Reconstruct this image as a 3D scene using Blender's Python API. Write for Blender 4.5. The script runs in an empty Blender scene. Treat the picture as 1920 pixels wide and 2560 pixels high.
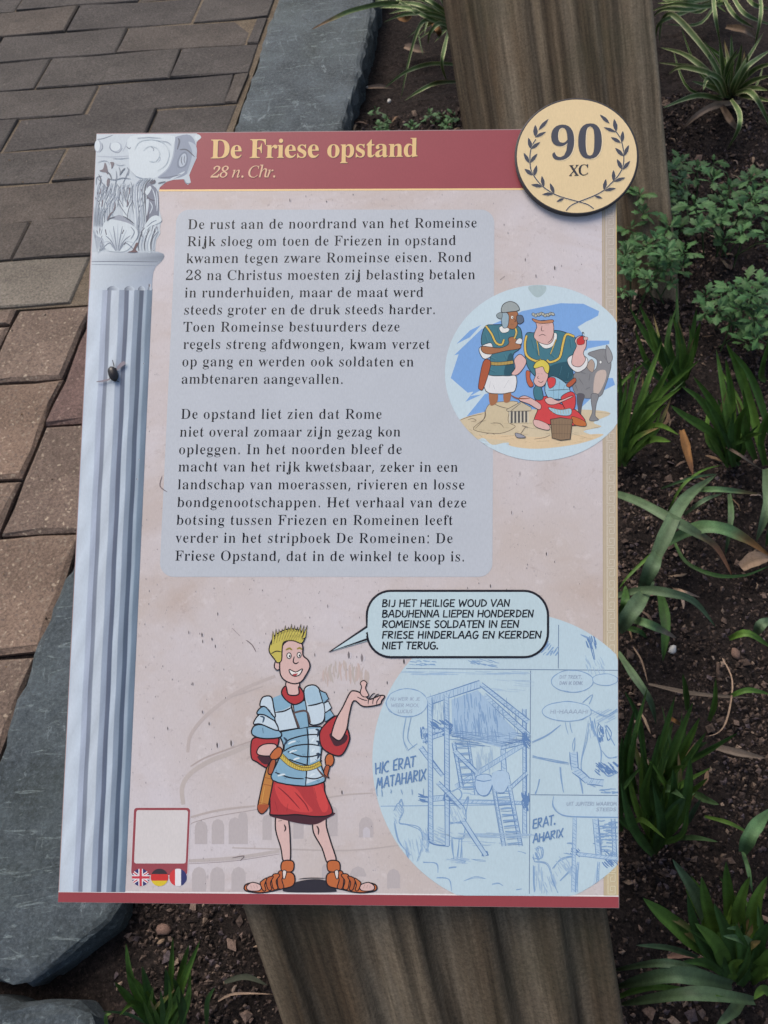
import bpy, math, random
import numpy as np
from mathutils import Vector, Matrix, noise
from mathutils.geometry import tessellate_polygon
random.seed(7)
rng = np.random.default_rng(7)
R = math.radians

# ------------------------------------------------------------------ camera, sky, sun, exposure
scene = bpy.context.scene
col = scene.collection
FOC = 1920.0                       # focal length in photo pixels (photo is 1920 x 2560)
CAM_H = 0.70                       # metres above the paving
PITCH, ROLL = 60.5, 5.5            # how far the phone looks down / is twisted
_n = Matrix.Rotation(R(ROLL), 3, 'Z') @ Vector((0, math.cos(R(PITCH)), math.sin(R(PITCH))))
_e1 = Vector((0, 0, 1)).cross(_n)
if _e1.x < 0: _e1 = -_e1
_e1.normalize()
_e2 = _n.cross(_e1)
CW = Matrix((_e1, _e2, _n))        # camera axes -> world axes
CAM = Vector((0, 0, CAM_H))
cd = bpy.data.cameras.new('camera')
cam = bpy.data.objects.new('camera', cd)
col.objects.link(cam)
cam.matrix_world = Matrix.Translation(CAM) @ CW.to_4x4()
cd.sensor_fit = 'VERTICAL'
cd.sensor_height = 24.0
cd.lens = 24.0 * FOC / 2560.0
cd.clip_start = 0.01
cd.clip_end = 200.0
cd.dof.use_dof = True
cd.dof.focus_distance = 0.42
cd.dof.aperture_fstop = 20.0
scene.camera = cam

world = bpy.data.worlds.new('World')
scene.world = world
world.use_nodes = True
wn = world.node_tree
sky = wn.nodes.new('ShaderNodeTexSky')
sky.sky_type = 'NISHITA'
sky.sun_disc = False
sky.sun_elevation = R(55)
sky.sun_rotation = R(-35)
sky.air_density = 1.0
sky.dust_density = 4.0
sky.ozone_density = 0.4
bgn = wn.nodes['Background']
wn.links.new(sky.outputs['Color'], bgn.inputs['Color'])
bgn.inputs['Strength'].default_value = 0.12
sun_d = bpy.data.lights.new('sun', 'SUN')
sun_d.energy = 1.3
sun_d.angle = R(35)
sun_d.color = (1.0, 0.95, 0.88)
sun = bpy.data.objects.new('sun', sun_d)
col.objects.link(sun)
_az, _el = R(-35), R(55)
sun.location = (0, 0, 3)
sun.rotation_euler = Vector((math.sin(_az)*math.cos(_el), math.cos(_az)*math.cos(_el), math.sin(_el))).to_track_quat('Z', 'Y').to_euler()
scene.view_settings.view_transform = 'Standard'
scene.view_settings.look = 'None'
scene.view_settings.gamma = 1.0
scene.view_settings.exposure = 0.66
scene.view_settings.use_curve_mapping = False

# ------------------------------------------------------------------ helpers
def ray(x, y):
    return (CW @ Vector(((x-960)/FOC, -(y-1280)/FOC, -1.0)))

def ground(x, y, z=0.0):
    r = ray(x, y)
    return CAM + r * ((z-CAM_H)/r.z)

def on_plane(x, y, p, n):
    r = ray(x, y)
    return CAM + r * ((p-CAM).dot(n)/r.dot(n))

def lin(c):
    c = c/255.0
    return c/12.92 if c <= 0.04045 else ((c+0.055)/1.055)**2.4
KR, KG, KB = .90, .885, .81
def C(r, g, b):
    """albedo of a printed or painted colour given as it looks under this light"""
    return (min(.85, lin(r)*KR), min(.85, lin(g)*KG), min(.85, lin(b)*KB), 1.0)

def mesh_obj(name, verts, faces, mat=None, parent=None, colors=None, smooth=False, kind=None):
    me = bpy.data.meshes.new(name)
    me.from_pydata([tuple(v) for v in verts], [], faces)
    if colors is not None:
        at = me.color_attributes.new('Col', 'FLOAT_COLOR', 'POINT')
        at.data.foreach_set('color', np.asarray(colors, dtype=np.float32).ravel())
    if smooth:
        me.polygons.foreach_set('use_smooth', [True]*len(me.polygons))
    if mat: me.materials.append(mat)
    me.update()
    o = bpy.data.objects.new(name, me)
    col.objects.link(o)
    if parent: o.parent = parent
    if kind: o['kind'] = kind
    return o

def tag(o, label=None, cat=None, group=None):
    if label: o['label'] = label
    if cat: o['category'] = cat
    if group: o['group'] = group
    return o

def empty(name, loc, label, cat, group=None):
    o = bpy.data.objects.new(name, None)
    o.empty_display_size = 0.02
    o.location = loc
    col.objects.link(o)
    return tag(o, label, cat, group)

class NT:
    def __init__(s, name, rough=0.8, spec=0.3):
        s.m = bpy.data.materials.new(name)
        s.m.use_nodes = True
        s.t = s.m.node_tree
        s.b = s.t.nodes['Principled BSDF']
        s.b.inputs['Roughness'].default_value = rough
        s.b.inputs['Specular IOR Level'].default_value = spec
    def n(s, typ, **kw):
        nd = s.t.nodes.new(typ)
        for k, v in kw.items():
            if hasattr(nd, k): setattr(nd, k, v)
            else: nd.inputs[k.replace('_', ' ')].default_value = v
        return nd
    def l(s, a, b): s.t.links.new(a, b)
    def coord(s, which='Object', scale=(1, 1, 1)):
        tc = s.n('ShaderNodeTexCoord'); mp = s.n('ShaderNodeMapping')
        mp.inputs['Scale'].default_value = scale
        s.l(tc.outputs[which], mp.inputs['Vector'])
        return mp.outputs['Vector']
    def noise(s, vec, scale, detail=4, rough=.55, dist=0.0):
        nd = s.n('ShaderNodeTexNoise')
        nd.inputs['Scale'].default_value = scale
        nd.inputs['Detail'].default_value = detail
        nd.inputs['Roughness'].default_value = rough
        nd.inputs['Distortion'].default_value = dist
        s.l(vec, nd.inputs['Vector'])
        return nd.outputs['Fac']
    def voro(s, vec, scale, out='Distance', feature='F1'):
        nd = s.n('ShaderNodeTexVoronoi'); nd.feature = feature
        nd.inputs['Scale'].default_value = scale
        s.l(vec, nd.inputs['Vector'])
        return nd.outputs[out]
    def ramp(s, fac, stops):
        nd = s.n('ShaderNodeValToRGB')
        e = nd.color_ramp.elements
        while len(e) > 1: e.remove(e[-1])
        e[0].position = stops[0][0]; e[0].color = stops[0][1]
        for p, c in stops[1:]:
            k = e.new(p); k.color = c
        s.l(fac, nd.inputs['Fac'])
        return nd.outputs['Color']
    def mix(s, fac, a, b, mode='MIX'):
        nd = s.n('ShaderNodeMix'); nd.data_type = 'RGBA'; nd.blend_type = mode
        if isinstance(fac, (int, float)): nd.inputs[0].default_value = fac
        else: s.l(fac, nd.inputs[0])
        for v, i in ((a, 6), (b, 7)):
            if isinstance(v, tuple): nd.inputs[i].default_value = v
            else: s.l(v, nd.inputs[i])
        return nd.outputs[2]
    def math(s, op, a, b=0.0):
        nd = s.n('ShaderNodeMath'); nd.operation = op
        for v, i in ((a, 0), (b, 1)):
            if isinstance(v, (int, float)): nd.inputs[i].default_value = v
            else: s.l(v, nd.inputs[i])
        return nd.outputs[0]
    def base(s, c):
        if isinstance(c, tuple): s.b.inputs['Base Color'].default_value = c
        else: s.l(c, s.b.inputs['Base Color'])
    def bump(s, h, strength=.5, dist=.002):
        nd = s.n('ShaderNodeBump')
        nd.inputs['Strength'].default_value = strength
        nd.inputs['Distance'].default_value = dist
        s.l(h, nd.inputs['Height'])
        s.l(nd.outputs['Normal'], s.b.inputs['Normal'])

def g(v, w=1.0): return (v, v, v, w)

# ------------------------------------------------------------------ materials
def mat_paver(name, c1, c2, speck, amount):
    k = NT(name, .88, .25)
    v = k.coord('Object')
    oi = k.n('ShaderNodeObjectInfo')
    base = k.mix(k.noise(v, 45, 5, .7), c1, c2)
    grain = k.ramp(k.noise(v, 330, 5, .85), [(.32, g(.42)), (.68, g(1.5))])
    base = k.mix(1.0, base, grain, 'MULTIPLY')
    tint = k.ramp(oi.outputs['Random'], [(0, (.86, .86, .88, 1)), (.5, (1, 1, 1, 1)), (1, (1.16, 1.08, 1.0, 1))])
    base = k.mix(1.0, base, tint, 'MULTIPLY')
    vd = k.n('ShaderNodeTexVoronoi'); vd.inputs['Scale'].default_value = 210
    wv = k.n('ShaderNodeTexNoise'); wv.inputs['Scale'].default_value = 150; k.l(v, wv.inputs['Vector'])
    wm_ = k.n('ShaderNodeVectorMath', operation='MULTIPLY_ADD'); wm_.inputs[1].default_value = (.009, .009, .009)
    k.l(wv.outputs['Color'], wm_.inputs[0]); k.l(v, wm_.inputs[2]); k.l(wm_.outputs[0], vd.inputs['Vector'])
    stone = k.ramp(vd.outputs['Distance'], [(.0, g(.9)), (.22, g(.8)), (.42, g(0))])
    pick = k.n('ShaderNodeSeparateColor'); k.l(vd.outputs['Color'], pick.inputs[0])
    sel = k.math('GREATER_THAN', pick.outputs[0], 1-amount)
    sc = k.mix(pick.outputs[1], speck, (c2[0]*.45, c2[1]*.45, c2[2]*.5, 1))
    base = k.mix(k.math('MULTIPLY', stone, sel), base, sc)
    base = k.mix(1.0, base, k.ramp(k.noise(v, 9, 4, .6), [(.3, g(.72)), (.65, g(1.12))]), 'MULTIPLY')
    k.base(base)
    h = k.math('ADD', k.math('MULTIPLY', k.noise(v, 420, 5, .75), 1.0), k.math('MULTIPLY', k.noise(v, 60, 3, .6), .8))
    k.bump(h, .7, .0022)
    return k.m

M_KLINK = mat_paver('dark_clinker', (.062, .054, .048, 1), (.100, .088, .078, 1), (.16, .14, .115, 1), .12)
M_PALE = mat_paver('pale_clinker', (.165, .142, .112, 1), (.20, .175, .14, 1), (.24, .21, .17, 1), .12)
M_PAVE = mat_paver('washed_paver', (.145, .103, .078, 1), (.205, .150, .116, 1), (.42, .34, .25, 1), .60)
M_PAVE_RED = mat_paver('reddish_paver', (.140, .088, .074, 1), (.175, .115, .096, 1), (.30, .22, .18, 1), .20)

def mat_sand():
    k = NT('joint_sand', .95, .1); v = k.coord('Object')
    c = k.mix(k.noise(v, 30, 5, .7), (.060, .042, .028, 1), (.27, .22, .16, 1))
    k.base(k.mix(1.0, c, k.ramp(k.noise(v, 600, 2, .8), [(.3, g(.5)), (.7, g(1.4))]), 'MULTIPLY'))
    k.bump(k.noise(v, 500, 4, .8), .8, .003)
    return k.m
M_SAND = mat_sand()

def mat_slate():
    k = NT('blue_kerb_stone', .62, .4); v = k.coord('Object')
    c = k.mix(k.ramp(k.noise(v, 14, 6, .65, .6), [(.35, g(0)), (.68, g(1))]), (.018, .025, .028, 1), (.080, .100, .112, 1))
    c = k.mix(k.ramp(k.noise(v, 240, 4, .8), [(.45, g(0)), (.75, g(1))]), c, (.10, .125, .14, 1))
    veins = k.ramp(k.noise(k.coord('Object', (1, .35, 1)), 40, 6, .75, 2.5), [(.60, g(0)), (.66, g(.75)), (.69, g(0))])
    c = k.mix(veins, c, (.22, .26, .27, 1))
    scr = k.ramp(k.noise(k.coord('Object', (.25, 1.6, 1)), 75, 4, .7, 1.2), [(.60, g(0)), (.66, g(.85)), (.70, g(.1))])
    c = k.mix(scr, c, (.19, .23, .23, 1))
    c = k.mix(k.ramp(k.noise(v, 5, 4, .7), [(.45, g(0)), (.72, g(.35))]), c, (.045, .062, .045, 1))
    c = k.mix(1.0, c, k.ramp(k.noise(v, 330, 5, .9), [(.3, g(.5)), (.7, g(1.5))]), 'MULTIPLY')
    sp = k.ramp(k.voro(v, 120), [(.0, g(1)), (.07, g(0))])
    c = k.mix(k.math('MULTIPLY', sp, .6), c, (.26, .29, .29, 1))
    k.base(c)
    k.bump(k.math('ADD', k.noise(v, 260, 6, .85), k.math('MULTIPLY', k.noise(v, 28, 4, .6), 2.0)), .8, .0035)
    return k.m
M_SLATE = mat_slate()

def mat_soil(name, a, b, c_):
    k = NT(name, .95, .12); v = k.coord('Object')
    c = k.mix(k.ramp(k.noise(v, 150, 7, .9), [(.38, g(0)), (.62, g(1))]), a, b)
    c = k.mix(k.ramp(k.noise(v, 260, 4, .8), [(.55, g(0)), (.72, g(1))]), c, c_)
    k.base(c)
    k.bump(k.noise(v, 300, 7, .85), 1.0, .007)
    return k.m
M_SOIL = mat_soil('garden_soil', (.008, .007, .007, 1), (.060, .045, .039, 1), (.14, .10, .085, 1))

def mat_crumb():
    k = NT('soil_crumbs', .92, .15); v = k.coord('Object')
    at = k.n('ShaderNodeAttribute', attribute_name='Col')
    c = k.mix(1.0, at.outputs['Color'], k.ramp(k.noise(v, 500, 3, .8), [(.3, g(.5)), (.7, g(1.35))]), 'MULTIPLY')
    k.base(c); k.bump(k.noise(v, 900, 3, .8), .6, .001)
    return k.m
M_CRUMB = mat_crumb()

def mat_wood():
    k = NT('weathered_timber', .85, .2)
    v = k.coord('Object', (1, .035, 1)); w = k.coord('Object', (1, .35, 1)); o = k.coord('Object')
    c = k.mix(k.ramp(k.noise(v, 24, 5, .6, .2), [(.38, g(0)), (.60, g(1))]), (.080, .055, .032, 1), (.225, .175, .115, 1))
    c = k.mix(k.ramp(k.noise(w, 9, 4, .6), [(.52, g(0)), (.72, g(.6))]), c, (.115, .058, .022, 1))
    c = k.mix(1.0, c, k.ramp(k.noise(v, 130, 4, .7), [(.3, g(.60)), (.7, g(1.30))]), 'MULTIPLY')
    c = k.mix(1.0, c, k.ramp(k.noise(v, 58, 5, .7, .25), [(.36, g(.50)), (.52, g(1.0)), (.70, g(1.22))]), 'MULTIPLY')
    c = k.mix(1.0, c, k.ramp(k.noise(o, 420, 5, .9), [(.3, g(.50)), (.7, g(1.5))]), 'MULTIPLY')
    c = k.mix(k.math('MULTIPLY', k.ramp(k.noise(o, 7, 4, .6), [(.5, g(0)), (.7, g(1))]), .35), c, (.045, .055, .025, 1))
    k.base(c)
    k.bump(k.math('ADD', k.noise(v, 150, 5, .7), k.math('MULTIPLY', k.noise(o, 700, 4, .8), .6)), .55, .0018)
    return k.m
M_WOOD = mat_wood()

def mat_print(name, rough=.42, amt=.05):
    k = NT(name, rough, .35)
    at = k.n('ShaderNodeAttribute', attribute_name='Col')
    v = k.coord('Object')
    n1 = k.ramp(k.noise(k.coord('Object', (1, .3, 1)), 1400, 2, .7), [(.25, g(1-amt)), (.75, g(1+amt))])
    n2 = k.ramp(k.noise(v, 25, 4, .6), [(.3, g(1-amt*.7)), (.7, g(1+amt*.5))])
    k.base(k.mix(1.0, k.mix(1.0, at.outputs['Color'], n1, 'MULTIPLY'), n2, 'MULTIPLY'))
    k.b.inputs['Coat Weight'].default_value = 0.08
    k.b.inputs['Coat Roughness'].default_value = .3
    return k.m
M_PRINT = mat_print('printed_ink')

def mat_marble():
    k = NT('printed_stone_background', .42, .35); v = k.coord('Object')
    a, b, c2 = C(196, 184, 182), C(206, 199, 206), C(184, 164, 154)
    c = k.mix(k.ramp(k.noise(v, 9, 5, .6, .5), [(.36, g(0)), (.64, g(1))]), a, b)
    c = k.mix(k.ramp(k.noise(k.coord('Object', (.5, 1.2, 1)), 16, 5, .65, .8), [(.52, g(0)), (.75, g(.65))]), c, c2)
    c = k.mix(k.ramp(k.noise(v, 90, 4, .75), [(.56, g(0)), (.70, g(.5))]), c, C(216, 208, 212))
    c = k.mix(k.ramp(k.noise(v, 55, 6, .8, 1.0), [(.60, g(0)), (.70, g(.5))]), c, C(164, 148, 146))
    c = k.mix(k.ramp(k.noise(v, 260, 3, .8), [(.60, g(0)), (.78, g(.6))]), c, C(150, 138, 140))
    mm = k.math('MULTIPLY', k.ramp(k.voro(k.coord('Object', (1.6, .8, 1)), 70), [(0, g(1)), (.10, g(0))]),
                k.ramp(k.noise(v, 14, 3, .6), [(.55, g(0)), (.62, g(1))]))
    c = k.mix(k.math('MULTIPLY', mm, .8), c, C(105, 95, 98))
    c = k.mix(1.0, c, k.ramp(k.noise(k.coord('Object', (1, .3, 1)), 1400, 2, .7), [(.25, g(.95)), (.75, g(1.05))]), 'MULTIPLY')
    k.base(c)
    return k.m
M_MARBLE = mat_marble()

def mat_plain(name, c, rough=.5, spec=.4, nz=0.0):
    k = NT(name, rough, spec)
    if nz:
        k.base(k.mix(1.0, c, k.ramp(k.noise(k.coord('Object'), 900, 3, .8), [(.3, g(1-nz)), (.7, g(1+nz))]), 'MULTIPLY'))
    else: k.base(c)
    return k.m
M_EDGE = mat_plain('panel_edge', (.30, .20, .19, 1), .5, .4, .1)
M_DISC = mat_plain('dark_disc_edge', (.035, .030, .030, 1), .5, .4, .2)

def mat_leaf(name, rough=.58):
    k = NT(name, rough, .25)
    at = k.n('ShaderNodeAttribute', attribute_name='Col')
    v = k.coord('Object')
    c = k.mix(1.0, at.outputs['Color'], k.ramp(k.noise(v, 60, 4, .7), [(.3, g(.70)), (.7, g(1.25))]), 'MULTIPLY')
    c = k.mix(1.0, c, k.ramp(k.noise(v, 900, 2, .7), [(.3, g(.85)), (.7, g(1.15))]), 'MULTIPLY')
    k.base(c)
    k.b.inputs['Subsurface Weight'].default_value = 0.0
    k.bump(k.noise(v, 500, 3, .6), .25, .001)
    return k.m
M_BLADE = mat_leaf('sedge_leaf')
M_HERB = mat_leaf('herb_leaf', .5)
M_DRY = mat_leaf('dry_leaf', .8)
M_BUG = mat_plain('insect_shell', (.012, .009, .008, 1), .35, .5)
M_WING = mat_plain('insect_wing', (.22, .19, .21, 1), .4, .4)
M_PEBBLE = mat_plain('pebble', (.50, .48, .44, 1), .7, .3, .15)

# ------------------------------------------------------------------ large structure: soil, paving, kerb
SOIL_Z = -0.030
def soil_h(x, y):
    p = Vector((x, y, 0))
    return (SOIL_Z + .016*noise.noise(p*7) + .007*noise.noise(p*25+Vector((3, 1, 0))) + .0035*noise.noise(p*80))

def crop2(x, y): return (x/1.728, y/1.728)
def crop3(x, y): return (x/2.457, 600+y/2.457)

def gxy(p): q = ground(p[0], p[1]); return np.array([q.x, q.y])

# directions of the paving rows and joints on the ground
_rows = [((0, 168), (1200, 60)), ((0, 268), (1130, 186)), ((0, 392), (1070, 316)), ((0, 515), (1040, 446)),
         ((0, 655), (700, 603)), ((0, 800), (410, 770)), ((0, 965), (400, 937)), ((0, 1130), (370, 1105))]
_rg = [(gxy(crop2(*a)), gxy(crop2(*b))) for a, b in _rows]
rd = np.mean([(b-a)/np.linalg.norm(b-a) for a, b in _rg], axis=0); rd /= np.linalg.norm(rd)
_joints = [((340, 30), (285, 140)), ((885, 5), (840, 90)), ((560, 115), (495, 240)), ((1110, 70), (1060, 190)),
           ((215, 265), (145, 385)), ((780, 215), (725, 335)), ((430, 365), (365, 495)), ((275, 650), (220, 790))]
_jg = [(gxy(crop2(*a)), gxy(crop2(*b))) for a, b in _joints]
jd = np.mean([(a-b)/np.linalg.norm(b-a) for a, b in _jg], axis=0); jd /= np.linalg.norm(jd)
rn = np.array([-rd[1], rd[0]])                      # row normal, pointing away from the camera
BRICK_L = np.linalg.norm((_jg[3][0]+_jg[3][1])/2 - (_jg[2][0]+_jg[2][1])/2)

KL = [gxy((694, -6)), gxy((584, 330)), gxy((191, 1388)), gxy((37, 1751))]   # kerb's paving side
kl_d = (KL[2]-KL[0]); kl_d /= np.linalg.norm(kl_d); kl_n = np.array([-kl_d[1], kl_d[0]])
if (gxy((100, 400))-KL[0]) @ kl_n < 0: kl_n = -kl_n

def clip(poly, p, n):
    out = []
    for i in range(len(poly)):
        a, b = poly[i], poly[(i+1) % len(poly)]
        da, db = (a-p) @ n, (b-p) @ n
        if da >= 0: out.append(a)
        if (da < 0) != (db < 0): out.append(a+(b-a)*(da/(da-db)))
    return out

def inset(poly, d):
    """shrink a convex counter-clockwise polygon"""
    n = len(poly); out = []
    for i in range(n):
        a, b, c = poly[i-1], poly[i], poly[(i+1) % n]
        u = (b-a)/(np.linalg.norm(b-a)+1e-9); w = (c-b)/(np.linalg.norm(c-b)+1e-9)
        nu = np.array([-u[1], u[0]]); nw = np.array([-w[1], w[0]])
        m = nu+nw; k = d/max(.35, (1+nu @ nw))
        out.append(b+m*k)
    return out

def slab(name, poly, z, depth, mat, parent, seg=.055, jit=.0009, bev=.0019, gap=.0014, tilt=.0012, kind=None):
    """a paving block: ragged arrises, a chamfer and its own slight tilt"""
    ar = sum(poly[i][0]*poly[(i+1) % len(poly)][1]-poly[(i+1) % len(poly)][0]*poly[i][1] for i in range(len(poly)))
    if ar < 0: poly = poly[::-1]
    if abs(ar) < 4e-4: return None
    poly = inset(poly, gap)
    c = sum(poly)/len(poly)
    def ring(pl, j):
        out = []
        for i in range(len(pl)):
            a, b = pl[i], pl[(i+1) % len(pl)]
            k = max(1, int(np.linalg.norm(b-a)/seg))
            for q in range(k):
                out.append(a+(b-a)*(q/k)+rng.normal(0, j, 2))
        return out
    outer = ring(poly, jit); n = len(outer)
    top = []
    for q in outer:
        dv = c-q; top.append(q+dv/np.linalg.norm(dv)*bev*(1+rng.uniform(-.3, .9)))
    tx, ty = rng.normal(0, tilt/.1, 2)
    def zz(q): return z+(q[0]-c[0])*tx+(q[1]-c[1])*ty
    V = [(q[0]-c[0], q[1]-c[1], -depth) for q in outer]
    V += [(q[0]-c[0], q[1]-c[1], zz(q)-bev*rng.uniform(.7, 1.2)) for q in outer]
    V += [(q[0]-c[0], q[1]-c[1], zz(q)) for q in top]
    F = []
    for i in range(n):
        j = (i+1) % n
        F += [(i, j, n+j, n+i), (n+i, n+j, 2*n+j, 2*n+i)]
    F.append(tuple(range(2*n, 3*n)))
    o = mesh_obj(name, V, F, mat, parent, kind=kind)
    o.location = (c[0], c[1], 0)
    return o

# the soil: one sheet to the horizon, finely modelled round the planting
def soil_sheet():
    x0, x1, y0, y1, st = -.75, 1.1, -.35, 1.25, .0065
    xs = np.arange(x0, x1, st); ys = np.arange(y0, y1, st)
    V = [(x, y, soil_h(x, y)) for y in ys for x in xs]
    nx, ny = len(xs), len(ys)
    F = [(j*nx+i, j*nx+i+1, (j+1)*nx+i+1, (j+1)*nx+i) for j in range(ny-1) for i in range(nx-1)]
    # skirt out to the horizon
    B = len(V)
    cs = [(xs[0], ys[0]), (xs[-1], ys[0]), (xs[-1], ys[-1]), (xs[0], ys[-1])]
    big = [(-60, -60), (60, -60), (60, 60), (-60, 60)]
    V += [(p[0], p[1], SOIL_Z-.01) for p in cs] + [(p[0], p[1], SOIL_Z-.01) for p in big]
    for i in range(4):
        j = (i+1) % 4
        F.append((B+i, B+4+i, B+4+j, B+j))
    return mesh_obj('garden_soil', V, F, M_SOIL, smooth=True, kind='structure')
soil = soil_sheet()

# paving: sand bed and every block
x_far = [KL[0]+kl_d*-1.2, KL[0]+kl_d*3.0]
bed_poly = [x_far[0]-kl_n*.004, x_far[1]-kl_n*.004, x_far[1]+kl_n*3, x_far[0]+kl_n*3]
split_p = gxy(crop3(440, 395))
def bed(name, poly, z, mat, parent=None, kind=None):
    n = len(poly)
    ar = sum(poly[i][0]*poly[(i+1) % n][1]-poly[(i+1) % n][0]*poly[i][1] for i in range(n))
    if ar < 0: poly = poly[::-1]
    V = [(p[0], p[1], z) for p in poly]+[(p[0], p[1], -.08) for p in poly]
    F = [tuple(range(n))]+[(i, n+i, n+(i+1) % n, (i+1) % n) for i in range(n)]
    return mesh_obj(name, V, F, mat, parent, kind=kind)
pavement = bed('pavement', clip(bed_poly, split_p, rn), -.0028, M_SAND, kind='structure')
bed('joint_soil', clip(bed_poly, split_p, -rn), -.0085, M_SOIL, pavement)

def row_off(k):   # offset of row boundary k along the row normal
    a, b = _rg[k]; return ((a+b)/2) @ rn
offs = [row_off(k) for k in range(8)]
rp = (offs[0]-offs[7])/7
def boundary(k):
    if 0 <= k <= 7: return offs[k]
    return offs[0]-k*rp if k < 0 else offs[7]-(k-7)*rp
def jphase(crops):
    a, b = gxy(crop2(*crops[0])), gxy(crop2(*crops[1]))
    return (a+b)/2
phase = {0: jphase(_joints[0]), 1: jphase(_joints[2]), 2: jphase(_joints[4]), 3: jphase(_joints[6]),
         4: jphase(((80, 520), (0, 655))), 5: jphase(((275, 650), (220, 790))), 7: jphase(((130, 965), (55, 1120)))}
def lineparam(p, off):   # point on boundary 'off' reached from p along the joint direction
    t = (off - p @ rn)/(jd @ rn)
    return p+jd*t
nb = 0
for k in range(-9, 8):
    # row k lies between boundary k-1 (far) and boundary k (near)
    far, near = boundary(k-1), boundary(k)
    kk = k
    if k in phase: p = phase[k]
    else:
        p = phase[0]+(boundary(k)-boundary(0))*jd/(jd @ rn)+rd*BRICK_L*(.5 if k % 2 else 0) + rd*rng.normal(0, .008)
        if k == 6: p = phase[5]-jd*rp-rd*BRICK_L*.52
    for q in range(-6, 7):
        a = p+rd*BRICK_L*q; b = a+rd*BRICK_L
        poly = [lineparam(a, near), lineparam(b, near), lineparam(b, far), lineparam(a, far)]
        cen = sum(poly)/4
        if np.linalg.norm(cen-np.array([-.3, .45])) > 1.15: continue
        poly = clip(poly, KL[0]+kl_n*.003, kl_n)
        if len(poly) < 3: continue
        z = rng.normal(0, .0009)
        slab('paving_brick', poly, z, .06, M_KLINK, pavement)
        nb += 1
# the pale row next to them, cut near the kerb by a dark filler
far = boundary(7); near = lineparam(gxy(crop3(445, 385)), 0)*0
near = gxy(crop3(440, 385)) @ rn
cut = (gxy(crop3(535, 100))+gxy(crop3(455, 372)))/2
for q in range(-4, 3):
    a = cut+rd*BRICK_L*q; b = a+rd*BRICK_L
    poly = [lineparam(a, near), lineparam(b, near), lineparam(b, far), lineparam(a, far)]
    poly = clip(poly, KL[0]+kl_n*.003, kl_n)
    if len(poly) < 3: continue
    slab('paving_brick', poly, .001 if q < 0 else -.003, .06, M_PALE if q < 0 else M_KLINK, pavement, jit=.0008)
# large washed pavers in columns along the joints
colline = (gxy(crop3(535, 545))+gxy(crop3(110, 1460)))/2
left2 = gxy(crop3(60, 530))
W_ = abs((lineparam(left2, colline @ rn)-colline) @ rd)
def off_of(c): return gxy(c) @ rn
rightj = [near-.004, off_of(crop3(400, 1133)), off_of(crop3(250, 1808)), off_of((42, 1636))]
leftj = [near-.004, off_of(crop3(250, 858)), off_of(crop3(60, 1465))]
farj = [near-.004, off_of(crop3(30, 520))]
# the right column starts higher: its first joint lies above the pale row's line
def extend(js, n=7):
    p = abs(js[-1]-js[-2]); js = list(js)
    while len(js) < n: js.append(js[-1]-p)
    return js
cols = [(0, rightj), (-1, leftj), (-2, farj+[leftj[1]-.02]), (1, [near-.004, rightj[1]+.03, rightj[2]+.03]), (2, rightj),
        (-3, leftj), (-4, rightj), (-5, leftj), (3, leftj)]
for ci, js in cols:
    js = extend(js, 8)
    for i in range(7):
        a = colline+rd*W_*ci; b = a+rd*W_
        poly = [lineparam(a, js[i+1]), lineparam(b, js[i+1]), lineparam(b, js[i]), lineparam(a, js[i])]
        poly = clip(poly, KL[0]+kl_n*.003, kl_n)
        if len(poly) < 3: continue
        red = (ci == 0 and i == 0)
        slab('paving_block', poly, rng.normal(0, .0012), .06, M_PAVE_RED if red else M_PAVE, pavement,
             seg=.030, jit=.0010, bev=.0036, gap=.0020)

# kerb stones
def kerb(polypx, top, mat, label, parentpts=None):
    pts = []
    for i in range(len(polypx)):
        a, b = np.array(polypx[i], float), np.array(polypx[(i+1) % len(polypx)], float)
        A, B_ = ground(*a, top), ground(*b, top)
        L = (B_-A).length; k = max(1, int(L/.012))
        for q in range(k):
            p = A+(B_-A)*(q/k)
            d = .0022*noise.noise(p*45)+.0018*noise.noise(p*180)+(.004*noise.noise(p*90) if a[1] > 2200 and b[1] > 2200 else 0)
            n_ = Vector((-(B_-A).y, (B_-A).x, 0)).normalized()
            pts.append(np.array([p.x, p.y])+np.array([n_.x, n_.y])*d)
    ar = sum(pts[i][0]*pts[(i+1) % len(pts)][1]-pts[(i+1) % len(pts)][0]*pts[i][1] for i in range(len(pts)))
    if ar < 0: pts = pts[::-1]
    n = len(pts)
    def off(d):
        out = []
        for i in range(n):
            a, b, c = pts[i-2], pts[i], pts[(i+2) % n]
            t = c-a; t = t/(np.linalg.norm(t)+1e-9)
            out.append(b+np.array([-t[1], t[0]])*d)
        return out
    rings = [(off(-.002), -.09, .0018), (off(-.003), -.010, .0022), (off(.0), top-.0045, .0014), (off(.0035), top-.0012, .0008), (off(.008), top, .0003)]
    V = []
    for rg, z, j in rings:
        V += [(p[0]+rng.normal(0, j), p[1]+rng.normal(0, j), z+(rng.normal(0, j) if z > -.05 and z < top else 0)) for p in rg]
    F = []
    for r_ in range(4):
        for i in range(n):
            j = (i+1) % n
            F.append((r_*n+i, r_*n+j, (r_+1)*n+j, (r_+1)*n+i))
    m = len(V)
    tri = tessellate_polygon([[Vector(V[4*n+i]) for i in range(n)]])
    F += [tuple(4*n+i for i in t) for t in tri]
    o = mesh_obj('kerb_stone', V, F, mat)
    tag(o, label, 'kerb stone', 'blue stone kerb between paving and planting')
    return o
def ext(a, b, t): return (a[0]+(b[0]-a[0])*t, a[1]+(b[1]-a[1])*t)
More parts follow.
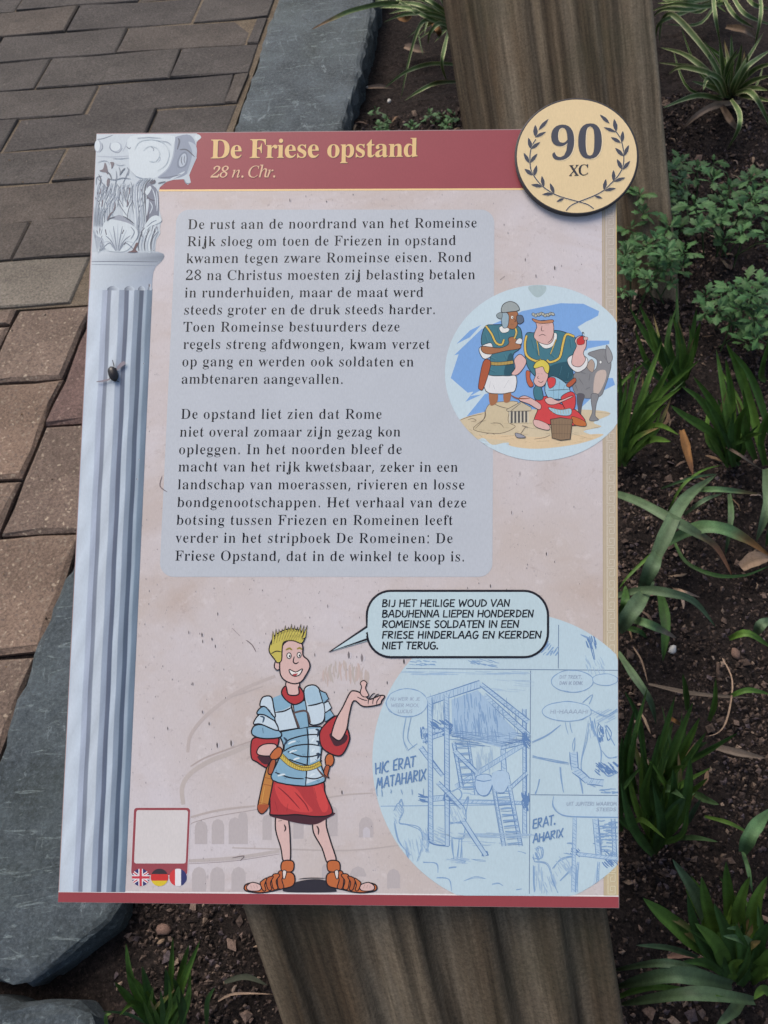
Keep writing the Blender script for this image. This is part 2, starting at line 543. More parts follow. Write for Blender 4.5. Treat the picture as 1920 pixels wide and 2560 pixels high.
K1 = [ext((694, 0), (584, 330), -.45), (694, 0), (660, 92), (638, 168), (614, 240), (584, 330), (191, 1388), (131, 1515), (79, 1631), (37, 1751), (5, 1861),
      (-50, 2010), (-120, 2200), (-150, 2380), (-60, 2438), (30, 2452), (108, 2440), (160, 2395), (215, 2350), (268, 2308), (300, 2262),
      (858, 327), (893, 200), (925, 70), (938, 0), ext((938, 0), (858, 327), -.45)]
kerb(K1, .008, M_SLATE, 'long grey blue kerb stone running from the top of the photo down behind the sign')
K2 = [(-120, 2545), (-40, 2515), (40, 2506), (110, 2509), (170, 2522), (215, 2545), (245, 2600), (240, 2760), (-60, 2900), (-330, 2800)]
kerb(K2, .004, M_SLATE, 'rounded end of the next kerb stone in the bottom left corner')

# ------------------------------------------------------------------ sign plane
SIGN_S = 0.4028
def sign_pt(px, py, s): return CAM + ray(px, py)*(s*SIGN_S)
P_TL, P_TR = sign_pt(241.4, 333.2, 1.0959), sign_pt(1540.8, 320.5, 1.0811)
P_BR, P_BL = sign_pt(1547.8, 2270.4, 1.0), sign_pt(144.5, 2255.7, 1.0148)
SX = (P_TR-P_TL).normalized()
SN = SX.cross(P_TL-P_BL).normalized()
SY = SN.cross(SX).normalized()
SIGN_M = Matrix((SX, SY, SN)).transposed().to_4x4()
SIGN_O = (P_BL+P_BR)/2
def loc(px, py, z=0.0):
    """photo position -> sign coordinates (x right, y up, metres)"""
    q = on_plane(px, py, SIGN_O+SN*z, SN)-SIGN_O
    return (q.dot(SX), q.dot(SY))

# ------------------------------------------------------------------ timber posts
PD = Vector(((1354)/FOC, -(6240)/FOC, -1.0)); PD = (CW @ PD).normalized()      # both posts lean the same way, downwards
def post(q, lpx, rpx, thick, top_plane, bottom_z, label, seed, relief, ncut=6):
    s = SX-PD*SX.dot(PD)
    if top_plane is None:
        s = PD.cross(ray((lpx[0]+rpx[0])/2+120, 250))
        if s.dot(SX) < 0: s = -s
    s.normalize()
    fn = s.cross(PD).normalized()
    if fn.dot(CAM-q) < 0: fn = -fn
    A, B_ = on_plane(*lpx, q, fn), on_plane(*rpx, q, fn)
    w0 = (B_-A)
    xs_w = abs(w0.dot(s)); o0 = A
    up = -PD
    nx, ny = 110, 90
    x_ax = s if w0.dot(s) > 0 else -s
    def ytop(p):      # distance up the post to its sawn top
        if top_plane is None: return .62
        P0, N0 = top_plane
        return (P0-p).dot(N0)/up.dot(N0)
    def ybot(p): return (bottom_z-p.z)/up.z
    V = []
    def rel(u, v):
        if top_plane is not None:
            s_ = u*5.3+.3+.30*noise.noise(Vector((u*2, v*4.0, seed)))
            fr = s_-math.floor(s_)
            pf = (fr/.80) if fr < .80 else 1-(fr-.80)/.20
            return .0085*(pf*pf*(3-2*pf))+.0012*noise.noise(Vector((u*40, v*6, seed)))
        x = u*xs_w*relief[2]
        r = 0
        ph = noise.noise(Vector((u*3, v*1.2, seed)))*.6
        for k, (fr, am) in enumerate(((relief[0], 1.0), (relief[0]*2.3, .35))):
            a = noise.noise(Vector((u*fr+ph*.08, v*.35, seed+k*7)))
            r += am*(abs(a)*2-1 if k == 0 else a)
        return r*relief[1]
    for j in range(ny+1):
        for i in range(nx+1):
            u = i/nx; p = o0+x_ax*(xs_w*u)
            yb = ybot(p); v = yb+(ytop(p)-yb)*j/ny
            e = min(u, 1-u)*xs_w
            off = rel(u, v)-.004*max(0, 1-e/.005)**2
            v = min(v, ytop(p+fn*off))
            V.append(p+up*v+fn*off)
    nf = len(V)
    for j in range(ny+1):
        for i in (nx, 0):
            p = o0+x_ax*(xs_w*(i/nx))-fn*thick
            yt, yb = ytop(p), ybot(p)
            V.append(p+up*(yb+(yt-yb)*j/ny))
    def f(i, j): return j*(nx+1)+i
    def b(i, j): return nf+j*2+i
    F = []
    for j in range(ny):
        for i in range(nx): F.append((f(i, j), f(i+1, j), f(i+1, j+1), f(i, j+1)))
        F.append((f(nx, j), b(0, j), b(0, j+1), f(nx, j+1)))
        F.append((b(0, j), b(1, j), b(1, j+1), b(0, j+1)))
        F.append((b(1, j), f(0, j), f(0, j+1), b(1, j+1)))
    F.append(tuple(f(i, ny) for i in range(nx+1))+(b(0, ny), b(1, ny)))
    F.append(tuple(f(nx-i, 0) for i in range(nx+1))+(b(1, 0), b(0, 0)))
    M = Matrix((x_ax, up, x_ax.cross(up))).transposed().to_4x4()
    M.translation = o0+up*ybot(o0)
    Mi = M.inverted()
    o = mesh_obj('timber_post', [Mi @ v for v in V], F, M_WOOD, smooth=True)
    o.matrix_world = M
    tag(o, label, 'post')
    return o
q1 = on_plane(1066, 2262, SIGN_O-SN*.019, SN)
post(q1, (604, 2262), (1514, 2268), .12, (SIGN_O-SN*.0036, SN), -.06,
     'broad ribbed timber post with the sign on its sawn top, in front at the bottom', 3.1, (13, .0040, 1))
# the second post stands in the soil behind the sign
g2_ = ground(1692, 740, SOIL_Z)
post(g2_, (1104, 0), (1632, 0), .14, None, -.12,
     'brown weathered timber post rising behind the round medallion to the top edge', 9.4, (11, .0042, 1))

# glyph outlines, thousandths of an em: advance | contour | contour
SERIF={',': '180|28,-87 68,78 117,78 122,71 102,-8 71,-87', '.': '180|89,-9 74,-7 67,1 60,15 57,36 60,57 67,71 74,79 89,81 106,79 113,71 120,57 123,36 120,15 113,1 106,-7', '2': '375|24,0 26,69 128,171 195,245 215,277 228,307 236,338 239,371 235,405 225,427 208,441 174,445 133,438 114,416 105,380 112,329 77,333 57,344 42,365 37,396 42,419 85,459 116,474 129,483 174,486 220,479 267,456 306,421 316,375 308,329 282,281 231,220 85,74 244,74 271,77 287,86 293,101 305,141 345,141 341,0', '8': '375|183,-7 147,-2 119,11 81,31 49,57 35,88 31,122 37,162 58,193 142,242 74,296 53,327 47,364 50,395 61,423 92,449 125,469 153,482 191,486 235,478 277,453 315,415 325,369 319,333 301,305 222,260 270,230 311,199 335,166 344,127 333,71 288,29 235,2|186,283 233,298 248,317 256,340 259,370 253,407 233,436 217,444 187,447 152,442 134,426 123,402 119,372 123,341 136,318 156,300|187,32 229,37 252,55 268,82 273,116 268,146 253,170 225,192 183,216 132,199 116,178 104,152 100,120 105,84 120,56 144,38', ':': '180|89,278 74,281 67,289 60,303 57,324 60,345 67,359 74,367 89,369 106,367 113,359 120,345 123,324 120,303 113,289 106,281|89,-9 74,-7 67,1 60,15 57,36 60,57 67,71 74,79 89,81 106,79 113,71 120,57 123,36 120,15 113,1 106,-7', 'C': '468|257,-11 212,-3 159,20 103,56 69,104 48,162 41,228 48,294 69,351 102,399 149,435 213,458 259,465 293,459 357,440 388,435 408,443 419,465 437,465 437,308 420,308 392,364 366,407 328,434 265,443 212,435 177,409 151,365 134,304 129,226 135,153 152,97 180,56 217,32 278,24 324,29 358,45 395,71 428,106 447,89 389,33 310,0', 'D': '496|42,0 42,17 69,21 83,30 86,46 87,224 86,407 80,426 64,435 36,439 36,455 222,455 274,449 342,429 393,396 427,351 447,295 453,228 444,146 416,82 369,36 315,9 228,0|222,24 275,30 307,47 333,75 357,139 365,229 360,303 343,360 316,401 280,425 223,433 184,431 172,423 169,409 168,385 168,72 169,48 172,34 185,27', 'F': '404|37,0 37,17 65,23 81,34 87,53 96,229 86,405 80,423 63,433 14,439 14,455 267,455 394,455 394,320 377,320 369,357 355,385 341,406 318,420 275,428 230,431 182,429 168,421 168,398 169,247 190,247 235,253 256,270 274,301 284,347 302,347 302,118 285,118 274,168 257,200 235,218 189,224 169,224 168,81 171,43 176,31 189,24 235,17 235,0', 'H': '523|37,0 37,17 65,22 82,32 87,50 88,81 75,230 88,379 86,406 81,424 64,434 38,439 38,455 220,455 220,439 185,432 174,425 170,415 168,379 169,251 355,251 354,415 350,425 339,432 304,439 304,455 486,455 486,439 458,434 442,424 437,407 436,379 449,230 436,81 437,52 442,33 458,22 486,17 486,0 304,0 304,17 332,21 349,31 354,49 355,221 169,221 169,81 170,50 175,32 192,22 220,17 220,0', 'I': '261|35,0 35,17 63,23 81,32 87,49 89,75 88,231 88,412 83,427 65,435 35,439 35,455 223,455 223,439 194,435 176,427 170,412 169,387 169,77 171,44 175,34 187,26 224,17 224,0', 'O': '525|261,-11 227,-6 192,7 138,29 105,58 79,93 59,134 47,179 42,228 47,276 58,321 78,362 105,397 138,426 194,448 230,462 265,466 299,462 334,448 387,427 420,399 447,364 467,323 479,277 483,228 479,179 467,134 447,93 420,58 387,29 332,7 296,-6|252,12 314,21 347,47 373,90 389,150 394,228 385,321 359,389 319,430 272,443 210,435 177,409 152,366 136,305 130,228 140,135 166,67 206,26', 'R': '473|37,0 37,17 65,22 82,32 87,50 96,230 86,406 81,424 66,434 38,439 38,455 217,455 283,448 351,426 391,388 403,334 392,285 359,248 293,224 435,26 446,19 478,17 461,17 461,0 358,0 286,106 217,212 169,212 170,50 175,32 192,22 220,17 220,0|169,234 203,234 262,240 292,258 311,290 318,336 308,389 281,421 224,431 185,429 172,422 169,409 168,385', 'T': '423|114,0 114,17 144,21 162,31 168,50 169,257 169,433 149,433 92,426 62,403 41,367 29,318 11,318 11,455 277,455 410,455 410,317 394,317 375,382 340,420 269,433 250,433 250,257 251,49 256,30 274,21 306,17 306,0', 'X': '471|33,0 33,17 63,30 90,66 211,208 69,425 54,435 16,439 36,439 36,455 222,455 222,439 229,439 180,433 171,415 185,388 249,289 322,373 344,414 336,432 315,439 315,455 436,455 436,439 455,439 416,435 394,423 357,373 263,265 331,161 414,28 426,20 461,17 443,17 443,0 260,0 260,17 243,17 299,23 309,41 303,57 225,183 138,81 128,62 118,45 128,24 152,17 152,0', 'a': '344|255,-10 234,-5 222,10 178,35 138,2 95,-9 74,-4 59,11 47,34 33,63 42,104 72,136 124,164 211,190 209,241 206,266 197,282 181,292 148,296 115,290 99,274 113,231 110,215 102,202 95,194 77,191 59,194 53,203 46,218 43,236 46,259 52,278 93,295 115,308 126,316 162,318 206,312 238,292 275,259 282,210 280,62 276,40 287,34 320,42 314,28 284,-1|170,34 191,41 211,63 210,169 149,151 118,123 107,84 113,46', 'b': '361|43,-11 54,122 56,255 53,414 50,428 39,436 25,439 25,455 122,455 159,279 188,308 221,318 246,313 266,299 315,245 327,208 330,166 326,118 313,75 292,40 253,13 223,-4 192,-10 161,-1 105,28 53,-11|192,14 221,23 240,49 252,95 257,160 253,213 242,251 225,273 198,280 154,277 140,270 131,257 127,242 127,69 130,38 158,20', 'c': '293|156,-10 130,-5 108,11 51,68 36,106 31,150 35,196 49,237 70,271 115,297 145,313 175,319 206,314 232,298 263,275 269,245 266,228 260,215 253,207 236,204 215,209 209,225 205,261 206,271 198,290 177,297 134,285 110,248 102,187 107,123 124,76 152,48 204,38 239,47 271,72 285,60 222,21 192,-2', 'd': '370|140,-10 115,-5 94,10 67,35 46,66 35,104 31,147 35,196 47,237 68,272 99,297 121,313 146,318 176,309 203,280 235,401 233,419 226,430 212,437 195,439 195,455 300,455 308,329 307,75 310,41 320,32 336,28 336,11 294,6 223,-10 238,39 174,2|158,28 187,31 216,41 229,56 235,76 235,242 231,257 221,270 206,278 161,281 136,273 120,250 110,210 106,153 109,98 119,58 134,36', 'e': '301|154,-10 128,-5 105,10 84,35 50,69 36,109 31,157 35,201 47,240 67,273 103,298 131,313 157,318 195,309 247,280 266,234 260,173 261,166 105,166 114,97 140,56 181,42 237,53 270,86 285,73 221,27 191,-1|105,192 210,192 210,215 206,252 195,277 181,292 154,297 130,286 113,255', 'f': '214|40,0 40,16 54,22 64,35 64,73 64,277 42,277 42,310 64,310 64,353 71,400 92,436 136,457 174,465 200,460 224,446 251,425 255,400 252,381 246,367 239,358 224,355 208,358 200,365 195,376 193,391 200,420 201,433 193,441 180,443 155,440 145,430 137,390 136,310 178,310 178,277 136,277 136,65 137,40 142,26 157,18 174,16 174,0', 'g': '327|146,-140 107,-136 74,-122 30,-100 16,-75 28,-46 90,-26 56,-1 45,30 50,54 47,74 67,92 120,110 66,135 41,169 33,212 37,242 49,268 68,289 131,315 157,318 185,315 216,304 296,304 301,268 260,268 275,237 281,203 277,176 266,151 248,131 213,116 191,106 172,103 142,104 126,102 112,94 94,71 103,55 141,49 223,47 264,29 281,13 291,-9 294,-37 305,-80 260,-113 199,-133|167,124 187,130 200,146 208,173 210,211 207,276 195,292 149,297 129,292 115,276 106,249 104,211 107,173 115,146 129,130|161,-116 218,-111 252,-94 263,-66 262,-51 257,-41 239,-36 205,-34 97,-34 78,-52 71,-73 74,-89 87,-103 113,-113', 'h': '381|40,0 40,16 49,19 61,26 64,37 64,227 63,417 59,429 49,437 35,440 35,455 131,455 170,267 204,305 243,318 278,306 300,271 319,212 319,56 321,26 332,19 342,16 342,0 224,0 224,16 243,26 247,56 246,217 241,258 231,268 203,271 157,262 136,235 136,56 139,26 149,19 158,16 158,0', 'i': '198|101,362 81,366 74,376 65,393 62,412 65,432 74,449 81,460 101,463 120,460 128,449 136,432 139,412 136,393 127,376 120,366|40,0 40,16 50,19 61,26 64,37 64,252 60,285 50,291 37,293 37,310 132,310 137,183 137,56 139,26 158,16 158,0', 'j': '210|106,363 86,367 79,378 71,394 67,414 71,434 79,450 87,461 106,465 126,461 133,450 142,434 145,414 142,394 133,378 126,367|36,-140 16,-138 4,-131 -41,-105 -47,-70 -44,-53 -38,-40 -32,-32 -15,-29 2,-31 8,-39 15,-51 18,-66 7,-103 16,-113 31,-117 57,-113 67,-100 74,-54 75,98 74,271 69,284 57,291 40,294 40,310 141,310 148,144 148,-21 141,-73 118,-110 74,-133', 'k': '359|39,0 39,16 49,19 61,26 64,38 64,227 64,398 60,429 50,436 37,439 37,455 131,455 136,312 136,169 227,248 240,264 251,278 241,290 209,293 224,293 224,310 327,310 327,293 306,284 275,260 222,209 341,21 354,16 354,0 233,0 233,16 217,16 248,20 254,32 245,49 150,147 136,134 136,56 139,26 149,19 158,16 158,0', 'l': '199|40,0 40,16 50,19 61,26 64,37 64,227 64,398 60,429 50,436 37,439 37,455 132,455 137,322 137,189 137,56 139,26 158,16 158,0', 'm': '554|40,0 40,16 49,19 60,26 63,37 67,253 59,284 48,291 35,294 35,310 130,310 135,265 202,305 237,318 267,312 286,293 308,261 378,304 418,318 452,306 474,271 493,212 492,56 495,26 515,16 515,0 399,0 399,16 407,19 418,26 421,56 421,217 415,258 405,268 377,271 335,263 312,237 313,56 316,26 326,19 335,16 335,0 220,0 220,16 229,19 240,26 243,56 243,217 239,258 228,268 199,271 156,262 135,235 135,56 137,27 156,16 156,0', 'n': '381|40,0 40,16 49,19 61,26 64,37 68,253 59,284 49,291 35,294 35,310 131,310 170,267 204,306 243,318 278,306 300,271 319,212 319,56 321,26 332,19 342,16 342,0 224,0 224,16 243,26 247,56 246,217 241,258 231,268 203,271 156,262 136,235 136,56 139,26 149,19 158,16 158,0', 'o': '336|169,-10 139,-5 109,11 68,37 47,70 35,110 30,154 35,199 47,239 68,272 109,297 138,313 168,318 198,313 227,298 268,273 288,240 301,200 305,154 301,108 288,69 268,36 227,11 198,-5|161,11 199,18 216,39 227,81 231,154 227,227 215,271 197,292 161,299 139,292 121,271 110,227 105,154 109,82 121,39 138,18', 'p': '371|42,-139 42,-124 59,-117 64,-101 64,-64 66,243 65,269 59,283 49,291 35,295 35,310 127,310 132,263 185,294 205,313 230,319 255,314 275,298 324,241 335,203 338,160 335,113 324,72 304,38 274,12 252,-5 227,-10 195,1 168,32 136,-58 138,-99 142,-110 152,-118 173,-123 173,-139|208,28 233,36 250,59 260,99 264,154 261,208 252,248 237,270 212,278 156,267 136,235 136,69 152,38', 'r': '287|43,0 43,16 50,19 62,26 64,37 66,252 59,285 49,291 36,293 37,310 130,310 135,252 181,280 199,301 214,314 233,318 255,315 264,304 270,287 277,248 265,225 248,222 233,224 226,231 217,250 208,257 189,260 160,255 147,241 140,220 137,192 138,37 143,25 157,19 173,16 173,0', 's': '288|151,-10 130,-6 100,6 73,9 60,4 51,-9 36,-9 36,105 53,105 66,68 85,39 105,21 140,15 165,18 181,27 190,40 196,58 192,84 169,105 99,148 77,169 62,193 50,220 48,259 72,291 111,312 141,319 166,316 206,306 213,305 223,308 230,319 244,319 244,222 228,222 215,254 196,277 178,291 149,296 128,294 114,286 106,274 100,259 100,244 106,232 132,212 171,189 198,172 218,151 233,127 246,95 248,51 202,18 182,-3', 't': '228|124,-9 98,-4 82,10 60,71 60,279 46,279 46,300 91,369 129,424 144,424 131,310 182,310 182,279 133,279 133,82 137,51 145,43 168,40 189,49 206,75 222,66 178,24 153,-1', 'u': '375|131,-10 103,-3 85,17 63,51 57,97 57,248 53,282 42,291 28,294 28,310 125,310 132,58 138,46 150,38 177,36 222,43 241,66 240,248 239,269 234,283 223,291 207,294 207,310 306,310 312,190 312,70 310,51 316,39 329,33 343,30 343,13 300,7 228,-10 206,40 189,19 172,3 152,-7', 'v': '306|142,-10 105,119 50,248 37,281 27,290 20,293 20,310 141,310 141,294 156,294 122,290 115,276 118,268 173,122 236,253 241,272 232,289 216,294 216,310 293,310 293,295 280,289 278,279 196,117 160,-10', 'w': '435|122,-10 85,127 29,265 21,284 9,293 9,310 118,310 118,293 106,289 100,276 103,266 155,127 223,235 213,266 206,288 189,295 189,310 302,310 302,293 290,288 282,276 284,269 325,141 382,256 387,275 380,289 366,295 366,310 435,310 435,295 433,292 425,284 412,258 343,124 304,-10 289,-10 234,197 140,-10', 'z': '293|34,0 34,14 103,151 181,287 128,287 94,283 72,272 55,250 44,216 26,216 53,310 253,310 253,291 187,158 113,25 152,25 201,30 223,44 244,69 260,107 276,107 246,0'}
BOLD={'0': '375|188,-7 133,1 91,24 60,61 39,111 27,171 23,241 27,311 39,371 60,420 91,456 133,479 189,486 242,479 283,456 314,419 336,370 348,310 353,240 348,171 336,110 314,61 283,24 241,1|188,37 219,50 237,91 246,155 248,240 246,326 237,390 219,429 189,443 157,429 139,390 130,326 127,240 130,155 139,91 157,50', '9': '375|152,-7 116,-4 88,4 67,17 53,33 45,51 42,69 44,83 50,94 61,102 75,107 87,80 103,56 126,41 156,36 205,57 237,122 251,230 234,212 212,198 186,188 155,185 103,194 60,220 33,264 24,324 28,369 42,409 64,441 95,466 133,481 177,486 223,480 264,463 298,433 323,390 340,332 345,261 343,207 334,157 321,111 301,72 274,39 241,14 200,-2|184,233 206,236 224,245 239,260 251,278 245,352 231,403 209,432 181,441 156,434 137,413 125,377 121,328 128,275 149,244', 'D': '496|20,0 20,17 47,21 63,30 71,46 74,75 74,374 71,407 61,426 43,435 15,439 15,455 222,455 296,449 357,429 405,396 440,351 461,295 468,228 459,146 430,82 382,36 315,9 228,0|222,24 262,30 295,47 319,75 343,139 351,229 345,303 330,360 305,401 269,425 223,433 202,431 190,423 184,409 182,385 182,72 184,48 190,34 202,27', 'F': '404|15,0 15,17 45,23 62,34 72,53 75,84 75,375 71,405 61,423 43,433 14,439 14,455 394,455 394,320 377,320 369,357 355,385 336,406 310,420 275,428 230,431 200,429 186,421 182,398 182,247 229,253 256,270 274,301 284,347 302,347 302,118 285,118 274,168 257,200 229,218 189,224 182,224 182,81 188,43 196,31 210,24 257,17 257,0', 'a': '344|255,-10 226,-5 208,10 200,35 151,2 95,-9 64,-4 40,11 25,34 20,63 31,104 63,136 119,164 199,190 199,241 196,266 187,282 171,292 148,296 115,290 104,274 123,231 120,215 110,202 95,194 77,191 59,194 45,203 36,218 33,236 37,259 49,278 69,295 95,308 126,316 162,318 223,312 263,292 285,259 293,210 293,62 295,40 304,34 320,42 329,28 294,-1|151,34 174,41 199,63 199,169 154,151 127,123 118,84 126,46', 'd': '370|140,-10 107,-5 78,10 53,35 35,66 23,104 19,147 24,196 36,237 55,272 81,297 112,313 146,318 189,309 223,280 223,401 220,419 212,430 198,437 176,439 176,455 319,455 319,75 325,41 335,32 353,28 353,11 294,6 223,-10 223,39 188,2|171,28 187,31 202,41 215,56 223,76 223,242 217,257 206,270 191,278 174,281 147,273 130,250 121,210 118,153 120,98 130,58 146,36', 'e': '301|154,-10 117,-5 85,10 58,35 37,69 24,109 19,157 24,201 38,240 59,273 87,298 120,313 157,318 209,309 249,280 274,234 283,173 283,166 117,166 127,97 154,56 199,42 237,53 270,86 285,73 248,27 205,-1|116,192 201,192 201,215 199,252 193,277 181,292 161,297 136,286 121,255', 'i': '198|101,362 81,366 65,376 54,393 50,412 54,432 65,449 81,460 101,463 120,460 137,449 147,432 151,412 147,393 136,376 120,366|18,0 18,16 35,19 45,26 51,37 52,252 47,285 37,291 20,293 21,310 148,310 148,56 154,26 164,19 180,16 180,0', 'n': '381|18,0 18,16 35,19 45,26 51,37 52,253 46,284 36,291 19,294 19,310 148,310 148,267 190,306 243,318 292,306 321,271 330,212 330,56 332,38 337,26 347,19 363,16 363,0 202,0 202,16 207,16 228,26 235,56 235,217 229,258 219,268 203,271 173,262 148,235 148,56 154,26 164,19 180,16 180,0', 'o': '336|169,-10 127,-5 90,11 60,37 38,70 24,110 19,154 24,199 38,239 60,272 90,297 127,313 168,318 209,313 245,298 275,273 298,240 312,200 317,154 312,108 298,69 275,36 245,11 210,-5|169,11 193,18 209,39 217,81 220,154 217,227 208,271 192,292 169,299 144,292 128,271 120,227 117,154 120,82 128,39 144,18', 'p': '371|17,-139 17,-124 40,-117 50,-101 52,-64 51,269 46,283 37,291 19,295 19,310 143,310 143,263 166,294 195,313 230,319 264,314 293,298 317,274 335,241 346,203 350,160 346,113 334,72 316,38 291,12 261,-5 227,-10 183,1 148,32 148,-58 152,-99 158,-110 167,-118 197,-123 197,-139|195,28 222,36 239,59 249,99 253,154 250,208 241,248 225,270 199,278 171,267 148,235 148,69 167,38', 'r': '287|18,0 18,16 35,19 45,26 51,37 52,252 51,273 46,285 37,291 20,293 21,310 146,310 146,252 165,280 187,301 210,314 233,318 258,315 275,304 286,287 289,266 287,248 278,234 265,225 248,222 233,224 222,231 207,250 199,257 189,260 175,255 162,241 152,220 149,192 149,56 152,37 159,25 173,19 197,16 197,0', 's': '288|151,-10 122,-6 87,6 73,9 60,4 51,-9 36,-9 36,105 53,105 66,68 87,39 112,21 140,15 162,18 179,27 189,40 192,58 183,84 156,105 76,148 54,169 41,193 37,220 44,259 65,291 98,312 141,319 166,316 206,306 213,305 223,308 230,319 244,319 244,222 228,222 215,254 196,277 174,291 149,296 130,294 116,286 108,274 105,259 107,244 115,232 146,212 191,189 221,172 241,151 253,127 257,95 250,51 228,18 194,-3', 't': '228|124,-9 89,-4 66,10 53,36 48,71 48,279 20,279 20,300 88,369 129,424 144,424 144,310 208,310 208,279 144,279 144,82 149,51 157,43 168,40 189,49 206,75 222,66 198,24 165,-1'}
ITAL={'.': '180|89,-9 74,-7 60,1 51,15 48,36 51,57 60,71 74,79 89,81 106,79 119,71 129,57 132,36 129,15 119,1 106,-7', 'C': '471|218,-10 164,-4 117,13 78,41 49,78 31,125 26,179 31,227 46,276 70,322 102,365 139,402 181,433 250,464 321,475 363,470 412,457 430,453 443,458 453,470 467,470 439,332 425,332 426,353 419,395 400,427 370,446 328,453 287,447 246,430 208,404 174,370 146,328 124,281 109,229 105,175 114,109 140,60 182,29 236,19 294,28 348,56 399,103 412,91 369,46 323,15 274,-4', 'h': '402|304,-7 279,-2 260,11 247,33 243,60 246,99 256,151 279,257 281,283 274,313 251,323 212,310 173,272 141,221 124,172 87,0 25,0 112,415 118,451 106,474 66,482 72,510 195,510 156,331 142,275 150,275 188,326 230,356 274,366 314,358 338,333 346,291 343,262 334,218 316,138 310,101 308,68 313,44 331,36 352,39 374,51 386,32 344,3', 'n': '364|222,-9 208,-6 198,1 191,12 189,28 196,65 216,140 242,254 238,269 225,275 211,272 195,263 159,232 123,189 93,142 67,82 42,0 -12,0 53,221 62,263 60,273 53,280 23,285 17,285 19,297 67,303 100,310 130,316 133,314 133,308 93,177 142,238 188,281 229,306 263,315 292,306 302,278 300,252 293,222 247,64 245,49 249,37 259,34 282,48 312,91 322,83 290,32 256,1', 'r': '224|-13,0 46,209 56,259 53,272 47,279 13,284 15,297 90,310 118,316 124,314 124,308 89,179 137,255 177,301 208,316 220,314 229,307 235,297 237,283 234,266 226,253 214,243 200,240 180,248 173,257 170,268 118,199 75,110 41,0'}

# ------------------------------------------------------------------ the sign
sign = bpy.data.objects.new('information_sign', None)
sign.empty_display_size = .02
col.objects.link(sign)
SIGN_M.translation = SIGN_O
sign.matrix_world = SIGN_M
tag(sign, 'upright illustrated information panel with red title band mounted on the ribbed timber post', 'sign')

def sq(pts, z=0.0):
    return [loc(x, y, z) for x, y in pts]
PANEL = [(241.4, 333.2), (1540.8, 320.5), (1547.8, 2270.4), (144.5, 2255.7)]
pc = sq(PANEL)
TH = .0032
V = [(x, y, 0) for x, y in pc]+[(x, y, -TH) for x, y in pc]
panel = mesh_obj('panel', V, [(3, 2, 1, 0), (4, 5, 6, 7)]+[(i, (i+1) % 4, 4+(i+1) % 4, 4+i) for i in range(4)], M_EDGE, sign)
# two screws' heads cannot be seen; the print covers the face
bgp = [(243, 335), (1539.5, 322.2), (1546.3, 2268.8), (146, 2254.2)]
o = mesh_obj('printed_background', [(x, y, .00001) for x, y in sq(bgp)], [(3, 2, 1, 0)], M_MARBLE, sign)

def smooth_pts(P, closed=True, k=5):
    P = [np.array(p, float) for p in P]; n = len(P); out = []
    rngi = range(n) if closed else range(n-1)
    for i in rngi:
        if closed: p0, p1, p2, p3 = P[i-1], P[i], P[(i+1) % n], P[(i+2) % n]
        else:
            p1, p2 = P[i], P[i+1]; p0 = P[i-1] if i else p1; p3 = P[i+2] if i+2 < n else p2
        for j in range(k):
            t = j/k
            out.append(.5*((2*p1)+(p2-p0)*t+(2*p0-5*p1+4*p2-p3)*t*t+(3*p1-p0-3*p2+p3)*t**3))
    if not closed: out.append(P[-1])
    return out

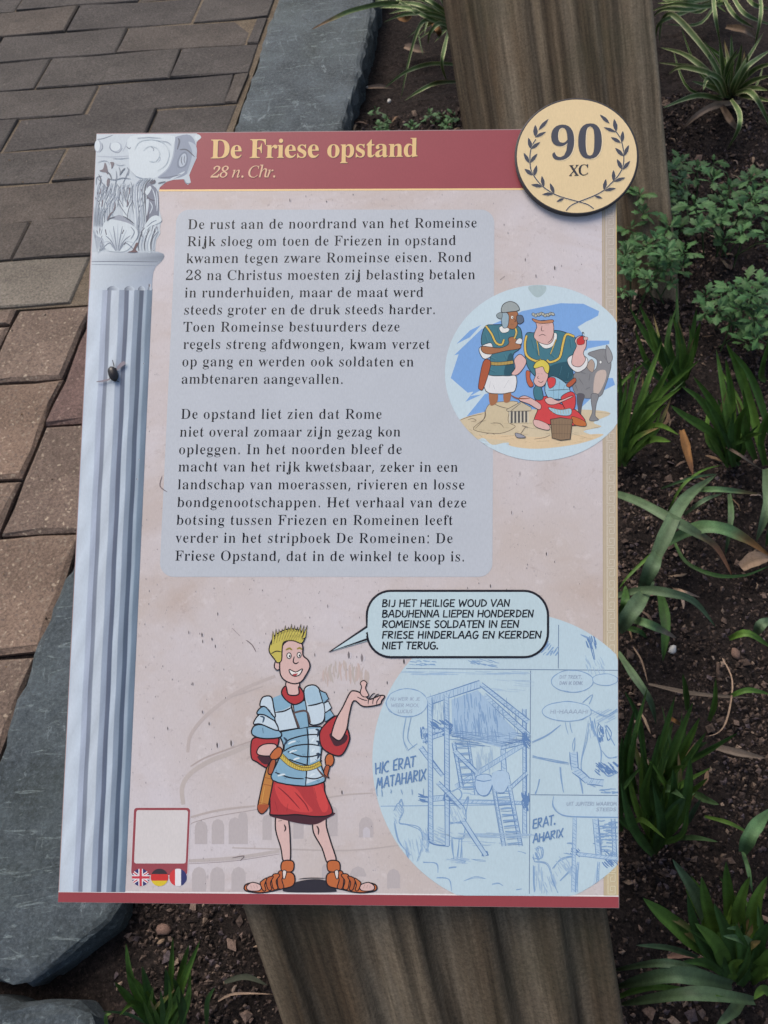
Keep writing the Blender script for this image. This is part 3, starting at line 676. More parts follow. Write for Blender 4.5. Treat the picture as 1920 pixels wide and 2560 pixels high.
class Ink:
    STEP = 1e-6
    def __init__(s, name, z0, org=(0, 0), sc=1.0, clip=None, step=None):
        if z0 < .002: z0 *= .3
        s.name, s.z, s.z0, s.V, s.F, s.K = name, z0, z0, [], [], []
        s.step = step or s.STEP; s.top = None; s.lw = 1.0

        s.org, s.sc = org, sc
        s.clip = clip
    def bump(s):
        s.z += s.step
        if s.top and s.z > s.top[1]: s.z = s.top[0]
    def px(s, p): return (s.org[0]+p[0]/s.sc, s.org[1]+p[1]/s.sc)
    def add(s, contours, color):
        """contours in photo pixels"""
        s.bump()
        if s.clip: contours = [s.clip(c) for c in contours]; contours = [c for c in contours if len(c) > 2]
        if not contours: return
        loops = [[Vector((*loc(p[0], p[1], s.z), s.z)) for p in c] for c in contours]
        tris = tessellate_polygon([[Vector((v.x, v.y, 0)) for v in l] for l in loops])
        b = len(s.V); flat = [v for l in loops for v in l]
        s.V += flat
        many = isinstance(color, list)
        s.K += color if many else [color]*len(flat)
        for t in tris:
            a, b_, c_ = (flat[i] for i in t)
            if (b_-a).cross(c_-a).z < 0: t = (t[0], t[2], t[1])
            s.F.append(tuple(b+i for i in t))
    def fill(s, pts, color, smooth=True, k=4):
        if smooth: pts = smooth_pts(pts, True, k)
        s.add([[s.px(p) for p in pts]], color)
        return pts
    def shape(s, pts, color, w=3.2, smooth=True, line=None, k=4):
        q = s.fill(pts, color, smooth, k)
        s.stroke(list(q)+[q[0]], w, line or C(28, 24, 26), smooth=False, taper=0)
    def stroke(s, pts, w, color, smooth=True, taper=.7, k=4):
        w = w*(s.lw if w < 12 else 1)
        if smooth and len(pts) > 2: pts = smooth_pts(pts, False, k)
        P = [np.array(s.px(p)) for p in pts]; w = w/s.sc/2
        n = len(P); L, Rr = [], []
        for i in range(n):
            t = P[min(i+1, n-1)]-P[max(i-1, 0)]; ln = np.linalg.norm(t)
            if ln < 1e-6: t = np.array([1., 0]); ln = 1
            nn = np.array([-t[1], t[0]])/ln
            u = i/(n-1) if n > 1 else 0
            ww = w*(1-taper*abs(2*u-1)**3)
            L.append(P[i]+nn*ww); Rr.append(P[i]-nn*ww)
        s.bump()
        b = len(s.V)
        for a, c in zip(L, Rr):
            for q in (a, c):
                if s.clip: q = s.clip.pull(q)
                s.V.append(Vector((*loc(q[0], q[1], s.z), s.z))); s.K.append(color)
        for i in range(n-1):
            s.F.append((b+2*i, b+2*i+1, b+2*i+3, b+2*i+2))
    def ellipse(s, c, rx, ry, color, rot=0, n=28, w=0, line=None):
        pts = []
        for i in range(n):
            a = 2*math.pi*i/n; x, y = rx*math.cos(a), ry*math.sin(a)
            pts.append((c[0]+x*math.cos(rot)-y*math.sin(rot), c[1]+x*math.sin(rot)+y*math.cos(rot)))
        if w: s.shape(pts, color, w, False, line)
        else: s.fill(pts, color, False)
        return pts
    def build(s, mat=None, parent=None):
        # wind every face towards the reader
        F = []
        for f in s.F:
            a, b_, c_ = s.V[f[0]], s.V[f[1]], s.V[f[2]]
            F.append(f if (b_-a).cross(c_-a).z >= 0 else f[::-1])
        return mesh_obj(s.name, s.V, F, mat or M_PRINT, parent or sign, colors=s.K)

def upv(x):   # how upright lines of the print lean in the photo
    return np.array([.0505*(1-(x-190)/1355), -1.0])

def parse(d):
    a = d.split('|')
    return int(a[0])/1000, [[tuple(int(v)/1000 for v in p.split(',')) for p in c.split(' ')] for c in a[1:]]
FONT = {k: {c: parse(v) for c, v in f.items()} for k, f in (('R', SERIF), ('B', BOLD), ('I', ITAL))}

def text(ink, s, p0, p1, em, font, color, shear=0.0, space=.19, yscale=1.0):
    f = FONT[font]; em *= 1.455
    def gl(ch): return f.get(ch) or FONT['R'].get(ch) or FONT['B'][ch]
    p0, p1 = np.array(p0, float), np.array(p1, float)
    L = np.linalg.norm(p1-p0); d = (p1-p0)/L
    nat = sum(space if ch == ' ' else gl(ch)[0] for ch in s)*em
    track = (L-nat)/max(1, len(s)-1)
    if len(s) < 4: track = max(track, 0) if False else track
    x = 0
    for ch in s:
        if ch == ' ': x += space*em+track; continue
        adv, cs = gl(ch)
        if ch == 'j': x += .06*em
        sh = shear if ch not in f or shear < 0 else (shear if font != 'I' else 0)
        o = p0+d*x; u = upv(o[0])
        out = []
        for c in cs:
            out.append([tuple(o+d*((px_+sh*py_)*em)+u*(py_*em*yscale)) for px_, py_ in c])
        z = ink.z; ink.add(out, color); ink.z = z
        x += adv*em+track

# -- red title band, gold rule, bottom band, text panel
RED = C(152, 72, 80)
GOLD = C(240, 205, 150)
bands = Ink('title_band', .00020)
bands.add([[(243, 335), (1539.5, 322.2), (1541, 470), (236, 475)]], RED)
bands.add([[(236, 474.5), (1541, 469.5), (1541.1, 474), (235.7, 479)]], GOLD)
bands.build()
foot = Ink('bottom_band', .00020)
foot.add([[(146.5, 2227), (1546.2, 2238.3), (1546.2, 2241.8), (146.4, 2230.5)]], C(228, 222, 224))
foot.add([[(146.4, 2230.5), (1546.3, 2241.8), (1546.8, 2269.6), (145, 2255)]], C(150, 66, 72))
foot.build()

def rrect(x0, y0, x1, y1, xb0, xb1, r, n=8):
    """rounded rectangle whose sides lean with the print: top x0..x1, bottom xb0..xb1"""
    pts = []
    for (cx, cy, a0) in ((x1-r, y0+r, -90), (xb1-r, y1-r, 0), (xb0+r, y1-r, 90), (x0+r, y0+r, 180)):
        for i in range(n+1):
            a = R(a0+90*i/n); pts.append((cx+r*math.cos(a), cy+r*math.sin(a)))
    return pts
tp = Ink('text_panel_background', .00024)
tp.add([rrect(440, 524, 1236, 1442, 400, 1231, 34)], C(188, 193, 204))
tp.build()

# -- marble column printed down the left edge
def lerpc(a, b, t): return tuple(a[i]+(b[i]-a[i])*t for i in range(4))
colm = Ink('printed_column', .00028)
prof = [(0, (186, 200, 218)), (.03, (198, 208, 222)), (.20, (194, 206, 222)), (.215, (172, 182, 202)), (.285, (166, 176, 198)), (.295, (126, 134, 152)),
        (.345, (132, 140, 157)), (.36, (192, 202, 216)), (.47, (190, 200, 214)), (.485, (152, 164, 184)), (.555, (146, 158, 180)),
        (.57, (98, 106, 126)), (.625, (92, 102, 124)), (.64, (184, 196, 212)), (.705, (180, 192, 208)), (.72, (134, 148, 168)), (.785, (128, 142, 162)),
        (.80, (78, 92, 112)), (.855, (76, 88, 110)), (.87, (156, 170, 188)), (.905, (150, 166, 184)), (.925, (112, 130, 150)), (1, (104, 120, 140))]
def shaft_x(y):
    l = 241.6+(146-241.6)*(y-335)/(2254-335)+1.0
    r = 378+(313-378)*(y-790)/(2228-790)
    return l, r
NY = 24
for j in range(NY):
    y0 = 722+(2229.5-722)*j/NY; y1 = 722+(2229.5-722)*(j+1)/NY
    for i in range(len(prof)-1):
        (u0, c0), (u1, c1) = prof[i], prof[i+1]
        q = []
        ks = []
        for y, seed in ((y0, j), (y1, j+1)):
            l, r = shaft_x(y)
            for u, c in ((u0, c0), (u1, c1)):
                wv = 0 if u in (0, 1) else .004*math.sin(seed*1.7+u*9)
                dy = (u)*11*(y/2229) if j else 0
                q.append((l+(r-l)*(u+wv), min(y+ (0 if j == 0 and y == y0 else u*2), 2229.5+u)))
                m = 1+.04*math.sin(seed*2.3+u*21)
                ks.append(C(c[0]*m, c[1]*m, c[2]*m))
        z = colm.z
        colm.add([[q[0], q[1], q[3], q[2]]], [ks[0], ks[1], ks[3], ks[2]])
        colm.z = z
colm.z += 2e-5
colm.org, colm.sc = (200, 300), 4.425
G1, G2, G3, G4 = C(194, 204, 216), C(164, 174, 190), C(128, 138, 154), C(92, 98, 112)
GW = C(202, 212, 221)
# neck of the shaft with rounded flute tops
colm.add([[colm.px(p) for p in [(128, 1560), (905, 1560), (840, 1620), (812, 1680), (800, 1760), (796, 1880), (112, 1880)]]],
         [C(196, 206, 218), C(140, 150, 166), C(148, 158, 176), C(150, 160, 178), C(150, 162, 182), C(158, 170, 190), C(198, 208, 220)])
for (xa, xb, c1, c2) in ((112, 165, 0, 1), (300, 435, 1, 1), (490, 605, 1, 1), (640, 722, 1, 1), (748, 790, 1, 1)):
    l_, r_ = xa, xb; w_ = r_-l_
    top = [(l_, 1885), (l_+4, 1860), (l_+w_*.25, 1842), (l_+w_*.5, 1835), (l_+w_*.75, 1842), (r_-4, 1860), (r_, 1885)]
    ks = [C(96, 106, 124)]*3+[C(150, 160, 178)]+[C(192, 202, 216)]*3
    if xa < 200: ks = [C(198, 208, 220)]*7
    colm.add([[colm.px(p) for p in top]], ks)
# torus ring
colm.add([[colm.px(p) for p in [(134, 1462), (860, 1455), (925, 1480), (934, 1510), (905, 1560), (840, 1572), (128, 1566)]]],
         [C(206, 214, 224), C(180, 190, 204), C(134, 144, 160), C(116, 126, 142), C(128, 138, 154), C(150, 160, 176), C(188, 198, 210)])
colm.stroke([(128, 1568), (400, 1566), (860, 1570)], 8, C(100, 106, 124), taper=.3)
colm.stroke([(128, 1600), (400, 1602), (830, 1612)], 7, G3, taper=.3)
# capital
cap = [(184, 156), (1290, 148), (1342, 190), (1290, 245), (1282, 330), (1290, 420), (1240, 530), (1208, 610), (1226, 690), (1192, 718), (1150, 655),
       (1040, 660), (960, 682), (884, 742), (868, 800), (878, 1000), (906, 1100), (884, 1180), (888, 1250), (842, 1330), (830, 1458), (132, 1464)]
colm.add([[colm.px(p) for p in cap]], C(190, 200, 211))
def cf(pts, c, k=4): colm.fill(pts, c, True, k)
def cs(pts, w, c, t=.8): colm.stroke(pts, w, c, taper=t)
cf([(1000, 215), (1180, 160), (1262, 215), (1285, 330), (1262, 430), (1190, 590), (1040, 650), (860, 640), (960, 560), (1030, 420), (1040, 300)], C(140, 150, 170))
cf([(1200, 240), (1285, 290), (1285, 420), (1225, 540), (1180, 600), (1230, 440), (1240, 340)], C(172, 182, 198))
cf([(560, 180), (1000, 170), (1050, 240), (1020, 420), (960, 545), (850, 630), (660, 650), (560, 560), (540, 380)], GW)
cs([(1050, 240), (1030, 400), (970, 540), (860, 632)], 14, G2, .5)
cs([(1100, 330), (1180, 330), (1270, 410)], 16, G4)
cf([(1075, 460), (1110, 380), (1170, 350), (1195, 420), (1180, 500), (1120, 535), (1080, 520)], C(120, 130, 150))
cf([(1095, 460), (1125, 390), (1165, 372), (1178, 430), (1155, 500), (1105, 515)], C(178, 188, 204))
cs([(1130, 400), (1120, 450), (1135, 500)], 9, G4); cs([(1158, 390), (1152, 440), (1160, 480)], 8, G4)
cs([(1085, 200), (1100, 240), (1075, 330)], 20, C(96, 104, 120)); cs([(1130, 165), (1110, 220)], 14, G3)
cf([(1270, 180), (1310, 160), (1340, 190), (1310, 222), (1275, 215)], GW)
cs([(980, 668), (1090, 610), (1160, 570)], 20, G1); cs([(1150, 655), (1175, 700), (1215, 700)], 12, G3)
cs([(880, 640), (1010, 628), (1120, 600)], 12, C(110, 118, 136))
# egg and dart, scrolls at the top left
for c, rx, ry in (((400, 300), 66, 58), ((200, 290), 40, 72)):
    colm.ellipse(c, rx, ry, G2); colm.ellipse((c[0]-8, c[1]-6), rx-12, ry-10, GW)
cs([(190, 215), (260, 205), (370, 165)], 12, G3); cs([(240, 250), (250, 310), (215, 360)], 12, G3)
cs([(340, 250), (330, 310), (370, 350), (430, 360), (470, 310)], 9, G3); cs([(520, 240), (500, 300), (470, 350)], 9, G2)
cs([(510, 290), (545, 318), (560, 300)], 12, G3); cs([(190, 400), (350, 408), (540, 398)], 10, G2, .4)
cs([(790, 300), (815, 320), (808, 345)], 9, G3); cs([(890, 410), (885, 440), (860, 470)], 9, G2)
# acanthus leaves
def fan(cx, cy, ln, a0, a1, n, wd, curl=.25):
    tips = []
    for i in range(n+1):
        a = R(a0+(a1-a0)*i/n); e_ = ln*(1-.25*abs(2*i/n-1)**2)
        tips.append((cx+math.sin(a)*e_, cy-math.cos(a)*e_))
    cf([(cx-wd*.3, cy)]+tips+[(cx+wd*.3, cy)], C(184, 194, 206), 3)
    for i in range(n+1):
        a = R(a0+(a1-a0)*i/n); e_ = ln*(1-.25*abs(2*i/n-1)**2)
        m = (cx+math.sin(a*.5)*e_*.55, cy-math.cos(a*.5)*e_*.55); t_ = tips[i]
        tt_ = (t_[0]+math.copysign(curl*40*abs(a), a), t_[1]+14*abs(a))
        cs([(cx+wd*.3*math.sin(a), cy), m, tt_], 15, GW, .8)
        cs([(cx+wd*.3*math.sin(a)+9, cy), (m[0]+10, m[1]), (tt_[0]+9, tt_[1]+12)], 8, G3 if i % 2 else G4, .85)
        if i < n: cf([(t_[0]+6, t_[1]+22), (t_[0]+20, t_[1]+34), (t_[0]+15, t_[1]+62)], C(122, 122, 136), 2)
fan(250, 1140, 430, -16, 22, 7, 90); fan(500, 1180, 470, -14, 16, 6, 90); fan(620, 1230, 500, -8, 14, 5, 60)
fan(205, 1450, 280, -14, 22, 5, 60); fan(770, 1450, 340, -24, 20, 6, 80)
DK = C(112, 104, 114)
cf([(215, 560), (255, 540), (275, 470), (300, 520), (310, 600), (285, 580), (250, 575)], DK); cf([(335, 465), (380, 475), (350, 540), (345, 500)], DK)
cf([(300, 660), (330, 650), (320, 735), (295, 730)], DK); cf([(790, 680), (830, 660), (830, 700), (760, 715)], C(92, 90, 104))
for q in ([(180, 720), (185, 640), (240, 620)], [(400, 560), (405, 620), (395, 690), (370, 800)], [(545, 540), (520, 600), (470, 710)],
          [(430, 520), (445, 570), (440, 620)], [(520, 520), (540, 560), (530, 610)]): cs(q, 12, G3)
for i in range(6):
    x = 600+i*27
    cs([(x+70, 655), (x+18, 720), (x+8, 850), (x+22, 1000), (x+28, 1120), (x+14, 1250)], 12 if i % 2 else 17, (G3 if i % 2 else G2) if i < 4 else G4, .5)
cf([(740, 700), (800, 720), (862, 800), (870, 1040), (860, 1100), (790, 1080), (735, 1110), (745, 900)], C(118, 124, 142))
cf([(720, 790), (770, 730), (790, 760), (745, 830)], GW); cf([(730, 900), (760, 880), (755, 980), (735, 1060)], G1)
for q in ([(800, 760), (830, 850), (838, 950)], [(845, 780), (855, 900), (850, 1010)], [(770, 900), (800, 960), (770, 1040)]): cs(q, 11, G1)
cs([(735, 840), (780, 880), (830, 890)], 12, C(84, 80, 96)); cs([(755, 1010), (750, 1090), (740, 1150)], 14, C(88, 84, 98))
for i in range(7):
    x = 176+i*30
    cs([(x+110-i*8, 740+i*14), (x+30, 830+i*10), (x, 960), (x+6, 1180-i*6)], 9 if i % 2 else 13, G3 if i % 2 else G2, .7)
for q in ([(235, 760), (225, 800), (215, 820)], [(250, 880), (245, 930), (240, 960)], [(545, 745), (550, 790), (540, 820)], [(520, 880), (530, 930), (515, 960)],
          [(380, 900), (385, 960), (370, 1010)], [(370, 1010), (330, 1050), (300, 1110)]): cs(q, 17, DK)
cf([(300, 1110), (340, 1080), (400, 1060), (440, 1050), (520, 1100), (590, 1160), (560, 1170), (480, 1120), (400, 1120), (320, 1140)], C(150, 156, 172))
cf([(255, 1160), (330, 1100), (420, 1110), (530, 1140), (610, 1190), (640, 1260), (600, 1350), (520, 1440), (430, 1458), (300, 1440), (250, 1340)], GW)
for i in range(11):
    a = R(-78+i*15.6); x, y = 420+math.sin(a)*190, 1440-math.cos(a)*300
    cs([(415+math.sin(a)*22, 1450), (415+math.sin(a)*90, 1320+abs(a)*30), (x, y+10+abs(a)*40)], 8 if i % 2 else 12, G2 if i % 2 else G3, .7)
cf([(690, 1240), (720, 1160), (780, 1080), (840, 1055), (890, 1080), (900, 1120), (850, 1150), (760, 1190), (720, 1290)], GW)
cs([(735, 1185), (800, 1130), (850, 1110)], 11, G3); cs([(690, 1300), (680, 1240), (720, 1190)], 12, G4)
for i in range(6):
    x = 650+i*34
    cs([(x+50, 1200+i*6), (x+12, 1300), (x-6, 1380), (x, 1450)], 11, G2 if i % 2 else G4, .7)
cf([(525, 1462), (580, 1440), (620, 1360), (645, 1370), (615, 1430), (635, 1462)], C(104, 80, 84))
for q in ([(280, 1210), (292, 1270)], [(465, 1260), (485, 1215)], [(240, 1340), (255, 1380)], [(490, 1380), (505, 1350)], [(830, 1200), (822, 1250)]): cs(q, 15, C(92, 92, 106), .3)
for i in range(8): cs([(140+i*9, 1200+i*20), (165+i*12, 1310), (190+i*12, 1440)], 7, G2)
for q in ([(600, 330), (660, 240), (800, 215), (930, 260), (985, 370), (950, 490), (860, 560)], [(700, 340), (760, 290), (850, 310), (880, 390), (830, 460), (760, 450)]): cs(q, 7, C(186, 198, 210), .6)
for i in range(9):   # more flutes and hollows between the leaves
    x = 185+i*46
    cs([(x+30, 690+(i % 3)*20), (x+6, 760), (x+2, 860), (x+16, 960)], 7, G2, .8); cs([(x+44, 700), (x+20, 780), (x+18, 880)], 5, G3, .8)
for i in range(8):
    x = 150+i*14
    cs([(x+i*9, 960), (x+4, 1060), (x, 1180)], 6, G3 if i % 2 else G2)
for i in range(12):
    a = R(-70+i*12.5)
    cs([(415+math.sin(a)*60, 1410), (415+math.sin(a)*150, 1240+abs(a)*60)], 5, G3, .8)
for q in ([(300, 640), (380, 660), (470, 640), (560, 650)], [(190, 640), (250, 700), (300, 760)], [(400, 700), (440, 760), (430, 860), (410, 960)], [(470, 720), (500, 800), (500, 900)], [(560, 680), (580, 760), (575, 900), (590, 1040)], [(410, 880), (450, 960), (520, 1060)], [(560, 1180), (600, 1240), (560, 1320)], [(640, 1150), (650, 1250), (620, 1330)]):
    cs(q, 10, G3, .8)
for q in ([(195, 470), (240, 450), (300, 455), (330, 500)], [(390, 480), (440, 500), (500, 490)], [(560, 560), (620, 620), (700, 645), (800, 640)], [(350, 420), (450, 425), (540, 415)], [(620, 200), (760, 190), (900, 200)], [(860, 230), (960, 240), (1010, 280)]): cs(q, 7, G2, .8)
for q in ([(205, 600), (230, 660), (215, 720)], [(290, 560), (330, 600), (350, 660)], [(445, 600), (470, 560), (500, 530)], [(470, 1060), (540, 1100), (600, 1150)], [(300, 1120), (330, 1090), (390, 1070)], [(860, 700), (900, 690), (950, 680)]): cs(q, 12, G4, .9)
colm.build()

# -- greek key border down the right edge
key = Ink('greek_key_border', .00026)
def bx(y, u): # u: 0 left of the border, 1 its right edge
    l = 1505+(1509-1505)*(y-480)/1760; r = 1541.4+(1546.0-1541.4)*(y-480)/1760
    return l+(r-l)*u
key.add([[(bx(y, 0), y) for y in np.linspace(478, 2239, 12)]+[(bx(y, 1), y) for y in np.linspace(2239, 478, 12)]],
        [lerpc(C(184, 172, 164), C(196, 180, 150), i/11) for i in range(12)]+[lerpc(C(196, 180, 150), C(184, 172, 164), i/11) for i in range(12)])
def kc(y): t = (y-480)/1760; return lerpc(C(198, 188, 180), C(212, 204, 176), t), lerpc(C(172, 158, 150), C(178, 162, 128), t)
for a, b in ((.0, .06), (.13, .18), (.94, 1.0)):
    key.add([[(bx(480, a), 480), (bx(480, b), 480), (bx(2238, b), 2238), (bx(2238, a), 2238)]], C(206, 180, 130) if a > .5 else C(180, 164, 140))
y = 492; k_ = 0
while y < 2216:
    lt, dk = kc(y); h_ = 25.0*(1+(y-480)/1760*.12)
    f_ = 1 if k_ % 2 else -1
    def q(u, v): return (bx(y, .30+.56*u), y+h_*(v if f_ > 0 else 1-v))
    for off_, c_ in ((.0, dk), (.05, lt)):
        P = [q(.0+off_, -.05), q(.0+off_, .92), q(.92, .92), q(.92, .22), q(.36, .22), q(.36, .62), q(.62, .62)]
        P = [(p[0]-off_*18, p[1]-off_*14) for p in P]
        for a, b in zip(P[:-1], P[1:]):
            key.stroke([a, b], 2.0, c_, smooth=False, taper=0)
    key.z = key.z0+8e-6+2e-5*(k_ % 2)
    y += h_; k_ += 1
key.build()

# -- faint amphitheatre printed in the background
ar = Ink('printed_amphitheatre', .00015, (300, 1500), 2.835, step=1.5e-7)
A1, A2, A3 = C(188, 177, 175), C(185, 176, 179), C(186, 176, 178)
ar.stroke([(450, 1450), (440, 1330), (500, 1230), (640, 1140), (800, 1080), (950, 1010)], 34, A1, taper=.2)
ar.stroke([(480, 1080), (500, 960), (600, 830), (760, 700), (900, 620), (1100, 540)], 26, C(188, 176, 175), taper=.2)
ar.stroke([(500, 1180), (600, 1120), (760, 1060), (930, 1000)], 12, C(178, 165, 163), taper=.2)
ar.stroke([(500, 1540), (700, 1490), (960, 1460)], 16, C(184, 172, 170), taper=.2)
ar.stroke([(500, 1590), (540, 1570), (700, 1530), (1000, 1480)], 6, C(170, 158, 158), taper=.2)
ar.stroke([(480, 1850), (800, 1830), (1130, 1780)], 26, C(186, 176, 176), taper=.2)
ar.stroke([(480, 1870), (800, 1850), (1130, 1800)], 5, C(164, 152, 154), taper=.2)
def arch(x0, x1, yt, yb, c):
    w = x1-x0
    ar.fill([(x0, yb), (x0, yt+w*.5), (x0+w*.15, yt+w*.16), (x0+w*.5, yt), (x1-w*.15, yt+w*.16), (x1, yt+w*.5), (x1, yb)], c, False)
for x in (530, 650, 770, 860-4): arch(x, x+88 if x < 800 else x+50, 1530+ (860-x)*.1, 1730, A2)
for x in (510, 640, 790): arch(x, x+100, 1890, 2065, A2)
for x0, x1, yt, yb in ((1010, 1075, 1520, 1700),): arch(x0, x1, yt, yb, A2)
ar.org, ar.sc = (580, 1540), 3.071
for x0, x1, yt, yb in ((50, 118, 1500, 1720), (470, 550, 1560, 1710), (740, 810, 1460, 1690), (975, 1085, 1540, 1700), (690, 760, 1900, 2080), (1190, 1290, 1940, 2090), (905, 1030, 1920, 2000)):
    arch(x0, x1, yt, yb, A2)
arch(1005, 1060, 1620, 1700, C(196, 190, 198))
for q in ([(0, 1780), (400, 1790), (900, 1800), (1280, 1760)], [(700, 1400), (900, 1370), (1080, 1360)], [(0, 1000), (140, 990)], [(0, 620), (180, 560), (240, 540)]): ar.stroke(q, 12, C(184, 173, 172), taper=.4)
# rust coloured weathering above the hand
for i in range(26):
    x, y0_ = 700+i*14+rng.normal(0, 6), 330+abs(i-12)*7+rng.normal(0, 16)
    ar.stroke([(x, y0_), (x+rng.normal(0, 8), y0_+50), (x+rng.normal(0, 10), y0_+90+rng.uniform(0, 60))], rng.uniform(8, 22), C(190+rng.uniform(-5, 6), 176, 172), taper=.8)
# pits and cracks all over the stone
ar.org, ar.sc = (0, 0), 1
def pit(x, y, s, a):
    pts = [(x+s*r_*math.cos(t)*(.45), y+s*r_*math.sin(t)) for t, r_ in ((0, .7), (.9, .9), (1.6, 1.2), (2.5, .8), (3.4, .9), (4.5, 1.3), (5.4, .8))]
    c = rng.uniform(70, 150)
    ar.fill(pts, C(c, c*.94, c*.97), False)
    ar.stroke([(x+s*.5, y-s), (x+s*.7, y), (x+s*.4, y+s)], s*.4, C(206, 200, 208))
free = [(330, 545, 1460, 2225), (545, 1000, 1460, 1760), (1240, 1490, 560, 700), (900, 1170, 1680, 2220), (1240, 1490, 1170, 1460), (385, 1490, 482, 518), (340, 395, 560, 1450), (560, 1400, 1450, 1475)]
for (x0, x1, y0_, y1_) in free:
    for i in range(int((x1-x0)*(y1_-y0_)/2600)):
        pit(rng.uniform(x0, x1), rng.uniform(y0_, y1_), rng.choice([1.2, 1.8, 2.4, 4.2], p=[.45, .3, .17, .08]), 0)
for x, y, s in ((543, 1863, 6), (578, 1858, 7), (506, 1780, 4), (872, 1638, 8), (905, 1645, 9), (1010, 1654, 6), (1387, 670, 5), (1340, 690, 4), (855, 1981, 5), (1402, 1070, 4), (505, 1587, 5), (472, 1581, 4), (530, 1598, 4)): pit(x, y, s, 0)
for q in ([(405, 1190), (400, 1215), (418, 1230)], [(615, 1600), (630, 1612), (640, 1630)], [(580, 1570), (600, 1590)], [(1250, 700), (1262, 690)], [(580, 2145), (610, 2140), (600, 2152)]): ar.stroke(q, 2.4, C(120, 108, 112))
ar.build()['kind'] = 'stuff'

# -- lettering
INKC = C(8, 8, 12)
tt = Ink('title_lettering', .00030)
for dx, dy, c in ((1.6, 1.8, C(104, 62, 62)), (0, 0, C(226, 190, 134))):
    text(tt, 'De Friese opstand', (524.6+dx, 396+dy), (1045.4+dx, 391.6+dy), 71, 'B', c, space=.2); tt.z += 2e-5
for dx, dy, c in ((1.0, 1.2, C(110, 66, 66)), (0, 0, C(222, 180, 150))):
    text(tt, '28', (524.6+dx, 444+dy), (568+dx, 443.8+dy), 42, 'R', c, shear=.26); tt.z += 2e-5
    text(tt, 'n. Chr.', (580+dx, 443.8+dy), (691+dx, 443.3+dy), 43, 'I', c); tt.z += 2e-5
tt.build()
LINES = [("De rust aan de noordrand van het Romeinse", 468, 573, 1193, 568.7), ("Rijk sloeg om toen de Friezen in opstand", 466.5, 615.5, 1137.7, 612.6),
 ("kwamen tegen zware Romeinse eisen. Rond", 464, 658, 1180, 654.5), ("28 na Christus moesten zij belasting betalen", 463, 700.3, 1186, 698),
 ("in runderhuiden, maar de maat werd", 460, 743.7, 1059.6, 742.3), ("steeds groter en de druk steeds harder.", 458.3, 786.6, 1090, 785.2),
 ("Toen Romeinse bestuurders deze", 457.4, 829.5, 1000.3, 828.6), ("regels streng afdwongen, kwam verzet", 456.4, 872.5, 1075.5, 872.5),
 ("op gang en werden ook soldaten en", 454, 915.8, 1035.5, 916.3), ("ambtenaren aangevallen.", 452, 959.3, 859.5, 959.7),
 ("De opstand liet zien dat Rome", 450.6, 1047.2, 955.3, 1047.2), ("niet overal zomaar zijn gezag kon", 447.7, 1091.7, 999.3, 1091.2),
 ("opleggen. In het noorden bleef de", 445.7, 1135.7, 1005.7, 1135.2), ("macht van het rijk kwetsbaar, zeker in een", 444.2, 1178.7, 1142.6, 1179.7),
 ("landschap van moerassen, rivieren en losse", 442.7, 1223.2, 1162.4, 1223.7), ("bondgenootschappen. Het verhaal van deze", 441.7, 1267.7, 1167.3, 1268.7),
 ("botsing tussen Friezen en Romeinen leeft", 439.8, 1312.1, 1132.7, 1312.6), ("verder in het stripboek De Romeinen: De", 437.8, 1356.6, 1132.7, 1358.1),
 ("Friese Opstand, dat in de winkel te koop is.", 436.3, 1401.6, 1162.9, 1403.6)]
for s_, x0, y0_, x1, y1_ in LINES:
    bl = Ink('text_line', .00030)
    text(bl, s_, (x0, y0_), (x1, y1_), 37.2*(1+(y0_-570)/830*.02), 'R', INKC)
    bl.build()

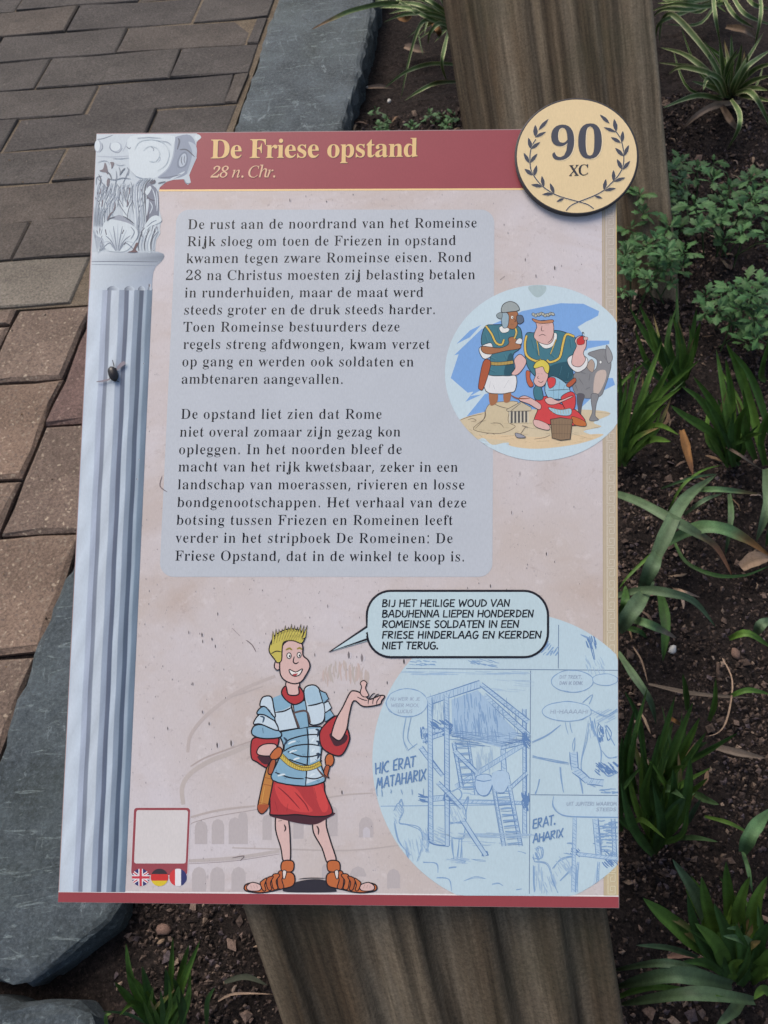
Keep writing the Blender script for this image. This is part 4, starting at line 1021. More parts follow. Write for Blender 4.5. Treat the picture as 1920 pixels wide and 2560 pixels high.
# -- stroke lettering for the speech balloon and the pencil notes
SK = {
 'A': (.74, [[(0, 0), (.34, 1), (.44, 1), (.72, 0)], [(.14, .34), (.66, .36)]]), 'B': (.64, [[(.06, 0), (.06, 1)], [(0, 1), (.42, .95), (.5, .76), (.1, .54)], [(.1, .54), (.52, .46), (.58, .2), (.4, 0), (.02, .02)]]),
 'C': (.64, [[(.6, .84), (.42, 1), (.16, .86), (.04, .45), (.18, .08), (.42, 0), (.62, .14)]]), 'D': (.70, [[(.08, 0), (.08, 1)], [(0, 1), (.42, .92), (.64, .55), (.5, .16), (.0, 0)]]),
 'E': (.58, [[(.56, 1), (.06, .97), (.05, .02), (.56, .03)], [(.06, .52), (.48, .54)]]), 'F': (.55, [[(.56, 1), (.06, .97), (.05, 0)], [(.06, .52), (.46, .54)]]),
 'G': (.72, [[(.62, .86), (.42, 1), (.16, .86), (.04, .45), (.18, .06), (.45, 0), (.64, .18), (.64, .42)], [(.38, .44), (.7, .44)]]), 'H': (.68, [[(.05, 0), (.05, 1)], [(.62, 0), (.62, 1)], [(.05, .5), (.62, .53)]]),
 'I': (.22, [[(.1, 0), (.1, 1)]]), 'J': (.48, [[(.42, 1), (.42, .2), (.26, 0), (.02, .08)]]), 'K': (.64, [[(.05, 0), (.05, 1)], [(.58, 1), (.08, .46), (.62, 0)]]),
 'L': (.52, [[(.05, 1), (.04, .03), (.52, .04)]]), 'M': (.86, [[(.0, 0), (.12, 1), (.4, .3), (.68, 1), (.8, 0)]]), 'N': (.68, [[(.04, 0), (.06, 1), (.58, .02), (.62, 1)]]),
 'O': (.76, [[(.36, 1), (.1, .82), (.04, .42), (.2, .06), (.44, .0), (.68, .24), (.7, .64), (.54, .94), (.34, 1)]]), 'P': (.58, [[(.06, 0), (.07, 1)], [(0, 1), (.44, .94), (.52, .7), (.36, .48), (.08, .44)]]),
 'R': (.64, [[(.06, 0), (.07, 1)], [(0, 1), (.46, .94), (.52, .74), (.36, .54), (.08, .5), (.6, 0)]]), 'S': (.58, [[(.54, .9), (.32, 1), (.08, .8), (.18, .58), (.46, .42), (.5, .18), (.28, 0), (.0, .1)]]),
 'T': (.60, [[(0, .98), (.62, 1)], [(.3, 1), (.28, 0)]]), 'U': (.68, [[(.05, 1), (.06, .3), (.2, .03), (.42, .03), (.6, .3), (.62, 1)]]), 'V': (.66, [[(0, 1), (.3, 0), (.64, 1)]]),
 'W': (.98, [[(0, 1), (.2, 0), (.48, .8), (.68, 0), (.96, 1)]]), 'X': (.62, [[(0, 1), (.6, 0)], [(.58, 1), (0, 0)]]), '.': (.24, [[(.06, .0), (.08, .1)]]), ',': (.24, [[(.1, .08), (.04, -.14)]]),
 '!': (.26, [[(.12, 1), (.08, .28)], [(.06, 0), (.07, .1)]]), '-': (.4, [[(.04, .46), (.34, .48)]]), '?': (.5, [[(.05, .85), (.25, 1), (.45, .8), (.22, .45), (.2, .28)], [(.19, 0), (.2, .1)]]),
}
def comic(ink, s, p0, p1, h, w, color, shear=.10, jit=.0, gap=.13, space=.42):
    p0, p1 = np.array(p0, float), np.array(p1, float)
    L = np.linalg.norm(p1-p0); d = (p1-p0)/L
    nat = sum(space if ch == ' ' else SK[ch][0]+gap for ch in s)-gap
    k = L/nat; x = 0; z = ink.z
    for i, ch in enumerate(s):
        if ch == ' ': x += space*k; continue
        adv, st = SK[ch]; o = p0+d*x; ink.z = z+(i % 2)*6e-6
        for q in st:
            pts = [tuple(o+d*((a*k+shear*b*h)+rng.normal(0, jit))+np.array([0, -1.])*(b*h+rng.normal(0, jit))) for a, b in q]
            ext_ = len(pts) > 3
            ww = w*(1.35 if ch == '.' else 1)
            if ch in 'BCDGJOPRSU?' and len(pts) > 2: ink.stroke(pts, ww, color, taper=.1)
            else:
                for a_, b_ in zip(pts[:-1], pts[1:]):
                    d_ = np.array(b_)-np.array(a_); d_ = d_/np.linalg.norm(d_)*ww*.28
                    ink.stroke([tuple(np.array(a_)-d_), tuple(np.array(b_)+d_)], ww, color, smooth=False, taper=.05)
        x += (adv+gap)*k
    ink.z = z+1.2e-5

bal = Ink('speech_balloon', .00110)
def balloon(x0, y0, x1, y1, rx, ry, tail=True, n=9):
    pts = []
    for cx, cy, a0 in ((x1-rx, y0+ry, -90), (x1-rx, y1-ry, 0), (x0+rx, y1-ry, 90), (x0+rx, y0+ry, 180)):
        for i in range(n+1):
            a = R(a0+90*i/n); pts.append((cx+rx*math.cos(a), cy+ry*math.sin(a)))
        if a0 == 90 and tail: pts += [(x0+3.5, 1597), (823, 1630), (x0, 1567)]
    return pts
outl = balloon(917, 1477.2, 1370, 1642.8, 60, 62)
bal.add([outl], C(190, 210, 220))
bal.stroke(outl+[outl[0]], 5.6, C(30, 28, 36), smooth=False, taper=0)
bal.build()
bt = Ink('speech_lettering', .00120)
for s_, x1, y_ in (('BIJ HET HEILIGE WOUD VAN', 1273, 1516.6), ('BADUHENNA LIEPEN HONDERDEN', 1333, 1543), ('ROMEINSE SOLDATEN IN EEN', 1296, 1569), ('FRIESE HINDERLAAG EN KEERDEN', 1352, 1595.8), ('NIET TERUG.', 1096, 1622.4)):
    comic(bt, s_, (955.5, y_), (x1, y_-.4), 17.2, 3.5, C(18, 18, 24), jit=.25)
bt.build()

# -- round colour picture
class EllClip:
    """keeps a drawing inside its printed oval and the sheet's right edge"""
    def __init__(s, cx, cy, rx, ry): s.c = (cx, cy, rx, ry)
    def xm(s, y): return 1540.6+(1546.2-1540.6)*(y-330)/1900
    def pull(s, q):
        cx, cy, rx, ry = s.c
        x, y = q[0], q[1]
        d = math.hypot((x-cx)/rx, (y-cy)/ry)
        if d > .995: x, y = cx+(x-cx)/d*.995, cy+(y-cy)/d*.995
        return np.array([min(x, s.xm(y)), min(max(y, 330), 2238+(x-930)*.004)])
    def __call__(s, c):
        out = []
        for p in c:
            q = s.pull(p)
            if not out or abs(out[-1][0]-q[0])+abs(out[-1][1]-q[1]) > .05: out.append(tuple(q))
        return out
def oval(ink, cx, cy, rx, ry, color, n=72):
    ink.add([[(cx+rx*math.cos(2*math.pi*i/n), cy+ry*math.sin(2*math.pi*i/n)) for i in range(n)]], color)
BK = C(34, 30, 32)
oc = (1350, 932, 239, 221)
pic = Ink('round_colour_picture', .00050, (1090, 690), 3.53, EllClip(*oc))
oval(pic, oc[0]-1.2, oc[1]+.8, oc[2]+1.5, oc[3]+1.5, C(150, 140, 150))
oval(pic, *oc, C(196, 214, 226))
BL = C(124, 166, 222)
for q in ([(160, 700), (400, 470), (760, 310), (1100, 240), (1300, 245), (1440, 310), (1430, 350), (1250, 450), (1330, 560), (1530, 560), (1530, 600), (1340, 640), (1200, 900), (1560, 900), (1580, 960), (1400, 1050), (1240, 1200), (270, 1240), (440, 1030), (260, 1110), (330, 1020), (280, 1030), (130, 900), (200, 690)],
          [(180, 600), (300, 480), (400, 430), (300, 540)]): pic.fill(q, BL, False)
for q in ([(1250, 450), (1330, 400), (1500, 330), (1600, 420), (1600, 540), (1540, 570), (1340, 570)], [(1300, 660), (1600, 610), (1600, 880), (1250, 880)], [(300, 1060), (480, 960), (560, 1000), (440, 1040)]): pic.fill(q, C(196, 214, 226), False)
pic.fill([(820, 90), (960, 85), (965, 140), (900, 190), (840, 150)], C(172, 190, 196))
SAND = C(208, 192, 164)
pic.fill([(200, 1275), (420, 1200), (640, 1180), (1340, 1180), (1540, 1215), (1390, 1290), (1460, 1330), (1300, 1370), (1390, 1420), (1000, 1440), (860, 1520), (640, 1470), (500, 1490), (420, 1430), (340, 1450), (260, 1350)], SAND, True)
pic.fill([(340, 1420), (620, 1455), (660, 1500), (900, 1525), (1260, 1480), (1480, 1400), (1300, 1400), (900, 1420), (560, 1400)], C(218, 194, 160), True)
for q in ([(205, 1275), (300, 1240), (420, 1215)], [(280, 1270), (320, 1258), (355, 1275), (310, 1285)], [(860, 1440), (960, 1425), (1010, 1400)], [(1200, 1390), (1330, 1430)], [(570, 1420), (690, 1408)], [(440, 1395), (480, 1385), (520, 1400)],
          [(1310, 1360), (1450, 1330)], [(890, 1460), (1000, 1455)], [(1400, 1200), (1540, 1215)], [(820, 1340), (900, 1350)], [(380, 1400), (410, 1420)], [(290, 1350), (320, 1365)]): pic.stroke(q, 5, C(110, 92, 76))
# rock and miniature temple
pic.shape([(330, 1355), (430, 1255), (440, 1180), (500, 1120), (720, 1110), (650, 1200), (640, 1290), (700, 1330), (560, 1390)], C(204, 188, 158), 5, True, C(110, 96, 80))
pic.shape([(620, 1180), (750, 1110), (840, 1160), (840, 1190), (630, 1195)], C(196, 184, 160), 5, False, C(90, 80, 70))
pic.fill([(640, 1195), (820, 1192), (815, 1290), (650, 1300)], C(84, 82, 82), False)
for x in range(645, 825, 32): pic.fill([(x, 1195), (x+14, 1195), (x+14, 1295), (x, 1300)], C(206, 198, 180), False)
pic.stroke([(630, 1302), (850, 1298)], 9, C(170, 156, 130))
for q in ([(430, 1180), (425, 1255), (345, 1350)], [(500, 1120), (560, 1150), (640, 1170)], [(650, 1200), (700, 1160), (750, 1120)], [(480, 1300), (560, 1300), (600, 1340)], [(370, 1300), (440, 1270)]): pic.stroke(q, 5, C(96, 84, 72))
# grey donkey at the right
GY, GYD = C(134, 134, 138), C(88, 88, 94)
pic.shape([(1200, 900), (1300, 800), (1400, 830), (1420, 740), (1340, 690), (1400, 660), (1500, 650), (1545, 760), (1530, 860), (1490, 980), (1450, 1060), (1330, 1080), (1230, 1040)], GY, 5, True, GYD)
pic.shape([(1505, 610), (1550, 680), (1555, 740), (1520, 770), (1500, 700)], C(150, 150, 154), 5, True, GYD)
pic.fill([(1410, 860), (1490, 830), (1500, 900), (1440, 1030), (1390, 1030)], C(196, 178, 170), True)
for x in (1250, 1375): pic.shape([(x, 1040), (x+60, 1050), (x+40, 1130), (x+30, 1230), (x+60, 1270), (x-20, 1275), (x+5, 1200), (x-5, 1110)], GY if x > 1300 else C(92, 88, 96), 5, True, GYD)
pic.ellipse((1452, 760), 11, 14, C(225, 225, 225), w=3)
pic.shape([(1330, 800), (1370, 735), (1400, 780), (1380, 850)], C(176, 156, 144), 4, True, GYD)
TEAL, TEALD = C(66, 118, 134), C(42, 84, 100)
SKN, SKB = C(216, 176, 172), C(164, 110, 76)
YEL = C(216, 184, 92)
# broad man with a laurel wreath
pic.shape([(790, 520), (880, 500), (1060, 480), (1170, 510), (1240, 560), (1250, 700), (1200, 760), (1210, 900), (1150, 940), (960, 930), (850, 860), (790, 740)], TEAL, 6, True, BK)
pic.fill([(1000, 800), (1190, 760), (1200, 900), (1140, 930), (1000, 920)], TEALD, True)
pic.shape([(905, 590), (960, 640), (1030, 620), (1065, 560), (1050, 500), (900, 560)], C(226, 226, 226), 4, True, BK)
pic.shape([(870, 500), (890, 450), (890, 400), (1020, 400), (1040, 490), (1030, 570), (980, 605), (900, 580), (865, 540)], SKN, 5, True, BK)
pic.shape([(850, 375), (930, 395), (1025, 385), (1030, 410), (930, 420), (870, 405)], C(184, 126, 92), 4, True, BK)
for i in range(9): pic.ellipse((862+i*21, 340+8*math.sin(i*1.5)), 19, 13, C(176, 178, 170), rot=.5*(-1)**i, n=10, w=3.5)
for q in ([(900, 430), (930, 432)], [(965, 432), (1000, 430)], [(905, 530), (940, 515), (970, 530)], [(935, 440), (930, 480), (955, 484)], [(1040, 500), (1020, 560), (985, 590)]): pic.stroke(q, 5, BK)
for q in ([(800, 525), (785, 600), (800, 700), (880, 750), (930, 740)], [(1220, 535), (1150, 515), (1120, 600), (1090, 720), (1010, 760), (980, 740)], [(890, 570), (910, 700)], [(1060, 560), (1010, 690)]):
    pic.stroke(q, 26 if len(q) > 3 else 12, BK, taper=.1); pic.stroke(q, 18 if len(q) > 3 else 7, YEL, taper=.1)
# his raised fist with a red apple, his sleeves and forearm
pic.shape([(1160, 730), (1230, 690), (1330, 720), (1330, 800), (1250, 850), (1180, 800)], C(222, 222, 224), 5, True, BK)
pic.shape([(1210, 690), (1240, 620), (1225, 570), (1260, 530), (1320, 540), (1325, 620), (1300, 680), (1320, 740), (1270, 800), (1200, 780)], SKN, 5, True, BK)
pic.shape([(1245, 560), (1290, 530), (1310, 560), (1305, 600), (1250, 605)], C(196, 56, 56), 4, True, BK)
pic.stroke([(1290, 530), (1295, 495), (1310, 515)], 6, BK)
for x in (1318, 1322): pic.shape([(x-18, 540), (x+15, 540), (x+15, 562), (x-14, 565)], SKN, 3, True, BK)
# tall dark skinned legionary
pic.fill([(470, 1020), (540, 1020), (540, 1110), (480, 1140)], SKB, True); pic.fill([(600, 1020), (660, 1020), (650, 1105), (600, 1110)], SKB, True)
pic.shape([(445, 870), (690, 865), (700, 1005), (640, 1030), (560, 1040), (440, 1015)], C(222, 222, 226), 6, True, BK)
for q in ([(600, 990), (640, 920)], [(520, 1000), (500, 950)], [(470, 990), (480, 930)]): pic.stroke(q, 5, C(130, 130, 140))
pic.shape([(430, 450), (520, 430), (720, 440), (760, 540), (740, 640), (680, 700), (690, 860), (590, 880), (450, 860), (480, 700), (400, 600)], TEAL, 6, True, BK)
pic.fill([(640, 700), (680, 700), (685, 850), (600, 870)], TEALD, True)
pic.shape([(380, 640), (470, 590), (500, 620), (490, 700), (420, 730)], C(224, 224, 226), 5, True, BK)
pic.shape([(410, 620), (560, 635), (640, 600), (640, 550), (690, 540), (740, 600), (740, 640), (620, 660), (480, 690), (410, 670)], SKB, 5, True, BK)
pic.shape([(700, 590), (730, 550), (760, 560), (750, 600)], C(222, 222, 224), 4, True, BK)
for q in ([(440, 440), (490, 510), (530, 590), (580, 605), (600, 560)], [(700, 460), (710, 500), (690, 550)]): pic.stroke(q, 24, BK, taper=.1); pic.stroke(q, 16, YEL, taper=.1)
pic.stroke([(475, 770), (560, 775), (680, 760)], 34, BK, taper=.05); pic.stroke([(475, 770), (560, 775), (680, 760)], 26, C(178, 150, 84), taper=.05)
for x in range(490, 680, 28): pic.stroke([(x, 758), (x, 788)], 4, BK)
pic.shape([(415, 760), (470, 740), (480, 800), (420, 990), (385, 1000), (375, 960)], C(172, 88, 56), 5, True, BK)
pic.shape([(560, 450), (640, 440), (640, 490), (580, 500)], C(226, 226, 226), 4, True, BK)
pic.shape([(600, 320), (710, 310), (725, 400), (700, 460), (650, 465), (600, 420)], SKB, 5, True, BK)
pic.shape([(580, 320), (640, 340), (635, 440), (600, 460), (580, 420)], C(150, 172, 186), 5, True, BK)
pic.shape([(580, 320), (590, 255), (650, 225), (710, 245), (735, 300), (660, 315)], C(156, 164, 166), 6, True, BK)
pic.shape([(535, 340), (580, 320), (580, 375), (545, 370)], C(140, 154, 160), 4, True, BK)
pic.shape([(715, 350), (760, 350), (775, 400), (735, 425), (715, 400)], C(92, 104, 124), 5, True, BK)
pic.ellipse((672, 365), 12, 15, C(230, 226, 220), w=3); pic.ellipse((675, 367), 4, 6, BK)
for q in ([(655, 340), (685, 335)], [(690, 375), (705, 395), (690, 405)], [(655, 425), (685, 425)]): pic.stroke(q, 5, BK)
pic.shape([(690, 740), (740, 690), (795, 740), (780, 800), (720, 870), (665, 865), (700, 810)], SKN, 5, True, BK)
for q in ([(430, 520), (450, 580)], [(540, 460), (560, 560)], [(700, 500), (690, 540)], [(480, 720), (520, 740)], [(600, 700), (620, 740)], [(470, 830), (520, 850)], [(840, 560), (860, 640)], [(1000, 680), (1040, 720)], [(1180, 560), (1190, 640)], [(900, 700), (880, 640)], [(1100, 800), (1080, 880)], [(1160, 860), (1150, 910)]):
    pic.stroke(q, 7, TEALD); pic.stroke([(p[0]+12, p[1]-6) for p in q], 6, C(98, 150, 164))
for q in ([(1260, 900), (1300, 960)], [(1230, 960), (1250, 1010)], [(1320, 1000), (1360, 980)], [(1360, 860), (1350, 920)], [(1480, 700), (1500, 740)], [(1280, 850), (1320, 860)]): pic.stroke(q, 8, GYD)
for i in range(40):
    x = rng.uniform(260, 1400); y = rng.uniform(1240, 1480)
    pic.stroke([(x, y), (x+rng.uniform(14, 50), y+rng.normal(0, 4))], 4, C(150, 130, 104))
# kneeling youth in red at the model
RD = C(206, 70, 72)
pic.shape([(880, 1090), (1000, 1060), (1080, 1120), (1230, 1180), (1320, 1290), (1200, 1320), (1000, 1310), (870, 1280), (900, 1170)], RD, 6, True, BK)
pic.shape([(1200, 1240), (1310, 1280), (1320, 1325), (1220, 1310)], C(190, 110, 60), 4, True, BK)
pic.shape([(860, 1270), (930, 1280), (1000, 1320), (990, 1360), (880, 1330)], SKN, 4, True, BK)
pic.shape([(990, 900), (1060, 890), (1160, 960), (1190, 1030), (1220, 1060), (1210, 1130), (1140, 1150), (1100, 1090), (1000, 1080), (960, 1000)], C(150, 190, 214), 6, True, BK)
for q in ([(990, 1010), (1080, 1005), (1180, 1000)], [(980, 960), (1070, 955)], [(1030, 900), (1040, 1080)], [(1090, 930), (1080, 1080)], [(1140, 960), (1120, 1010)]): pic.stroke(q, 5, BK)
pic.shape([(1110, 1060), (1190, 1020), (1230, 1060), (1220, 1170), (1150, 1180), (1110, 1110)], RD, 5, True, BK)
pic.shape([(1200, 1070), (1060, 1130), (990, 1130), (960, 1090), (1010, 1070), (1080, 1100), (1190, 1060)], SKN, 5, True, BK)
pic.shape([(870, 980), (920, 960), (945, 1080), (880, 1090), (860, 1030)], TEAL, 5, True, BK)
pic.shape([(740, 1070), (800, 1060), (920, 1130), (910, 1180), (820, 1130), (740, 1100)], SKN, 5, True, BK)
pic.stroke([(660, 1050), (720, 1080), (830, 1080)], 12, C(150, 90, 60))
pic.shape([(985, 905), (1050, 900), (1050, 960), (1000, 990)], RD, 4, True, BK)
pic.shape([(880, 800), (960, 790), (990, 860), (975, 930), (940, 975), (890, 970), (862, 930), (880, 870)], SKN, 5, True, BK)
pic.shape([(860, 800), (890, 755), (950, 740), (1000, 790), (990, 860), (960, 840), (940, 800), (880, 815)], C(214, 196, 84), 5, True, BK)
for q in ([(895, 865), (915, 862)], [(925, 862), (945, 866)], [(900, 925), (925, 940), (950, 925)], [(905, 880), (895, 900), (912, 905)]): pic.stroke(q, 5, BK)
pic.shape([(990, 1160), (1100, 1180), (1190, 1170), (1180, 1230), (1060, 1220)], C(160, 196, 214), 4, True, BK)
for x in range(1020, 1180, 24): pic.stroke([(x, 1165), (x+10, 1215)], 9, C(176, 140, 70))
pic.shape([(795, 840), (830, 845), (830, 900), (860, 960), (830, 980), (800, 930)], C(186, 96, 66), 4, True, BK)
pic.shape([(1150, 960), (1220, 900), (1235, 930), (1180, 980)], C(176, 90, 60), 4, True, BK)
# bucket and hammer
pic.shape([(1010, 1265), (1100, 1250), (1205, 1265), (1185, 1440), (1100, 1450), (1025, 1430)], C(140, 116, 92), 6, False, BK)
for x in range(1035, 1195, 26): pic.stroke([(x, 1270), (x+(1100-x)*.12, 1430)], 5, C(84, 68, 54))
pic.stroke([(1015, 1310), (1200, 1312)], 8, C(84, 70, 58)); pic.stroke([(1020, 1390), (1190, 1392)], 7, C(84, 70, 58))
pic.stroke([(735, 1410), (790, 1330)], 13, C(98, 80, 72)); pic.shape([(700, 1385), (760, 1400), (790, 1425), (715, 1425)], C(150, 150, 162), 4, True, BK); pic.stroke([(760, 1320), (815, 1335)], 14, C(96, 84, 80))
pic.build()

# -- blue pencil page in the large circle
oc = (1290, 1901, 361, 371)
sk = Ink('pencil_sketch', .00050, (900, 1550), 2.5136, EllClip(*oc), step=4e-7)
n = 110
sk_bg = C(188, 209, 222)
sk.add([[sk.clip.pull((oc[0]+oc[2]*1.0*math.cos(2*math.pi*i/n), oc[1]+oc[3]*math.sin(2*math.pi*i/n))) for i in range(n)]], sk_bg)
sk.z += 1e-5; sk.top = (sk.z, sk.z+8e-5)
P1, P2, P3, P4 = C(160, 186, 214), C(132, 163, 202), C(102, 136, 184), C(104, 126, 158)
def pen(q, w=4, c=P2, jit=3, rep=1):
    for r_ in range(rep):
        pp = [(p[0]+rng.normal(0, jit), p[1]+rng.normal(0, jit)) for p in q]
        if len(pp) == 2: pp = [pp[0], ((pp[0][0]+pp[1][0])/2+rng.normal(0, jit), (pp[0][1]+pp[1][1])/2+rng.normal(0, jit)), pp[1]]
        sk.stroke(pp, w*rng.uniform(.5, 1.0), c, taper=.4)
def hatch(x0, y0_, x1, y1_, n_, ang, w=5, c=P1, ln=None):
    for i in range(n_):
        x, y = rng.uniform(x0, x1), rng.uniform(y0_, y1_); l_ = (ln or 60)*rng.uniform(.6, 1.2)/2
        pen([(x-l_*math.cos(ang), y-l_*math.sin(ang)), (x+l_*math.cos(ang), y+l_*math.sin(ang))], w, c, 2)
def beam(a, b, w, c=P3, rep=1):
    a, b = np.array(a, float), np.array(b, float); d = (b-a)/np.linalg.norm(b-a); nn = np.array([-d[1], d[0]])*w/2
    sk.fill([tuple(a+nn), tuple(b+nn), tuple(b-nn), tuple(a-nn)], C(176, 200, 222), False)
    for s_ in (-1, 1):
        pen([tuple(a+nn*s_), tuple((a+b)/2+nn*s_), tuple(b+nn*s_)], 5, c, 2, 2)
    for i in range(int(np.linalg.norm(b-a)/22)):
        p = a+d*(i*22+rng.uniform(0, 14)); pen([tuple(p+nn*.8), tuple(p-nn*.8+d*14)], 4, P2, 2)
# panel frames
for q in ([(290, 305), (1620, 316)], [(1072, 318), (1064, 1720)], [(1248, 30), (1246, 305)], [(1072, 1098), (1620, 1103)], [(130, 1170), (1060, 1160)]):
    sk.stroke([q[0], ((q[0][0]+q[1][0])/2, (q[0][1]+q[1][1])/2), q[1]], 5, P4 if q[0][0] != 130 else P2, taper=.1)
# raised hut
hatch(250, 325, 1040, 345, 26, .02, 5, P1, 160); hatch(800, 380, 1040, 450, 10, .05, 4, P1, 120)
beam((430, 510), (760, 400), 46); beam((760, 405), (1060, 640), 26); beam((780, 470), (1062, 730), 30)
sk.fill([(575, 500), (740, 440), (1000, 720), (880, 800), (580, 720)], C(164, 190, 218), False)
hatch(590, 480, 760, 720, 46, 1.5, 6, P2, 90); hatch(740, 560, 900, 740, 34, 1.4, 6, P2, 80); hatch(600, 700, 900, 790, 34, .15, 6, P2, 110)
for q in ([(640, 490), (645, 700)], [(690, 470), (680, 700)], [(770, 500), (770, 690)], [(640, 520), (780, 500)], [(660, 520), (760, 690)], [(680, 690), (770, 560)], [(830, 580), (835, 720)], [(880, 620), (885, 730)], [(700, 470), (760, 540)], [(960, 690), (965, 740)]):
    pen(q, 13, P2, 3); pen(q, 5, P3, 5, 2)
beam((575, 720), (1050, 770), 24); beam((390, 700), (560, 690), 30); beam((390, 760), (560, 700), 24); beam((880, 810), (1050, 760), 22)
for x, y0_, y1_ in ((440, 510, 1400), (545, 470, 1420), (1032, 560, 1360)):
    beam((x, y0_), (x+4, y1_), 30 if x != 1032 else 24)
for x, y in ((400, 705), (430, 745), (545, 700), (560, 680), (1045, 770), (1040, 735)): hatch(x-20, y-25, x+20, y+25, 22, rng.uniform(0, 3), 8, P3, 34)
hatch(450, 640, 560, 680, 22, .6, 9, P3, 50)
beam((900, 800), (905, 960), 30); beam((380, 800), (520, 980), 24)
beam((1040, 775), (600, 1050), 24, P2)
hatch(600, 500, 1000, 740, 60, 1.5, 3, P3, 60); hatch(590, 700, 1040, 790, 60, .12, 3, P3, 80); hatch(440, 480, 560, 700, 40, 1.5, 3, P2, 80)
for i in range(9): pen([(600+i*42, 560+i*14), (606+i*42, 720+i*5)], 7, P3, 3, 2)
# ladder behind, pots, rear wall
for a, b in (((590, 770), (640, 1060)), ((680, 760), (730, 1100)), ((840, 1030), (905, 1420)), ((930, 1000), (1010, 1420))): beam(a, b, 20)
for i in range(7): pen([(600+i*7, 800+i*42), (690+i*7, 795+i*42)], 14, P2, 2); pen([(600+i*7, 812+i*42), (690+i*7, 807+i*42)], 5, P3, 2)
for i in range(10): pen([(856+i*8, 1080+i*36), (945+i*8, 1075+i*36)], 14, P2, 2); pen([(856+i*8, 1092+i*36), (945+i*8, 1087+i*36)], 5, P3, 2)
beam((590, 820), (735, 960), 24)
hatch(730, 830, 840, 940, 26, 1.45, 5, P1, 90)
for x0, y0_ in ((730, 980), (835, 960)):
    q = [(x0, y0_), (x0+45, y0_-12), (x0+95, y0_), (x0+100, y0_+60), (x0+70, y0_+120), (x0+20, y0_+115), (x0-8, y0_+60)]
    sk.fill(q, C(176, 200, 224)); pen(q+[q[0]], 6, P3, 2, 2); pen([(x0, y0_+26), (x0+48, y0_+34), (x0+98, y0_+24)], 6, P3, 2, 2)
hatch(660, 1030, 800, 1100, 16, .1, 8, P1, 70)
beam((395, 1130), (560, 1115), 34); beam((570, 1140), (1055, 1150), 22, P2)
for x, y in ((400, 1120), (545, 1110), (1040, 1120), (1035, 1160), (560, 1130)): hatch(x-18, y-25, x+22, y+25, 22, rng.uniform(0, 3), 8, P3, 32)
beam((950, 1050), (1050, 960), 20); beam((490, 1020), (640, 1180), 26); beam((640, 1250), (790, 1480), 26)
sk.fill([(765, 1460), (800, 1450), (810, 1480), (765, 1485)], P3, False)
# standing worker, goats, mounds in loose pencil
for q in ([(570, 1080), (620, 1060), (640, 1100), (610, 1140), (575, 1130)], [(560, 1150), (650, 1170), (660, 1270), (560, 1270)], [(560, 1280), (650, 1270), (650, 1370), (570, 1370)], [(580, 1370), (590, 1500)], [(620, 1370), (612, 1500)], [(640, 1370), (636, 1500)], [(570, 1500), (660, 1510), (640, 1530)], [(640, 1180), (680, 1110), (660, 1240)]): pen(q, 6, P2, 3, 3)
hatch(565, 1160, 650, 1260, 20, 1.2, 5, P1, 50); hatch(570, 1490, 670, 1530, 14, .1, 6, P1, 60)
for q in ([(215, 1200), (240, 1150), (265, 1200), (245, 1270), (300, 1285), (380, 1310), (390, 1400), (360, 1520)], [(215, 1270), (240, 1390), (320, 1480)], [(290, 1400), (300, 1500)], [(390, 1330), (430, 1370), (420, 1460)], [(245, 1150), (260, 1130), (270, 1170)]): pen(q, 6, P2, 4, 3)
hatch(380, 1340, 430, 1440, 22, 1.3, 6, P1, 60); hatch(220, 1180, 260, 1270, 12, 1.0, 6, P1, 40); hatch(270, 1390, 370, 1480, 14, 1.4, 5, P1, 60)
pen([(430, 1300), (440, 1400), (560, 1420)], 8, P3, 3, 2); hatch(450, 1300, 560, 1410, 30, .4, 6, P1, 60)
hatch(650, 1340, 1060, 1370, 30, .05, 6, P1, 120); hatch(640, 1380, 1000, 1420, 10, .05, 5, P1, 90)
for q in ([(400, 1520), (480, 1530), (490, 1590)], [(480, 1620), (560, 1630), (575, 1700)], [(650, 1640), (720, 1615), (790, 1625)], [(830, 1665), (870, 1655), (900, 1670)], [(980, 1700), (1020, 1690)], [(560, 1560), (610, 1555)], [(990, 1450), (1040, 1470)], [(700, 1500), (790, 1515)]): pen(q, 6, P2, 3, 2)
hatch(1150, 150, 1240, 220, 22, 2.2, 8, P2, 40); hatch(330, 250, 470, 285, 14, .1, 6, P2, 50); hatch(700, 250, 860, 290, 22, .3, 6, P2, 50)
hatch(1420, 110, 1480, 170, 16, 1.3, 8, P3, 40); pen([(1440, 120), (1470, 250)], 8, P3, 3, 2); hatch(1420, 240, 1540, 330, 18, 1.2, 6, P1, 50); pen([(1390, 90), (1450, 120)], 6, P2, 2, 2)
